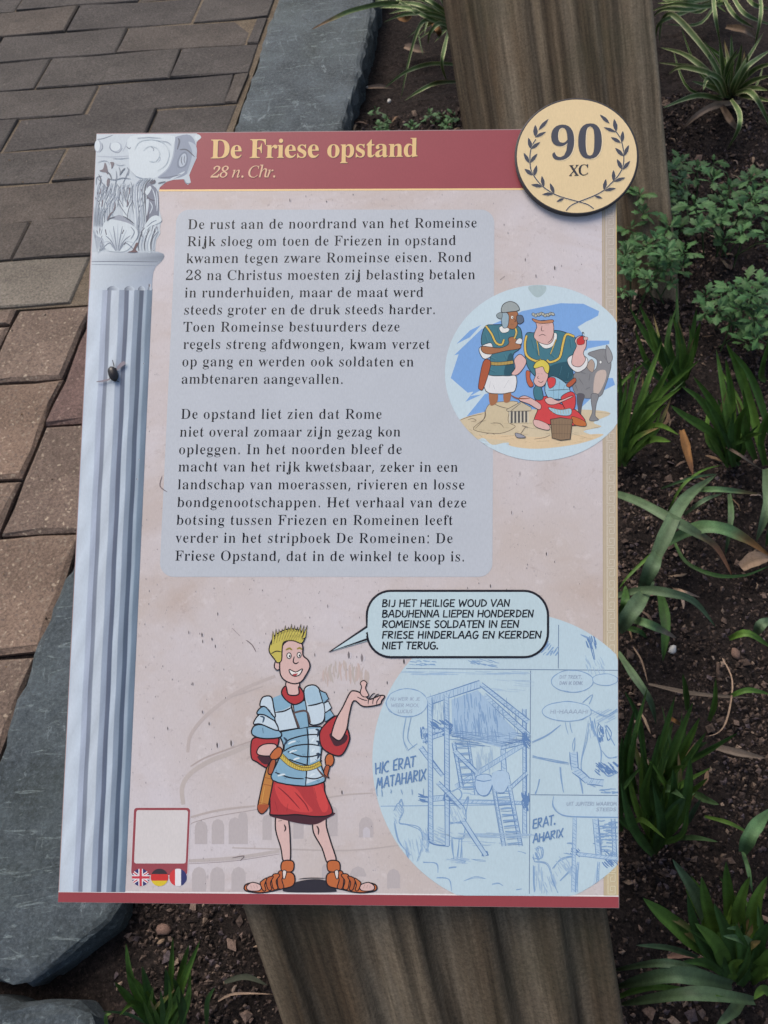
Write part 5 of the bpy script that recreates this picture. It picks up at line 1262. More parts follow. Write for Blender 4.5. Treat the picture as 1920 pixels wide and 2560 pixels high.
# head in close up, loosely pencilled, and its neck band
for q in ([(1440, 640), (1420, 760), (1390, 900), (1410, 1010), (1480, 1050)], [(1450, 560), (1540, 600), (1620, 560)], [(1460, 660), (1500, 760), (1520, 850), (1500, 960)], [(1540, 660), (1570, 740), (1600, 790)], [(1520, 820), (1560, 870), (1615, 860)],
          [(1520, 930), (1560, 980), (1615, 960)], [(1090, 860), (1200, 880), (1310, 900)], [(1080, 770), (1180, 720), (1260, 660)], [(1100, 1090), (1130, 1000)], [(1260, 920), (1280, 1080)], [(1380, 1000), (1400, 1090)], [(1350, 740), (1340, 830)]): pen(q, 6, P2, 4, 3)
beam((1340, 830), (1350, 940), 44); beam((1350, 940), (1430, 1010), 44); beam((1430, 1010), (1530, 1025), 40)
hatch(1490, 900, 1610, 960, 40, .7, 9, P3, 44); hatch(1500, 680, 1530, 760, 14, 1.4, 8, P3, 34); hatch(1440, 640, 1480, 720, 18, 1.4, 6, P2, 60); hatch(1480, 570, 1620, 640, 28, -.5, 6, P1, 60); hatch(1490, 1060, 1610, 1090, 12, 0, 7, P2, 50)
pen([(1500, 650), (1530, 700), (1510, 770), (1490, 700), (1500, 650)], 5, P3, 2, 2); pen([(1550, 660), (1580, 710), (1560, 760), (1545, 700), (1550, 660)], 5, P3, 2, 2)
# bottom right panel
beam((1350, 1240), (1340, 1710), 22, P2); beam((1480, 1250), (1500, 1480), 34); beam((1590, 1250), (1600, 1500), 26)
beam((1370, 1470), (1620, 1500), 22, P2); hatch(1490, 1260, 1600, 1480, 50, 0, 9, P2, 60); hatch(1540, 1460, 1610, 1540, 24, .8, 9, P3, 40); hatch(1330, 1420, 1380, 1480, 14, .8, 8, P3, 30)
beam((1370, 1520), (1360, 1710), 10, P2); beam((1500, 1520), (1490, 1700), 12, P2)
for q in ([(1100, 1440), (1140, 1430), (1140, 1490), (1100, 1500)], [(1100, 1520), (1180, 1540), (1210, 1640), (1240, 1710)], [(1210, 1560), (1260, 1500), (1340, 1490), (1330, 1560), (1260, 1640)], [(1300, 1400), (1340, 1410), (1340, 1470), (1290, 1460)], [(1090, 1540), (1100, 1710)]): pen(q, 7, P2, 4, 3)
hatch(1090, 1440, 1130, 1510, 12, 1.2, 7, P2, 40); hatch(1230, 1500, 1330, 1600, 24, 1.0, 6, P1, 50); hatch(1100, 1550, 1160, 1700, 18, 1.5, 6, P1, 70); hatch(1160, 1600, 1230, 1700, 14, 1.2, 6, P1, 60)
# small balloons of the pencilled page
sk.z = sk.top[1]; sk.top = None; sk.step = 1e-7
def pball(c, rx, ry, tailp):
    n_ = 20; q = [(c[0]+rx*math.cos(2*math.pi*i/n_), c[1]+ry*math.sin(2*math.pi*i/n_)) for i in range(n_+1)]
    sk.fill(q[:-1], C(186, 208, 224), False); pen(q, 5, P2, 1.5, 2)
    for t_ in tailp: pen(t_, 5, P2, 2, 2)
pball((295, 520), 130, 88, ([(290, 610), (270, 740), (300, 820)], [(320, 612), (300, 740), (340, 800)], [(300, 820), (360, 780)]))
pball((1335, 385), 132, 68, ()); pball((1540, 375), 80, 36, ())
pball((1300, 575), 155, 62, ([(1400, 520), (1460, 470), (1440, 530)], [(1290, 640), (1310, 720)], [(1320, 640), (1335, 710)]))
q = [(1215, 1110), (1215, 1170), (1270, 1225), (1400, 1240), (1620, 1240), (1640, 1110)]
sk.fill(q, C(186, 208, 224), False); pen(q[:5], 6, P2, 2, 3)
sx = lambda x, y: (x, y)
LB = C(150, 166, 190)
for s_, x0, x1, y_, h_ in (('NU WEIR IK JE', 192, 375, 506, 20), ('WEER MOOI,', 196, 372, 546, 20), ('LUCIUS', 238, 328, 584, 20), ('DIT TREKT,', 1254, 1396, 368, 20), ('DAN IK DENK', 1254, 1398, 406, 20), ('HI-HAAAAH!', 1196, 1434, 588, 24), ('UIT JUPITER! WAAROM', 1298, 1612, 1166, 22), ('STEEDS', 1484, 1608, 1200, 20)):
    comic(sk, s_, sx(x0, y_), sx(x1, y_), h_, 3.6, LB, jit=.3)
for s_, x0, y0_, x1, y1_, h_, w_ in (('HIC ERAT', 96, 968, 345, 920, 66, 4.6), ('MATAHARIX', 104, 1062, 412, 1000, 66, 4.6), ('ERAT.', 1085, 1310, 1230, 1282, 56, 4.2), ('AHARIX', 1086, 1400, 1274, 1362, 50, 4.2)):
    comic(sk, s_, sx(x0, y0_), sx(x1, y1_), h_, w_*1.9, P3, jit=1.5, shear=.05)
for x in (105, 135, 190, 260, 330, 395): pen([(x, 1060), (x+3, 1090+rng.uniform(0, 20))], 6, P2)
sk.build()

# -- printed cartoon legionary
so = Ink('cartoon_legionary', .00084, (580, 1540), 3.071)
so.lw = 1.3
SK1, SKD = C(214, 180, 176), C(176, 132, 128)
ST, STL, STD = C(134, 172, 198), C(196, 212, 226), C(84, 118, 146)
RE, REL, RED2 = C(176, 58, 60), C(204, 72, 70), C(74, 40, 48)
OR, ORD = C(190, 106, 60), C(138, 70, 42)
BK = C(28, 24, 28)
so.fill([(400, 2090), (500, 2040), (640, 2020), (740, 2040), (800, 2100), (760, 2120), (430, 2120)], C(50, 46, 54))
so.stroke([(510, 2020), (600, 2012), (720, 2014)], 5, BK)
# legs
so.shape([(345, 1520), (420, 1520), (438, 1600), (446, 1700), (446, 1880), (394, 1880), (375, 1780), (335, 1640)], SK1, 8, True, BK)
so.shape([(632, 1560), (715, 1530), (725, 1620), (760, 1740), (800, 1880), (735, 1900), (690, 1780), (625, 1660)], SK1, 8, True, BK)
for q in ([(400, 1600), (412, 1630), (402, 1655)], [(355, 1575), (385, 1570)], [(650, 1610), (665, 1640), (662, 1680)], [(640, 1575), (675, 1570)]): so.stroke(q, 9, C(60, 44, 46))
# sandals
def sandal(f, x0):
    def m(p): return (x0+(p[0] if f > 0 else -p[0]), p[1])
    so.shape([m(p) for p in [(0, 1990), (60, 1960), (130, 1990), (230, 2060), (330, 2050), (380, 2070), (370, 2110), (250, 2125), (120, 2100), (10, 2070)]], OR, 8, True, BK)
    so.shape([m(p) for p in [(255, 2068), (320, 2045), (365, 2075), (350, 2108), (268, 2108)]], SK1, 6, True, BK)
    for i in range(3): so.stroke([m((290+i*22, 2062+i*3)), m((282+i*24, 2090))], 4, BK)
    for i in range(4):
        a = [(60+i*50, 1975+i*12), (110+i*46, 1955+i*26), (130+i*44, 2000+i*18), (120+i*40, 2090+i*6), (80+i*46, 2085+i*6), (95+i*44, 2020+i*14)]
        so.shape([m(p) for p in a], OR if i % 2 else C(176, 94, 54), 6, True, BK)
    so.shape([m(p) for p in [(5, 1890), (50, 1875), (95, 1890), (100, 1950), (60, 1965), (10, 1955)]], OR, 7, True, BK)
    so.shape([m(p) for p in [(60, 1960), (88, 1955), (86, 2010), (72, 2015)]], C(222, 210, 206), 5, True, BK)
sandal(1, 728); sandal(-1, 478)
# skirt
so.fill([(300, 1525), (770, 1505), (720, 1560), (640, 1600), (540, 1595), (420, 1570)], RED2)
so.shape([(312, 1265), (500, 1300), (690, 1270), (715, 1360), (770, 1490), (745, 1530), (640, 1540), (500, 1525), (400, 1530), (300, 1525), (292, 1500)], RE, 8, True, BK)
so.fill([(330, 1290), (480, 1315), (560, 1420), (620, 1500), (500, 1500), (380, 1440)], REL)
so.fill([(620, 1300), (680, 1290), (740, 1460), (690, 1500)], REL)
for q in ([(350, 1310), (430, 1380), (520, 1480)], [(480, 1350), (560, 1440), (590, 1500)], [(630, 1320), (650, 1400)], [(330, 1420), (350, 1500)], [(430, 1440), (420, 1500)]): so.stroke(q, 7, C(132, 40, 46))
# left arm (reader's left), hand on hip
so.shape([(150, 960), (200, 930), (350, 930), (345, 1010), (300, 1100), (270, 1165), (190, 1120), (148, 1085)], RE, 8, True, BK)
so.fill([(195, 1075), (300, 1075), (290, 1130), (240, 1135)], RED2)
so.shape([(195, 1060), (205, 1010), (260, 982), (340, 990), (330, 1060), (270, 1075)], SK1, 7, True, BK)
# scabbard and sword
so.shape([(265, 1170), (320, 1110), (330, 1180), (290, 1400), (270, 1480), (228, 1518), (200, 1490), (205, 1420)], C(190, 128, 66), 8, True, BK)
for y, x in ((1250, 262), (1300, 250), (1440, 215)): so.stroke([(x-10, y-10), (x+60, y+6)], 12, ORD)
so.stroke([(250, 1310), (228, 1440)], 7, C(226, 178, 96)); so.stroke([(300, 1250), (400, 1220), (460, 1150)], 18, C(92, 66, 60))
so.fill([(203, 1450), (282, 1450), (262, 1490), (228, 1515), (200, 1485)], C(168, 84, 52))
# cuirass
so.shape([(330, 900), (680, 850), (690, 1000), (680, 1120), (715, 1240), (690, 1280), (550, 1306), (310, 1260), (345, 1130), (395, 1020), (370, 930)], ST, 8, True, BK)
so.fill([(590, 870), (670, 860), (675, 1100), (600, 1130)], STL, False); so.fill([(420, 930), (570, 900), (575, 1150), (440, 1110), (400, 1010)], ST, True)
so.fill([(570, 1190), (680, 1170), (700, 1240), (570, 1290)], STL, False)
for q in ([(400, 1030), (420, 960), (560, 915), (690, 910)], [(395, 1040), (470, 1000), (590, 985), (690, 1000)], [(430, 1040), (520, 1075), (600, 1080), (690, 1060)], [(330, 1200), (440, 1240), (550, 1250)], [(560, 1240), (640, 1250), (710, 1225)], [(575, 850), (585, 1000), (565, 1300)], [(440, 1100), (520, 1130), (620, 1150), (690, 1110)]): so.stroke(q, 8, BK, taper=.3)
for q in ([(640, 870), (665, 880), (655, 930)], [(645, 960), (668, 970), (660, 1000)], [(645, 1060), (668, 1060), (655, 1100)], [(395, 930), (420, 960), (400, 990)], [(420, 1040), (450, 1060)], [(340, 1180), (350, 1220)]): so.stroke(q, 18, C(50, 62, 82), taper=.9)
for (x, y, w_, h_) in ((430, 960, 60, 24), (440, 1030, 60, 20), (470, 1090, 50, 16), (350, 1215, 60, 14), (600, 1210, 40, 20), (610, 940, 26, 30), (612, 1020, 24, 26), (340, 760, 60, 40), (600, 720, 50, 40), (380, 650, 40, 16)):
    so.stroke([(x, y+h_), (x+w_*.5, y+h_*.3), (x+w_, y)], 11, C(214, 228, 238))
for (x, y) in ((470, 1020), (500, 960), (540, 1060), (640, 1100), (400, 1240), (650, 1260), (400, 860), (640, 800)):
    so.stroke([(x, y), (x+14, y+12)], 10, STD); so.stroke([(x+12, y-4), (x+24, y+8)], 8, STD)
# belt
B1 = [(370, 1065), (440, 1130), (520, 1165), (600, 1165), (680, 1130)]
so.stroke(B1, 44, BK, taper=.05); so.stroke(B1, 36, C(206, 180, 84), taper=.05)
bs = smooth_pts(B1, False, 5)
for i in range(1, len(bs), 1): so.stroke([(bs[i][0]+5, bs[i][1]-18), (bs[i][0]-3, bs[i][1]+18)], 5, C(84, 68, 30))
so.stroke([(380, 1062), (450, 1118), (530, 1160), (610, 1160), (675, 1128)], 4, C(110, 90, 40))
so.shape([(290, 1080), (320, 1030), (360, 1005), (385, 1030), (370, 1080), (320, 1105)], OR, 7, True, BK)
so.shape([(275, 1200), (300, 1110), (335, 1110), (320, 1180), (300, 1215)], C(170, 90, 58), 6, True, BK)
# right arm raised, dagger at the hip
so.shape([(690, 860), (790, 770), (850, 790), (895, 890), (900, 960), (850, 1060), (790, 1070), (700, 1020), (672, 940)], RE, 8, True, BK)
so.fill([(755, 900), (880, 910), (870, 970), (800, 1000), (765, 960)], RED2)
so.shape([(765, 900), (800, 790), (850, 700), (905, 590), (940, 575), (985, 590), (1030, 620), (1060, 640), (1140, 610), (1172, 618), (1150, 650), (1130, 680), (1010, 695), (935, 650), (900, 760), (880, 870), (830, 955), (775, 930)], SK1, 8, True, BK)
for q in ([(1045, 680), (1050, 640), (1080, 600), (1100, 595)], [(1080, 680), (1085, 640), (1110, 605), (1130, 600)], [(1110, 680), (1115, 650), (1145, 615)], [(960, 620), (1000, 640), (1040, 650)]): so.stroke(q, 6, BK)
so.shape([(985, 590), (995, 545), (985, 515), (1010, 495), (1035, 515), (1025, 555), (1050, 610), (1010, 620)], SK1, 6, True, BK)
so.shape([(715, 1100), (735, 1062), (770, 1065), (783, 1110), (765, 1150), (725, 1150)], OR, 7, True, BK)
so.shape([(720, 1150), (750, 1155), (735, 1220), (745, 1245), (705, 1210)], C(170, 90, 58), 6, True, BK); so.stroke([(650, 1165), (700, 1225), (735, 1240)], 14, C(92, 66, 60))
# shoulder plates
so.shape([(320, 640), (440, 600), (455, 700), (505, 860), (360, 885), (330, 800), (300, 700)], STL, 8, False, BK)
so.fill([(300, 640), (430, 600), (450, 690), (330, 730)], ST, True)
so.shape([(555, 560), (630, 530), (680, 580), (712, 690), (700, 810), (600, 830), (570, 700)], STL, 8, True, BK)
so.fill([(560, 575), (640, 540), (690, 660), (590, 680)], C(166, 194, 214), True)
so.stroke([(330, 740), (400, 730), (460, 700)], 9, BK); so.stroke([(580, 690), (640, 680), (705, 660)], 9, BK)
so.shape([(470, 670), (560, 650), (575, 730), (590, 850), (520, 865), (480, 760)], ST, 6, False, BK)
so.stroke([(470, 745), (570, 730), (600, 820)], 16, C(92, 74, 70), taper=.1); so.stroke([(475, 750), (515, 855)], 16, C(92, 74, 70), taper=.1)
for q, c in (([(155, 910), (165, 850), (230, 835), (360, 880), (370, 930), (240, 940)], ST), ([(165, 830), (195, 770), (250, 745), (330, 810), (350, 880), (220, 830)], STL), ([(190, 750), (225, 700), (290, 700), (330, 800), (250, 760)], ST), ([(215, 690), (235, 625), (300, 620), (320, 700), (330, 780), (260, 700)], STL)):
    so.shape(q, c, 8, True, BK)
for q in ([(215, 770), (245, 780), (235, 820)], [(235, 860), (240, 900)], [(290, 720), (300, 760)]): so.stroke(q, 14, C(60, 82, 104))
so.shape([(670, 570), (720, 590), (742, 635), (700, 670)], ST, 7, False, BK); so.shape([(705, 670), (740, 655), (765, 705), (715, 745)], STL, 7, False, BK); so.shape([(712, 745), (755, 720), (785, 765), (715, 815)], ST, 7, False, BK)
# neck, collar, head
so.shape([(418, 500), (510, 495), (512, 600), (460, 620), (425, 600)], SK1, 7, True, BK)
so.shape([(388, 560), (415, 540), (430, 600), (480, 610), (515, 595), (512, 540), (550, 590), (545, 650), (480, 680), (420, 650), (382, 600)], RE, 8, True, BK)
so.shape([(335, 350), (325, 390), (345, 415), (370, 400), (368, 355)], SK1, 7, True, BK)
so.shape([(372, 300), (400, 210), (480, 180), (540, 220), (545, 300), (585, 340), (598, 390), (570, 450), (530, 505), (470, 520), (400, 490), (368, 430)], SK1, 8, True, BK)
so.shape([(325, 330), (285, 270), (300, 200), (340, 140), (430, 100), (520, 110), (560, 150), (535, 210), (470, 190), (400, 200), (385, 260), (380, 340), (350, 360)], C(198, 184, 92), 7, True, BK)
for i in range(12):
    x = 318+i*21; y = 190-i*9+max(0, i-5)*9
    so.shape([(x-14, y+34), (x-4+i*3, y-62-rng.uniform(0, 26)), (x+16, y+20)], C(198, 184, 92), 5, False, BK)
so.fill([(330, 300), (300, 250), (320, 190), (360, 150), (440, 120), (520, 125), (540, 160), (525, 200), (470, 180), (395, 190), (378, 260), (370, 330)], C(198, 184, 92))
for i in range(11): so.stroke([(320+i*21, 190-i*5+abs(i-5)*5), (335+i*22, 120-i*1+abs(i-6)*3)], 6, BK)
for i in range(8): so.stroke([(395+i*19, 200-i*3), (410+i*20, 150-i*2)], 6, C(120, 110, 50))
so.stroke([(300, 290), (340, 270), (378, 275)], 6, BK)
so.ellipse((438, 305), 17, 22, C(232, 228, 226), w=5); so.ellipse((515, 300), 15, 21, C(232, 228, 226), w=5); so.ellipse((443, 308), 6, 9, BK); so.ellipse((518, 304), 6, 9, BK)
so.stroke([(412, 262), (440, 248), (462, 262)], 11, C(150, 134, 60)); so.stroke([(498, 255), (520, 245), (538, 258)], 11, C(150, 134, 60))
so.stroke([(478, 310), (470, 350), (490, 366), (512, 352)], 7, BK)
so.shape([(440, 410), (490, 430), (540, 405), (520, 450), (480, 462), (450, 445)], C(236, 230, 228), 6, True, BK); so.fill([(465, 448), (505, 440), (492, 458), (475, 460)], C(170, 70, 74))
so.build()

# -- box with red frame (its code left blank) and three round flags
fx = Ink('code_box_print', .00040, (130, 1900), 4.484)
def rr(x0, y0, x1, y1, r, lean=0):
    pts = []
    for cx, cy, a0 in ((x1-r, y0+r, -90), (x1-r, y1-r, 0), (x0+r, y1-r, 90), (x0+r, y0+r, 180)):
        for i in range(6):
            a = R(a0+18*i); pts.append((cx+r*math.cos(a)-(cy-y0)*lean, cy+r*math.sin(a)))
    return pts
fx.fill(rr(912, 528, 1558, 1300, 40, .045), C(210, 204, 210), False)
fx.fill(rr(920, 536, 1550, 1292, 36, .045), RED, False)
fx.fill(rr(946, 562, 1526, 1160, 26, .045), C(212, 206, 208), False)
fx.build()
fl = Ink('round_flags_print', .00046, (130, 1900), 4.484)
def disc(c, r, col_, n=32): fl.ellipse(c, r, r, col_, n=n)
def wedge(c, r, a0, a1, col_, inner=None):
    n = 14; pts = [(c[0]+r*math.cos(R(a0+(a1-a0)*i/n)), c[1]+r*math.sin(R(a0+(a1-a0)*i/n))) for i in range(n+1)]
    fl.fill(pts, col_, False)
def chordband(c, r, ang, w, col_, off=0):
    d = np.array([math.cos(R(ang)), math.sin(R(ang))]); nn = np.array([-d[1], d[0]])
    cc = np.array(c, float)
    def e(o, s_): h = math.sqrt(max(0, r*r-o*o)); return tuple(cc+nn*o+d*h*s_)
    a, b = off-w/2, off+w/2
    fl.fill([e(a, -1), e((a+b)/2, -1), e(b, -1), e(b, 1), e((a+b)/2, 1), e(a, 1)], col_, False)
NV, WH, R2 = C(58, 58, 110), C(226, 222, 228), C(196, 60, 72)
c = (994, 1316); disc(c, 98, NV)
for a in (35, -35): chordband(c, 98, a, 34, WH)
for a in (35, -35): chordband(c, 98, a, 12, R2)
chordband(c, 98, 0, 50, WH); chordband(c, 98, 90, 50, WH); chordband(c, 98, 0, 28, R2); chordband(c, 98, 90, 28, R2)
c = (1205, 1316); disc(c, 98, C(200, 56, 52))
wedge(c, 98, 202, 338, C(60, 50, 56)); wedge(c, 98, 22, 158, C(214, 188, 50))
c = (1413, 1316); disc(c, 98, WH)
wedge(c, 98, 110, 250, C(206, 62, 64)); wedge(c, 98, -70, 70, C(56, 58, 108))
fl.build()

# -- round medallion fixed on the corner of the panel
MZ = .0036
mc = (1442.2, 390.6); mrx, mry = 151.5, 143.2
md = []
N = 72
cen = np.array(loc(mc[0], mc[1], MZ))
ring = [np.array(loc(mc[0]+mrx*math.cos(2*math.pi*i/N), mc[1]+mry*math.sin(2*math.pi*i/N), MZ)) for i in range(N)]
def rg(k, z, d=0): return [(*(cen+(p-cen)*(1+d/np.linalg.norm(p-cen))), z) for p in ring]
V = rg(0, .0006, .0004)+rg(0, MZ-.0006, .0009)+rg(0, MZ, .0002)
F = []
for k in range(2):
    for i in range(N): F.append((k*N+i, (k+1)*N+i, (k+1)*N+(i+1) % N, k*N+(i+1) % N))
F.append(tuple(range(3*N-1, 2*N-1, -1))); F.append(tuple(range(N)))
F = [f[::-1] for f in F]
medal = mesh_obj('medallion', V, F, M_DISC, sign)
medal['label'] = 'raised round cream disc with laurel wreath and the number 90'
mf = Ink('medallion_face', MZ+.0001)
mf.add([[(mc[0]+(mrx-1.5)*math.cos(2*math.pi*i/N), mc[1]+(mry-1.5)*math.sin(2*math.pi*i/N)) for i in range(N)]], C(226, 202, 160))
mf.build(parent=medal)
mn = Ink('medallion_numerals', MZ+.0002, (1250, 230), 4.484)
HL, GR = C(240, 220, 184), C(70, 72, 84)
for dx, c_ in ((2.2, C(238, 218, 184)), (0, GR)):
    text(mn, '9', (1373+dx, 400+dx*.6), (1435+dx, 398+dx*.6), 124, 'B', c_); mn.z += 2e-5
    text(mn, '0', (1441+dx, 397+dx*.6), (1503+dx, 395+dx*.6), 124, 'B', c_); mn.z += 2e-5
text(mn, 'XC', (1420.5, 440), (1471.5, 437.3), 40.5, 'R', GR); text(mn, 'XC', (1420.9, 440), (1471.9, 437.3), 40.5, 'R', GR)
mn.build(parent=medal)
lw = Ink('laurel_wreath', MZ+.0002, (1250, 230), 4.484)
def leaf2(base, tip, w):
    a, b = np.array(base, float), np.array(tip, float); d = b-a; nn = np.array([-d[1], d[0]])/np.linalg.norm(d)*w
    for sc_, c_ in ((1.16, C(240, 222, 188)), (1, GR)):
        lw.fill([tuple(a), tuple(a+d*.25+nn*.75*sc_), tuple(a+d*.5+nn*sc_), tuple(a+d*.8+nn*.55*sc_), tuple(a+d*(1+.04*(sc_-1)*5)), tuple(a+d*.8-nn*.55*sc_), tuple(a+d*.5-nn*sc_), tuple(a+d*.25-nn*.75*sc_)], c_, False)
L_ = [(402, 530), (360, 600), (338, 690), (338, 800), (350, 880), (400, 970), (480, 1060), (600, 1140), (700, 1180), (860, 1225), (980, 1260), (1050, 1308)]
R_ = [(1290, 430), (1345, 510), (1372, 590), (1388, 700), (1380, 830), (1330, 930), (1260, 1010), (1160, 1105), (1050, 1165), (900, 1225), (800, 1270), (740, 1330)]
for q in (L_, R_): lw.stroke(q, 22, C(240, 222, 188), taper=.1)
for q in (L_, R_): lw.stroke(q, 14, GR, taper=.1)
for b, t, w in [((430, 430), (545, 300), 22), ((400, 510), (395, 365), 27), ((390, 510), (517, 445), 20), ((352, 645), (318, 510), 24), ((345, 640), (452, 560), 22), ((330, 800), (265, 680), 22), ((332, 800), (420, 688), 22),
                ((370, 935), (272, 860), 24), ((380, 945), (412, 820), 24), ((480, 1060), (348, 1038), 22), ((490, 1065), (468, 938), 22), ((605, 1140), (470, 1148), 20), ((608, 1140), (560, 1020), 22), ((720, 1190), (632, 1232), 16),
                ((1230, 355), (1118, 252), 22), ((1305, 445), (1278, 300), 26), ((1300, 450), (1160, 395), 20), ((1365, 570), (1378, 435), 24), ((1355, 570), (1242, 505), 22), ((1385, 720), (1290, 625), 24), ((1388, 720), (1446, 592), 22),
                ((1372, 872), (1310, 750), 24), ((1375, 872), (1460, 770), 22), ((1275, 1005), (1272, 872), 22), ((1275, 1005), (1405, 958), 20), ((1165, 1105), (1188, 972), 22), ((1165, 1105), (1300, 1078), 20), ((1060, 1165), (1150, 1192), 16)]: leaf2(b, t, w)
lw.build(parent=medal)

# ------------------------------------------------------------------ small insect resting on the printed column
bx_, by_ = 284.3, 937
bl_ = loc(bx_, by_, 0)
def up_to_sign(x, y, z): q = loc(x, y, z); return SIGN_M @ Vector((q[0], q[1], z))
base = up_to_sign(bx_, by_, .0004)
bug = empty('fly', base, 'small dark winged insect resting on the printed column at the left of the panel', 'insect')
bug.rotation_mode = 'QUATERNION'
bug.rotation_quaternion = SIGN_M.to_quaternion()
Bi = (Matrix.Translation(base) @ SIGN_M.to_quaternion().to_matrix().to_4x4()).inverted()
a0 = Vector((*loc(279, 918, 0), 0)); a1 = Vector((*loc(291, 955, 0), 0)); ax = (a1-a0); bl2 = ax.length; ax.normalize(); ay = Vector((-ax.y, ax.x, 0))
def lathe(prof_, nseg, org_, ux, uy, uz, flat=.8):
    V, F = [], []
    for t, r in prof_:
        for i in range(nseg):
            a = 2*math.pi*i/nseg
            V.append(org_+ux*t+uy*(r*math.cos(a))+uz*(r*flat*math.sin(a)+.0014))
    n = nseg
    for j in range(len(prof_)-1):
        for i in range(n): F.append((j*n+i, j*n+(i+1) % n, (j+1)*n+(i+1) % n, (j+1)*n+i))
    F.append(tuple(range(n))[::-1]); F.append(tuple((len(prof_)-1)*n+i for i in range(n)))
    return V, F
o_ = Vector((bl_[0], bl_[1], 0)); uz = Vector((0, 0, 1)); a0l = a0-o_
V, F = lathe([(0, .0004), (.0008, .0017), (.0022, .0024), (.0030, .0025), (.0042, .0027), (.006, .0026), (.0076, .0018), (bl2, .0006)], 14, a0l, ax, ay, uz)
mesh_obj('body', V, F, M_BUG, bug, smooth=True)
def flatwing(name, pxs, z, mat):
    c_ = [Vector((*loc(x, y, 0), 0))-o_ for x, y in pxs]
    V = [Vector((p.x, p.y, z)) for p in c_]+[Vector((p.x, p.y, z+.00015)) for p in c_]
    n = len(c_); F = [tuple(range(n)), tuple(range(2*n-1, n-1, -1))]+[(i, (i+1) % n, n+(i+1) % n, n+i) for i in range(n)]
    mesh_obj(name, V, F, mat, bug)
def cw(x, y): return (230+x/18.43, 880+y/18.43)
flatwing('wing', [cw(*p) for p in ((840, 1240), (700, 1275), (480, 1330), (230, 1375), (260, 1410), (520, 1400), (760, 1340), (860, 1300))], .0009, M_WING)
flatwing('wing', [cw(*p) for p in ((1170, 880), (1190, 700), (1350, 520), (1520, 440), (1590, 560), (1500, 640), (1330, 760))], .0011, M_WING)
flatwing('antenna', [cw(*p) for p in ((970, 400), (1000, 400), (1080, 690), (1040, 700))], .0012, M_BUG)
for q in (((1090, 760), (1160, 860), (1180, 820), (1110, 730)), ((830, 1190), (790, 1270), (810, 1280), (860, 1220)), ((1200, 1330), (1280, 1390), (1270, 1400), (1180, 1370))): flatwing('leg', [cw(*p) for p in q], .0005, M_BUG)

# ------------------------------------------------------------------ planting
K1 = (960, 0, 1.728); K2_ = (0, 0, 1.728); K7 = (1480, 700, 2.766); K8 = (1480, 1450, 2.766); K6 = (900, 2160, 1.626); K5 = (100, 2160, 1.843)
def kp(K, p): return (K[0]+p[0]/K[2], K[1]+p[1]/K[2])
GREEN = ((.048, .106, .018), (.10, .185, .032))
DEEP = ((.030, .072, .018), (.055, .118, .026))
GLAUC = ((.052, .090, .040), (.100, .150, .078))
PALEG = ((.075, .150, .060), (.110, .190, .080))
VARI = ((.075, .125, .040), (.120, .180, .060))
TAN = ((.22, .15, .10), (.30, .21, .15))
RUST = ((.16, .08, .03), (.22, .11, .04))
CREAM = (.46, .45, .26)

def blade(parent, K, pts, w, colr, h=.06, kind='up', edge=None, tip=None, name='leaf', mat=None, lift=0.0, fold=.22):
    """one long leaf from its foot on the soil to its tip"""
    P = smooth_pts(pts, False, 5); n = len(P)
    tw = rng.uniform(-.5, .5); ph = rng.uniform(0, 6)
    pos = []
    for i, p in enumerate(P):
        t = i/(n-1)
        if kind == 'up': z = h*t**.8
        elif kind == 'arch': z = h*math.sin(math.pi*min(1, .12+t*.80))
        else: z = .006+h*.3*math.sin(math.pi*t)
        x, y = kp(K, p)
        pos.append(ground(x, y, SOIL_Z+.008+lift+z))
    c0, c1 = [np.array(c) for c in colr]
    V, Cc = [], []
    cols_ = 5 if edge is not None or w/K[2] > 12 else 3
    base = c0+(c1-c0)*rng.uniform(.1, 1)
    for i in range(n):
        t = i/(n-1)
        tg = (pos[min(i+1, n-1)]-pos[max(i-1, 0)]).normalized()
        vd = (pos[i]-CAM); dep = -(CW.transposed() @ vd).z; vd.normalize()
        side = tg.cross(vd).normalized(); nrm = side.cross(tg).normalized()
        a = tw*math.sin(t*2.2+ph)*.9
        sd = side*math.cos(a)+nrm*math.sin(a)
        nn = nrm*math.cos(a)-side*math.sin(a)
        if nn.dot(vd) > 0: nn = -nn
        wm = w/K[2]/FOC*dep*.5*1.12
        prof = (.55+.45*min(1, t*3)) * (1-max(0, (t-.45)/.55)**1.7) + .02
        wm *= prof*(1+.06*math.sin(t*17+ph))
        us = (-1, 0, 1) if cols_ == 3 else (-1, -.55, 0, .55, 1)
        for u in us:
            V.append(pos[i]+sd*(u*wm)+nn*(abs(u)*wm*fold*1.6+.0002*math.sin(t*31+u*3)))
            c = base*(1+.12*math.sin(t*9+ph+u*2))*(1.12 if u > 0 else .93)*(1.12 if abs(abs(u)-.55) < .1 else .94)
            if edge is not None and abs(u) > .9: c = np.array(edge)
            if tip is not None and t > .62: k = min(1, (t-.62)/.2); c = c*(1-k)+np.array(tip)*k
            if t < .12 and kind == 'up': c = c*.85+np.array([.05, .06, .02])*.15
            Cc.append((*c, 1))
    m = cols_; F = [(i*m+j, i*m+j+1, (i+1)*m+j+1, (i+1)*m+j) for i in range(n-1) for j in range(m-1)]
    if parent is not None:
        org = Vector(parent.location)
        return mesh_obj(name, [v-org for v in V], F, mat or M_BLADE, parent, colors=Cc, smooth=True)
    org = pos[0]
    o = mesh_obj(name, [v-org for v in V], F, mat or M_DRY, None, colors=Cc, smooth=True)
    o.location = org
    return o

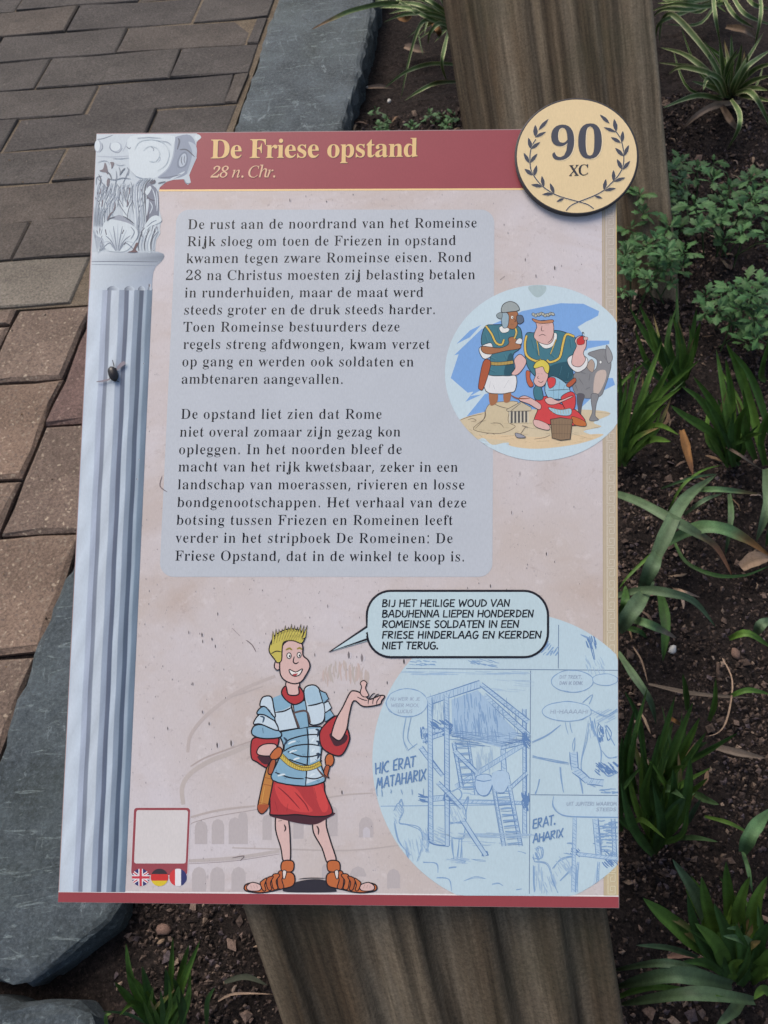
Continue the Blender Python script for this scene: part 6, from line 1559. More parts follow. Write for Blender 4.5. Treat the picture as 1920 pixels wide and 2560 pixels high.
def fill_clump(parent, K, base, tips, w, c, n, seed, h=.10, spread=.12):
    r_ = random.Random(seed)
    for i in range(n):
        a, b = tips[r_.randrange(len(tips))], tips[r_.randrange(len(tips))]
        t = r_.uniform(0, 1); s = r_.uniform(.45, .95)
        tx, ty = a[0]+(b[0]-a[0])*t, a[1]+(b[1]-a[1])*t
        bx0, by0 = base[0]+r_.gauss(0, w*.6), base[1]+r_.gauss(0, w*.4)
        tx, ty = bx0+(tx-bx0)*s, by0+(ty-by0)*s
        L = math.hypot(tx-bx0, ty-by0); bend = r_.gauss(0, spread)*L
        nx, ny = -(ty-by0)/(L+1e-6), (tx-bx0)/(L+1e-6)
        blade(parent, K, [(bx0, by0), ((bx0+tx)/2+nx*bend, (by0+ty)/2+ny*bend), (tx, ty)], w*r_.uniform(.5, 1), c[r_.randrange(len(c))], h*r_.uniform(.5, 1), edge=CREAM if c[0] is VARI and r_.random() < .7 else None, tip=(.22, .16, .07) if r_.random() < .16 else None)

def plant(K, basept, label, cat='plant', name='sedge_plant', group='grassy plants in the border'):
    x, y = kp(K, basept)
    return empty(name, ground(x, y, SOIL_Z), label, cat, group)

S1 = plant(K1, (285, 110), 'cream edged arching sedge at the top, between the kerb and the back post')
for q in ([(290, 90), (150, 20), (0, 10)], [(290, 100), (180, 50), (60, 28), (-20, 34)], [(280, 110), (200, 80), (90, 20), (20, -30)], [(280, 60), (200, 5), (120, -30)], [(285, 130), (180, 85), (125, 190), (72, 430)],
          [(280, 130), (262, 200), (250, 280), (272, 352)], [(330, 280), (200, 275), (90, 312), (0, 382)], [(335, 352), (230, 358), (160, 388), (88, 435)], [(285, 70), (240, -20), (200, -60)], [(290, 100), (160, 60), (100, 40), (20, 60)],
          [(290, 120), (240, 100), (200, 140), (190, 190)], [(290, 90), (210, 60), (90, 60), (0, 95)], [(285, 80), (170, 0), (60, -10), (-40, 5)]):
    blade(S1, K1, q, 15, VARI, .09, 'arch', CREAM)
blade(S1, K1, [(290, 80), (60, 15), (-119, 40), (-230, 85), (-322, 132)], 17, VARI, .08, 'arch', (.24, .26, .13), tip=(.34, .20, .11))
S2 = plant(K1, (1485, 425), 'large variegated sedge with striped yellow green leaves at the upper right')
for q in ([(1470, 420), (1440, 300), (1360, 180), (1250, 65), (1200, 90), (1190, 190)], [(1470, 420), (1420, 330), (1340, 290), (1185, 270)], [(1480, 400), (1400, 310), (1300, 235), (1195, 205)], [(1490, 400), (1500, 280), (1500, 150)],
          [(1500, 400), (1530, 290), (1545, 190)], [(1480, 400), (1462, 280), (1450, 170)], [(1510, 400), (1560, 300), (1610, 255), (1680, 210)], [(1510, 390), (1600, 300), (1700, 270)], [(1520, 400), (1580, 395), (1630, 460), (1672, 560)],
          [(1460, 430), (1350, 412), (1205, 466)], [(1500, 430), (1535, 490), (1530, 560), (1480, 650)], [(1520, 400), (1590, 350), (1680, 325)], [(1530, 410), (1600, 420), (1680, 440)], [(1470, 400), (1400, 340), (1380, 390)],
          [(1490, 410), (1480, 300), (1530, 210)], [(1500, 400), (1560, 330), (1570, 230)], [(1480, 400), (1430, 290), (1400, 230)], [(1500, 410), (1520, 340), (1640, 140)], [(1470, 410), (1430, 380), (1330, 350)], [(1510, 410), (1590, 380), (1660, 390)],
          [(1480, 410), (1440, 330), (1290, 290), (1230, 320)]):
    blade(S2, K1, q, 19, VARI, .10, 'up' if len(q) < 4 else 'arch', CREAM)
for q in ([(1540, 440), (1430, 455), (1350, 500), (1285, 562)], [(1450, 440), (1500, 520), (1530, 560)]): blade(S2, K1, q, 24, TAN, .04, 'arch')
S3 = plant(K1, (1420, -60), 'variegated sedge cut by the top edge right of the back post')
for q in ([(1480, 10), (1380, 28), (1250, 18), (1150, 50)], [(1430, 0), (1290, 55), (1190, 100), (1172, 175)], [(1450, -10), (1330, 0), (1180, 15)], [(1500, -30), (1560, 60), (1680, 110)], [(1420, -40), (1430, 60), (1452, 190)], [(1440, 0), (1340, 40), (1210, 40), (1160, 75)],
          [(1620, -40), (1628, 60), (1600, 210)], [(1560, -30), (1600, 20), (1680, 40)], [(1440, -20), (1360, -30), (1240, -20)], [(1470, 0), (1520, 70), (1600, 120)], [(1430, -10), (1310, 10), (1200, 0)]):
    blade(S3, K1, q, 15, VARI, .09, 'arch', CREAM)
S4 = plant(K7, (600, 760), 'dark green grassy clump of upright leaves behind, below the leafy herbs')
for q, w in (([(600, 720), (450, 430), (325, 165)], 42), ([(580, 720), (400, 430), (265, 198)], 38), ([(605, 720), (592, 400), (585, 10)], 26), ([(620, 720), (620, 480), (558, 250)], 36), ([(640, 700), (690, 400), (725, 190)], 30), ([(650, 690), (710, 450), (752, 285)], 36),
             ([(520, 740), (380, 560), (298, 335)], 36), ([(560, 740), (480, 520), (470, 380)], 34), ([(640, 740), (560, 560), (540, 400)], 38), ([(560, 760), (420, 640), (330, 560)], 34)): blade(S4, K7, q, w, GREEN if w > 35 else DEEP, .10)
S5 = plant(K7, (185, 1290), 'bright green upright grassy clump against the right edge of the sign')
for q, w in (([(190, 1290), (200, 1000), (242, 685)], 36), ([(200, 1270), (250, 900), (300, 560)], 36), ([(215, 1240), (330, 850), (486, 415)], 46), ([(230, 1210), (370, 900), (490, 690), (582, 525)], 38), ([(250, 1160), (420, 900), (622, 738)], 42), ([(260, 1120), (430, 840), (600, 670), (748, 550)], 40),
             ([(280, 1150), (420, 1098), (545, 1118)], 46), ([(190, 1180), (200, 900), (188, 610)], 32), ([(280, 1080), (450, 1000), (602, 1072)], 32), ([(180, 1250), (170, 1050), (245, 830)], 34), ([(230, 1180), (300, 980), (400, 780)], 46), ([(200, 1240), (260, 1050), (350, 900), (470, 830)], 40), ([(240, 1150), (380, 1000), (520, 850)], 36)):
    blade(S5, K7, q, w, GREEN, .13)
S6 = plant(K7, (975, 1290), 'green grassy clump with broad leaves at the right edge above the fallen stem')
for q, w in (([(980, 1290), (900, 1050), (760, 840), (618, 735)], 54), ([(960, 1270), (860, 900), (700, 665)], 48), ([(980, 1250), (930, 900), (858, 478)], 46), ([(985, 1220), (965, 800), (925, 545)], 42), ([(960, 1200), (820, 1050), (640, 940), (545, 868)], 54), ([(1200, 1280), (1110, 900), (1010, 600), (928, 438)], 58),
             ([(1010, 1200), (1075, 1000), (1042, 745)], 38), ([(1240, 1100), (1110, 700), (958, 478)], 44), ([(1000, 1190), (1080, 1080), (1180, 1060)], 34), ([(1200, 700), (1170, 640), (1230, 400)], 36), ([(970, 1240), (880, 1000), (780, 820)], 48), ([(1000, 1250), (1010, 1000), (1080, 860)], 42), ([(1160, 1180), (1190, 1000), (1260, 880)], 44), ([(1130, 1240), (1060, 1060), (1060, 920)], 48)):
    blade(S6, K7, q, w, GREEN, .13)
S7 = plant(K7, (345, 2140), 'grey green sprawling plant with wide arching leaves beside the middle of the sign')
for K, q, w, c, t, k in ((K7, [(345, 2130), (500, 1780), (640, 1520), (860, 1345)], 84, GLAUC, None, 'arch'), (K7, [(500, 1830), (700, 1722), (880, 1715), (1060, 1790), (1240, 1915)], 78, PALEG, (.26, .12, .04), 'arch'), (K7, [(150, 1470), (330, 1535), (540, 1650), (700, 1740), (860, 1850), (975, 2060)], 62, GLAUC, (.22, .10, .05), 'arch'),
                      (K7, [(560, 1790), (650, 1950), (850, 2040), (1060, 2040), (1240, 1970)], 24, DEEP, None, 'lie'), (K7, [(560, 1780), (420, 1890), (260, 2040), (180, 2140)], 20, GREEN, None, 'lie'), (K7, [(350, 2130), (420, 1960), (480, 1840)], 90, GLAUC, None, 'arch'),
                      (K8, [(160, 110), (350, 68), (550, 92), (710, 150), (860, 330)], 54, GLAUC, None, 'arch'), (K8, [(180, 350), (290, 190), (430, 10)], 100, GLAUC, None, 'arch'), (K8, [(250, 262), (400, 305), (585, 402)], 54, PALEG, (.26, .19, .14), 'arch'), (K8, [(200, 260), (230, 140), (230, 40)], 50, DEEP, None, 'arch'),
                      (K8, [(180, 500), (280, 650), (400, 830), (445, 1000)], 46, GLAUC, None, 'arch'), (K8, [(470, 80), (510, 300), (490, 560)], 60, DEEP, None, 'lie'), (K8, [(220, 330), (320, 350), (380, 400)], 34, DEEP, None, 'lie')):
    blade(S7, K, q, w, c, .07, k, tip=t)
S8 = plant(K7, (1200, 1330), 'drooping pale leaves of a plant cut by the right edge at mid height')
for q, w, c, t in (([(1200, 1310), (1215, 1550), (1135, 1810)], 60, GLAUC, None), ([(720, 1450), (900, 1448), (1170, 1482)], 36, PALEG, (.20, .14, .06)), ([(950, 1480), (962, 1650), (920, 1910)], 34, GLAUC, None), ([(1240, 1330), (1260, 1600), (1200, 1850)], 50, DEEP, None), ([(525, 1600), (620, 1430), (760, 1320), (905, 1278)], 17, GREEN, None), ([(480, 1440), (680, 1370), (870, 1340)], 18, PALEG, None), ([(640, 1620), (780, 1520), (900, 1478)], 26, GLAUC, None)):
    blade(S8, K7, q, w, c, .06, 'arch', tip=t)
S9 = plant(K8, (410, 1890), 'dense dark green grassy clump low beside the sign at the lower right')
for q, w, c in (([(260, 1560), (235, 1200), (295, 890)], 46, DEEP), ([(230, 1600), (200, 1300), (210, 1080)], 44, DEEP), ([(300, 1600), (262, 1250), (385, 735)], 38, DEEP), ([(380, 1500), (330, 1000), (225, 765)], 36, DEEP), ([(400, 1520), (480, 1150), (575, 800)], 42, DEEP), ([(430, 1530), (560, 1200), (702, 840)], 54, DEEP),
                ([(450, 1520), (620, 1200), (745, 950)], 54, GREEN), ([(480, 1470), (640, 1270), (790, 1050)], 42, DEEP), ([(600, 1300), (800, 1180), (1010, 1055)], 34, DEEP), ([(310, 1480), (262, 1300), (312, 1050)], 40, GREEN), ([(480, 1760), (560, 1610), (650, 1490)], 84, PALEG), ([(420, 1500), (520, 1440), (645, 1512)], 48, PALEG),
                ([(690, 1465), (780, 1510), (880, 1552)], 48, PALEG), ([(640, 1720), (700, 1600), (755, 1515)], 30, GLAUC), ([(270, 1700), (350, 1660), (510, 1790)], 32, GREEN), ([(520, 1795), (700, 1780), (875, 1812)], 30, PALEG), ([(420, 1880), (520, 1680), (600, 1540)], 78, GREEN), ([(430, 1890), (480, 1700), (420, 1420)], 60, DEEP),
                ([(200, 1740), (185, 1480), (220, 1300)], 50, DEEP), ([(420, 1900), (280, 1700), (200, 1400)], 60, DEEP), ([(660, 900), (650, 770), (628, 648)], 34, GREEN), ([(810, 975), (850, 850), (855, 680)], 34, GREEN), ([(420, 1850), (560, 1560), (560, 1300)], 60, DEEP), ([(440, 1860), (640, 1560), (680, 1220)], 70, DEEP), ([(430, 1700), (360, 1500), (420, 1250)], 56, GREEN),
                ([(460, 1600), (420, 1350), (470, 1060)], 46, DEEP), ([(660, 1480), (720, 1440), (800, 1370)], 30, GREEN), ([(700, 1220), (740, 1150), (800, 1120)], 26, PALEG), ([(470, 1420), (540, 1330), (640, 1280)], 46, GREEN)):
    blade(S9, K8, q, w, c, .12)
S10 = plant(K8, (1050, 1890), 'single wide pale leaf and thin stalks cut by the right edge low down')
for q, w, c, k in (([(1045, 1880), (1110, 1730), (1240, 1580)], 86, PALEG, 'arch'), ([(780, 1635), (950, 1680), (1110, 1765)], 24, GREEN, 'lie'), ([(1040, 1870), (1080, 2000), (1110, 2160)], 26, PALEG, 'lie'), ([(950, 405), (1080, 368), (1240, 470)], 42, GREEN, 'arch'), ([(960, 800), (1080, 760), (1230, 790)], 34, GREEN, 'lie'), ([(1130, 380), (1180, 300), (1260, 280)], 60, GLAUC, 'arch')):
    blade(S10, K8, q, w, c, .05, k)
S11 = plant(K6, (1500, 480), 'bright green grassy clump in the bottom right corner')
for q, w, c in (([(1440, 380), (1290, 255), (1150, 138)], 64, GREEN), ([(1440, 340), (1380, 150), (1270, -20)], 50, GLAUC), ([(1500, 420), (1420, 200), (1388, 50)], 46, GREEN), ([(1520, 400), (1500, 150), (1488, -10)], 42, GREEN), ([(1560, 400), (1540, 200), (1585, 50)], 46, GREEN), ([(1640, 400), (1600, 200), (1655, 50)], 50, GREEN),
                ([(1620, 430), (1580, 320), (1475, 292)], 36, PALEG), ([(1580, 280), (1540, 262), (1490, 262)], 18, PALEG), ([(1460, 470), (1250, 402), (1005, 437)], 28, GLAUC), ([(1510, 490), (1280, 448), (1025, 505)], 54, GLAUC), ([(1600, 555), (1350, 528), (1035, 575)], 46, GLAUC), ([(1560, 545), (1510, 600), (1445, 665)], 40, GLAUC), ([(1680, 530), (1635, 512), (1600, 552)], 32, GREEN),
                ([(1500, 440), (1450, 330), (1360, 240)], 54, GREEN), ([(1540, 440), (1500, 300), (1440, 160)], 50, DEEP), ([(1580, 440), (1620, 320), (1659, 240)], 50, DEEP), ([(1600, 460), (1659, 400), (1700, 330)], 60, GREEN), ([(1480, 450), (1400, 400), (1300, 400)], 30, DEEP), ([(1560, 450), (1560, 350), (1530, 240)], 46, DEEP), ([(1040, 545), (1200, 500), (1480, 540)], 22, DEEP), ([(1380, 380), (1250, 340), (1120, 330)], 20, GLAUC), ([(1590, 480), (1640, 440), (1700, 450)], 40, GREEN), ([(1500, 460), (1380, 300), (1330, 120)], 40, DEEP)):
    blade(S11, K6, q, w, c, .12, 'arch' if q[2][0] < 1100 else 'up')
S12 = plant(K5, (575, 770), 'small green grassy tuft at the bottom, between the kerb end and the front post')
for q, w, c in (([(590, 760), (600, 550), (612, 335)], 28, GREEN), ([(620, 750), (655, 560), (738, 350)], 30, GREEN), ([(600, 740), (655, 480), (686, 372)], 26, GREEN), ([(545, 760), (430, 560), (396, 365)], 30, GREEN), ([(520, 740), (410, 620), (343, 543)], 30, GREEN), ([(560, 750), (590, 600), (578, 478)], 34, DEEP), ([(640, 760), (680, 630), (692, 555)], 30, GREEN),
                ([(530, 745), (440, 640), (365, 700)], 22, GREEN), ([(560, 760), (500, 590), (470, 470)], 34, DEEP), ([(310, 760), (303, 700), (330, 690)], 14, GREEN), ([(768, 740), (772, 630), (806, 568)], 20, DEEP), ([(540, 760), (620, 640), (640, 560)], 36, GREEN), ([(500, 740), (400, 690), (285, 680)], 12, PALEG), ([(660, 760), (650, 640), (612, 520)], 34, DEEP)):
    blade(S12, K5, q, w, c, .10)

fill_clump(S2, K1, (1485, 415), [(1190, 190), (1250, 65), (1400, 150), (1500, 140), (1620, 190), (1680, 330)], 16, [VARI, GREEN], 22, 1, .09, .15)
fill_clump(S4, K7, (600, 740), [(325, 165), (590, 100), (750, 290)], 34, [GREEN, DEEP], 12, 2)
fill_clump(S5, K7, (205, 1260), [(200, 600), (300, 560), (486, 415), (582, 525), (748, 550), (600, 1000)], 38, [GREEN, DEEP], 18, 3)
fill_clump(S6, K7, (980, 1270), [(618, 735), (700, 665), (860, 478), (1000, 500), (1150, 700), (1200, 1000)], 44, [GREEN, DEEP], 18, 4)
fill_clump(S9, K8, (420, 1840), [(230, 765), (385, 735), (575, 800), (745, 950), (1000, 1060), (870, 1400), (200, 1200)], 44, [GREEN, DEEP, DEEP], 34, 5)
fill_clump(S11, K6, (1520, 460), [(1150, 140), (1270, -20), (1390, 50), (1490, -10), (1590, 50), (1700, 100), (1700, 400)], 40, [GREEN, DEEP, GREEN], 26, 6)
fill_clump(S12, K5, (570, 780), [(398, 370), (612, 340), (738, 350), (690, 560), (340, 540)], 26, [GREEN, DEEP], 14, 7)
fill_clump(S1, K1, (290, 110), [(0, 20), (60, 200), (150, 260), (240, -60)], 13, [VARI], 10, 8, .07, .3)
fill_clump(S3, K1, (1440, -40), [(1150, 50), (1190, 120), (1500, 60), (1640, 60)], 14, [VARI, GREEN], 12, 9, .07, .2)
# leafy herbs: rosettes of small notched leaves on stems
def herb_leaf_mesh(seed):
    r_ = random.Random(seed)
    out = [(0, 0), (.035, .25), (.07, .42), (.22, .56), (.12, .58), (.26, .78), (.13, .76), (.10, .92), (0, 1.08)]
    V = []
    for x, y in out: V.append((x*(1+r_.uniform(-.12, .12)), y, .06*y*(1-y)*4-.05*x))
    Lf = [(-x*(1+r_.uniform(-.12, .12)), y, z) for x, y, z in V[1:-1]]
    mid = [(0, y, .06*y*(1-y)*4+.035) for y in (.25, .5, .75)]
    me = bpy.data.meshes.new('leaf')
    n = len(V); vs = V+Lf+mid; R0 = list(range(n)); L0 = [0]+list(range(n, n+n-2))+[n-1]; m0 = 2*n-2
    F = []
    for side in (R0, L0):
        ch = [(0, 1, 2, 'a'), (2, 3, 4, 'b'), (4, 5, 6, 7, 'c')]
        F += [(side[0], side[1], side[2], m0), (m0, side[2], side[3], side[4], m0+1), (m0+1, side[4], side[5], side[6], m0+2), (m0+2, side[6], side[7], side[8])]
    me.from_pydata(vs, [], F)
    base = np.array([.026, .078, .028])*r_.uniform(.75, 1.3)+np.array([r_.uniform(0, .018), r_.uniform(0, .022), 0])
    at = me.color_attributes.new('Col', 'FLOAT_COLOR', 'POINT')
    for i, v in enumerate(vs):
        k = 1.15 if i >= m0 else .95
        at.data[i].color = (*(base*k), 1)
    me.materials.append(M_HERB); me.update()
    return me
LEAVES = [herb_leaf_mesh(s) for s in range(6)]
def herb(K, basept, label, tips, size, seed, hmin=.03, hmax=.09):
    r_ = random.Random(seed)
    root = plant(K, basept, label, 'plant', 'leafy_herb', 'small leaved herbs in the border')
    org = Vector(root.location); sv, sf, sc_ = [], [], []
    for (x, y) in tips:
        h = r_.uniform(hmin, hmax); px_, py_ = kp(K, (x, y))
        c = ground(px_, py_, SOIL_Z+h)
        foot = org+Vector((r_.uniform(-.03, .03), r_.uniform(-.03, .03), 0))+Vector((c.x-org.x, c.y-org.y, 0))*.55
        foot.z = SOIL_Z-.005
        s1 = Vector((.0011, 0, 0)); s2 = Vector((0, .0011, 0)); mid = (foot+c)/2+Vector((0, 0, .012))
        for p in (foot, mid, c):
            sv += [p+s1-org, p+s2-org, p-s1-org, p-s2-org]; sc_ += [(.055, .095, .035, 1)]*4
        b = len(sv)-12
        for k in (0, 4):
            for i in range(4): sf.append((b+k+i, b+k+(i+1) % 4, b+k+4+(i+1) % 4, b+k+4+i))
        nl = r_.randint(8, 12); a0_ = r_.uniform(0, 6)
        for i in range(nl):
            inner = i >= nl-3
            a = a0_+i*2.4+r_.uniform(-.3, .3)
            el = r_.uniform(.55, 1.1) if inner else r_.uniform(-.15, .45)
            s = size*(.55 if inner else 1)*r_.uniform(.65, 1.25)
            o = bpy.data.objects.new('leaf', LEAVES[r_.randrange(6)])
            col.objects.link(o); o.parent = root
            d = Vector((math.cos(a)*math.cos(el), math.sin(a)*math.cos(el), math.sin(el)))
            q = d.to_track_quat('Y', 'Z')
            o.matrix_local = Matrix.Translation(c-org+Vector((0, 0, r_.uniform(-.008, .004) if not inner else .002))) @ q.to_matrix().to_4x4() @ Matrix.Rotation(r_.uniform(-.5, .5), 4, 'Y') @ Matrix.Diagonal((s*1.25, s, s, 1))
    mesh_obj('stem', sv, sf, M_HERB, root, colors=sc_)
    return root
def scatter(seed, boxes, n, dmin):
    r_ = random.Random(seed); out = []
    for _ in range(4000):
        if len(out) >= n: break
        b = boxes[r_.randrange(len(boxes))]
        p = (r_.uniform(b[0], b[2]), r_.uniform(b[1], b[3]))
        if all(math.hypot(p[0]-q[0], p[1]-q[1]) > dmin for q in out): out.append(p)
    return out
herb(K1, (1200, 1080), 'dense leafy green herb right of the medallion, in front of the back post',
     scatter(4, [(1060, 760, 1320, 1080), (1020, 980, 1300, 1180), (1180, 700, 1300, 860)], 32, 44), .019, 1)
herb(K1, (1560, 960), 'dense leafy green herb at the right edge above the grassy clumps',
     scatter(5, [(1330, 860, 1700, 1060), (1420, 780, 1700, 900), (1350, 700, 1440, 800), (1580, 760, 1700, 900)], 24, 48), .020, 2)
herb(K1, (1560, 1330), 'lower leafy herb at the right edge between bare soil and the grassy clumps',
     scatter(6, [(1380, 1270, 1700, 1400), (1500, 1230, 1700, 1330), (1540, 1380, 1700, 1480)], 20, 46), .019, 3)
herb(K1, (1170, 1210), 'thin sprig of herb with small leaves beside the top of the greek key border',
     [(1100, 1190), (1150, 1220), (1210, 1170), (1240, 1220), (1040, 1130), (1180, 1130), (1030, 1260)], .013, 5)
herb(K1, (255, 560), 'tiny green seedling on the soil above the title band', [(250, 505), (195, 500), (300, 510), (120, 548), (270, 545)], .013, 7, .01, .03)
herb(K1, (-30, 545), 'tiny green seedling beside the kerb stone above the sign', [(-35, 480), (10, 520), (0, 560), (-20, 545)], .011, 8, .01, .03)

# dry stalks, chips and stones lying on the soil
def loose(K, pts, w, c, label, cat, name, grp=None, kind='lie', h=.01, tip=None):
    o = blade(None, K, pts, w, c, h, kind, name=name, fold=.35, tip=tip)
    return tag(o, label, cat, grp)
loose(K7, [(880, 1130), (1020, 1208), (1175, 1312)], 16, TAN, 'straight pale dry stalk lying across the green clump at the right', 'dry stalk', 'dry_stalk', h=.05, kind='arch')
loose(K7, [(620, 1040), (655, 1180), (700, 1350)], 48, RUST, 'withered yellow and rust leaf between the two green clumps', 'dry leaf', 'dry_leaf', tip=(.10, .05, .03))
loose(K7, [(1030, 1990), (1130, 1930), (1230, 1920)], 90, TAN, 'curled brown dead leaf at the right edge beside the sprawling plant', 'dry leaf', 'dry_leaf')
loose(K8, [(900, 540), (970, 700), (940, 940), (880, 1050), (780, 1085)], 10, TAN, 'long thin bent dry stalk on the soil at the right', 'dry stalk', 'dry_stalk')
loose(K8, [(390, 720), (700, 785), (1120, 815)], 26, ((.10, .075, .055), (.13, .10, .075)), 'long grey brown flat stem lying level above the dark clump', 'dry stalk', 'dry_stalk')
loose(K8, [(850, 1155), (1000, 1190), (1200, 1232)], 46, ((.12, .09, .065), (.15, .115, .09)), 'grey brown splinter of wood on the soil right of the dark clump', 'wood chip', 'wood_chip')
loose(K8, [(285, 462), (345, 560), (385, 710)], 12, TAN, 'short thin tan stalk near the edge of the pencil drawing', 'dry stalk', 'dry_stalk')
loose(K8, [(560, 60), (640, 85), (745, 120)], 22, TAN, 'small forked tan stalk over the wide grey green leaf', 'dry stalk', 'dry_stalk', h=.06, kind='arch')
loose(K8, [(530, 945), (580, 975), (620, 1010)], 26, RUST, 'orange brown leaf scrap inside the dark clump', 'dry leaf', 'dry_leaf', h=.05, kind='arch')
loose(K5, [(820, 632), (900, 597), (1075, 600)], 9, TAN, 'thin tan stalk on the soil left of the front post', 'dry stalk', 'dry_stalk')
loose(K5, [(850, 545), (950, 520), (1050, 560)], 22, ((.03, .035, .02), (.04, .045, .03)), 'dark drooping dead blade left of the front post', 'dry leaf', 'dry_leaf')
loose(K6, [(1250, 375), (1320, 368), (1390, 380)], 22, ((.20, .11, .08), (.24, .14, .10)), 'reddish dry strip on the soil left of the corner clump', 'dry leaf', 'dry_leaf')
loose(K2_, [(1590, 378), (1640, 372), (1700, 382)], 14, TAN, 'pale dry leaf strip on the soil just right of the kerb', 'dry leaf', 'dry_leaf')
loose(K1, [(60, 68), (90, 80), (120, 70)], 24, RUST, 'brown scrap of leaf under the first variegated sedge', 'dry leaf', 'dry_leaf')
loose(K1, [(90, 200), (140, 210), (185, 225)], 26, TAN, 'pinkish dead leaf under the first variegated sedge', 'dry leaf', 'dry_leaf')
loose(K1, [(210, 100), (235, 130), (240, 160)], 22, RUST, 'orange withered leaf hanging in the first variegated sedge', 'dry leaf', 'dry_leaf', kind='arch', h=.05)
loose(K1, [(1480, 115), (1560, 130), (1610, 165)], 22, TAN, 'tan withered leaf above the large variegated sedge', 'dry leaf', 'dry_leaf', kind='arch', h=.05)
def pebble(K, p, s, label, mat, seed, flat=.6):
    r_ = random.Random(seed); V, F = [], []
    x, y = kp(K, p); c = ground(x, y, SOIL_Z+.004)
    c.z = soil_h(c.x, c.y)+s*.25
    rings_, seg = 5, 9
    for j in range(rings_+1):
        th = math.pi*j/rings_
        for i in range(seg):
            a = 2*math.pi*i/seg; rr_ = 1+r_.uniform(-.22, .2)
            V.append((s*rr_*math.sin(th)*math.cos(a), s*.75*rr_*math.sin(th)*math.sin(a), s*flat*math.cos(th)))
    for j in range(rings_):
        for i in range(seg): F.append((j*seg+i, (j+1)*seg+i, (j+1)*seg+(i+1) % seg, j*seg+(i+1) % seg))
    o = mesh_obj('pebble', V, F, mat, smooth=True); o.location = c; o.rotation_euler = (0, 0, r_.uniform(0, 6))
    return tag(o, label, 'pebble')
M_REDSTONE = mat_plain('reddish_stone', (.15, .095, .075, 1), .9, .15, .5)
pebble(K8, (572, 462), .0050, 'small white pebble on the soil beside the upper sketch circle', M_PEBBLE, 3)
pebble(K5, (575, 302), .0065, 'reddish brown stone on the soil below the bottom band', M_REDSTONE, 4)
pebble(K7, (652, 343), .0050, 'small pink pebble among the leaves of the back clump', M_REDSTONE, 5)
pebble(K8, (1005, 500), .0060, 'brown clod like stone on the soil at the right', M_REDSTONE, 6)
pebble(K1, (22, 428), .0045, 'pale pebble on the soil above the title band', M_PEBBLE, 8)
pebble(K1, (-72, 350), .0035, 'tiny pale pebble next to the kerb stone', M_PEBBLE, 9)

# crumbs of soil and bark over the bed, grit in the paving joints
kr0, kr1 = gxy((858, 327)), gxy((300, 2262)); kr_d = (kr1-kr0)/np.linalg.norm(kr1-kr0); kr_n = np.array([-kr_d[1], kr_d[0]])
if (gxy((1700, 1300))-kr0) @ kr_n < 0: kr_n = -kr_n
OCT = np.array([(1, 0, 0), (0, 1, 0), (-1, 0, 0), (0, -1, 0), (0, 0, 1), (0, 0, -1)], float)
OF = [(0, 1, 4), (1, 2, 4), (2, 3, 4), (3, 0, 4), (1, 0, 5), (2, 1, 5), (3, 2, 5), (0, 3, 5)]
def crumbs(name, pts, zs, sizes, cols_, flat):
    n = len(pts); V = np.zeros((n, 6, 3)); 
    rot = rng.uniform(0, 2*math.pi, n)
    for k in range(6):
        v = OCT[k]*rng.uniform(.6, 1.3, (n, 1))*sizes[:, None]*np.array([1, rng.uniform(.6, 1), flat])
        V[:, k, 0] = v[:, 0]*np.cos(rot)-v[:, 1]*np.sin(rot); V[:, k, 1] = v[:, 0]*np.sin(rot)+v[:, 1]*np.cos(rot); V[:, k, 2] = v[:, 2]
    tilt = rng.normal(0, .4, (n, 2))
    V[:, :, 2] += V[:, :, 0]*tilt[:, :1]+V[:, :, 1]*tilt[:, 1:]
    V[:, :, 0] += pts[:, None, 0]; V[:, :, 1] += pts[:, None, 1]; V[:, :, 2] += zs[:, None]
    F = [tuple(6*i+j for j in f) for i in range(n) for f in OF]
    K_ = np.repeat(np.concatenate([cols_, np.ones((n, 1))], 1), 6, axis=0)
    return mesh_obj(name, V.reshape(-1, 3), F, M_CRUMB, None, colors=K_, kind='stuff')
def pick_soil(n):
    out = []
    while len(out) < n:
        p = np.array([rng.uniform(-.45, .75), rng.uniform(-.25, 1.1)])
        if (p-kr0) @ kr_n > .002 and rng.random() < .55+.45*noise.noise(Vector((p[0]*14, p[1]*14, 5)))*2: out.append(p)
    return np.array(out)
pal = np.array([(.020, .015, .014), (.058, .041, .034), (.095, .068, .055), (.15, .105, .085), (.085, .066, .070), (.22, .16, .12)])
def soil_crumbs(name, n, smin, smax, flat, wts, zoff=0.0):
    P = pick_soil(n); s = smin+(smax-smin)*rng.random(n)**1.9
    z = np.array([soil_h(p[0], p[1]) for p in P])+s*.25+zoff
    c = pal[rng.choice(6, n, p=wts)]*rng.uniform(.7, 1.25, (n, 1))
    return crumbs(name, P, z, s, c, flat)
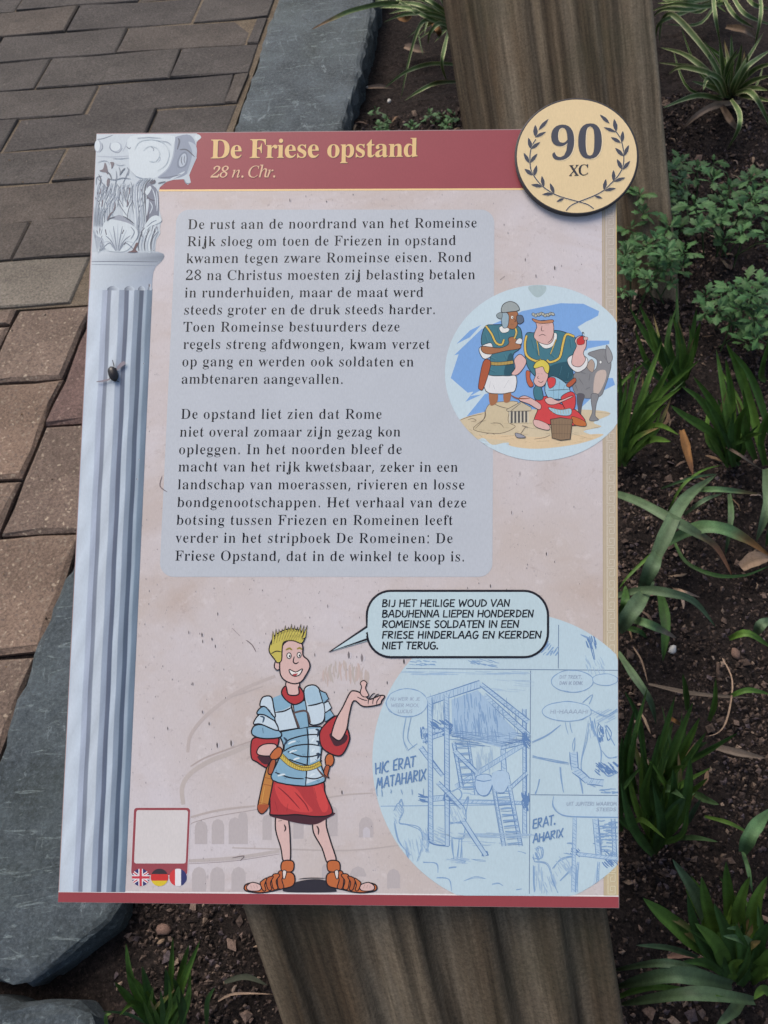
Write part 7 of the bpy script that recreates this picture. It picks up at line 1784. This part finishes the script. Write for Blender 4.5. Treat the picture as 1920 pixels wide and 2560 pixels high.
tag(soil_crumbs('soil_crumbs', 95000, .0009, .0036, .8, (.30, .26, .20, .08, .12, .04)), 'loose dark crumbs of soil covering the planting bed', 'soil')
tag(soil_crumbs('bark_bits', 2600, .0015, .0062, .3, (.05, .18, .27, .25, .10, .15), .001), 'scattered flat bits of bark and mulch on the soil', 'mulch')
# dead straw and leaf shreds between the plants
lv, lf, lc = [], [], []
lp = pick_soil(330)
for p in lp:
    a_ = rng.uniform(0, 6.28); L_2 = rng.uniform(.006, .026); w_2 = rng.uniform(.0006, .0022); bd = rng.normal(0, .5)
    c_ = np.array([(.26, .18, .12), (.16, .10, .06), (.20, .15, .10), (.30, .22, .17), (.12, .08, .06)])[rng.integers(5)]*rng.uniform(.7, 1.1)
    b_ = len(lv); z_ = soil_h(p[0], p[1])+.0035
    for i in range(6):
        t = i/5; aa = a_+bd*t; q = np.array(p)+np.array([math.cos(a_+bd*t*.5), math.sin(a_+bd*t*.5)])*L_2*t
        nn_ = np.array([-math.sin(aa), math.cos(aa)])*w_2*(1-.8*abs(2*t-1)**3)
        zc = z_+.004*math.sin(t*3.1)*rng.uniform(.3, 1)
        lv += [(q[0]+nn_[0], q[1]+nn_[1], zc), (q[0], q[1], zc+.0007), (q[0]-nn_[0], q[1]-nn_[1], zc)]; lc += [(*c_, 1)]*3
        if i:
            k_ = b_+3*i
            lf += [(k_-3, k_-2, k_+1, k_), (k_-2, k_-1, k_+2, k_+1)]
tag(mesh_obj('leaf_litter', lv, lf, M_DRY, None, colors=lc, smooth=True, kind='stuff'), 'dead straw and shreds of leaves strewn over the planting bed', 'leaf litter')
n = 420; P = []
while len(P) < n:
    p = np.array([rng.uniform(-.75, .2), rng.uniform(-.1, 1.1)])
    if (p-KL[0]) @ kl_n > .004: P.append(p)
P = np.array(P); s = .0004+.0016*rng.random(n)**3
cc = np.array([(.16, .10, .05), (.05, .035, .025), (.24, .20, .15), (.08, .05, .03)])[rng.choice(4, n)]
g_ = crumbs('grit', P, np.full(n, .0012), s, cc, .5)
tag(g_, 'fine grit and leaf scraps lying on the paving', 'grit')
# a narrow roll of soil and moss packed against the kerb's garden side
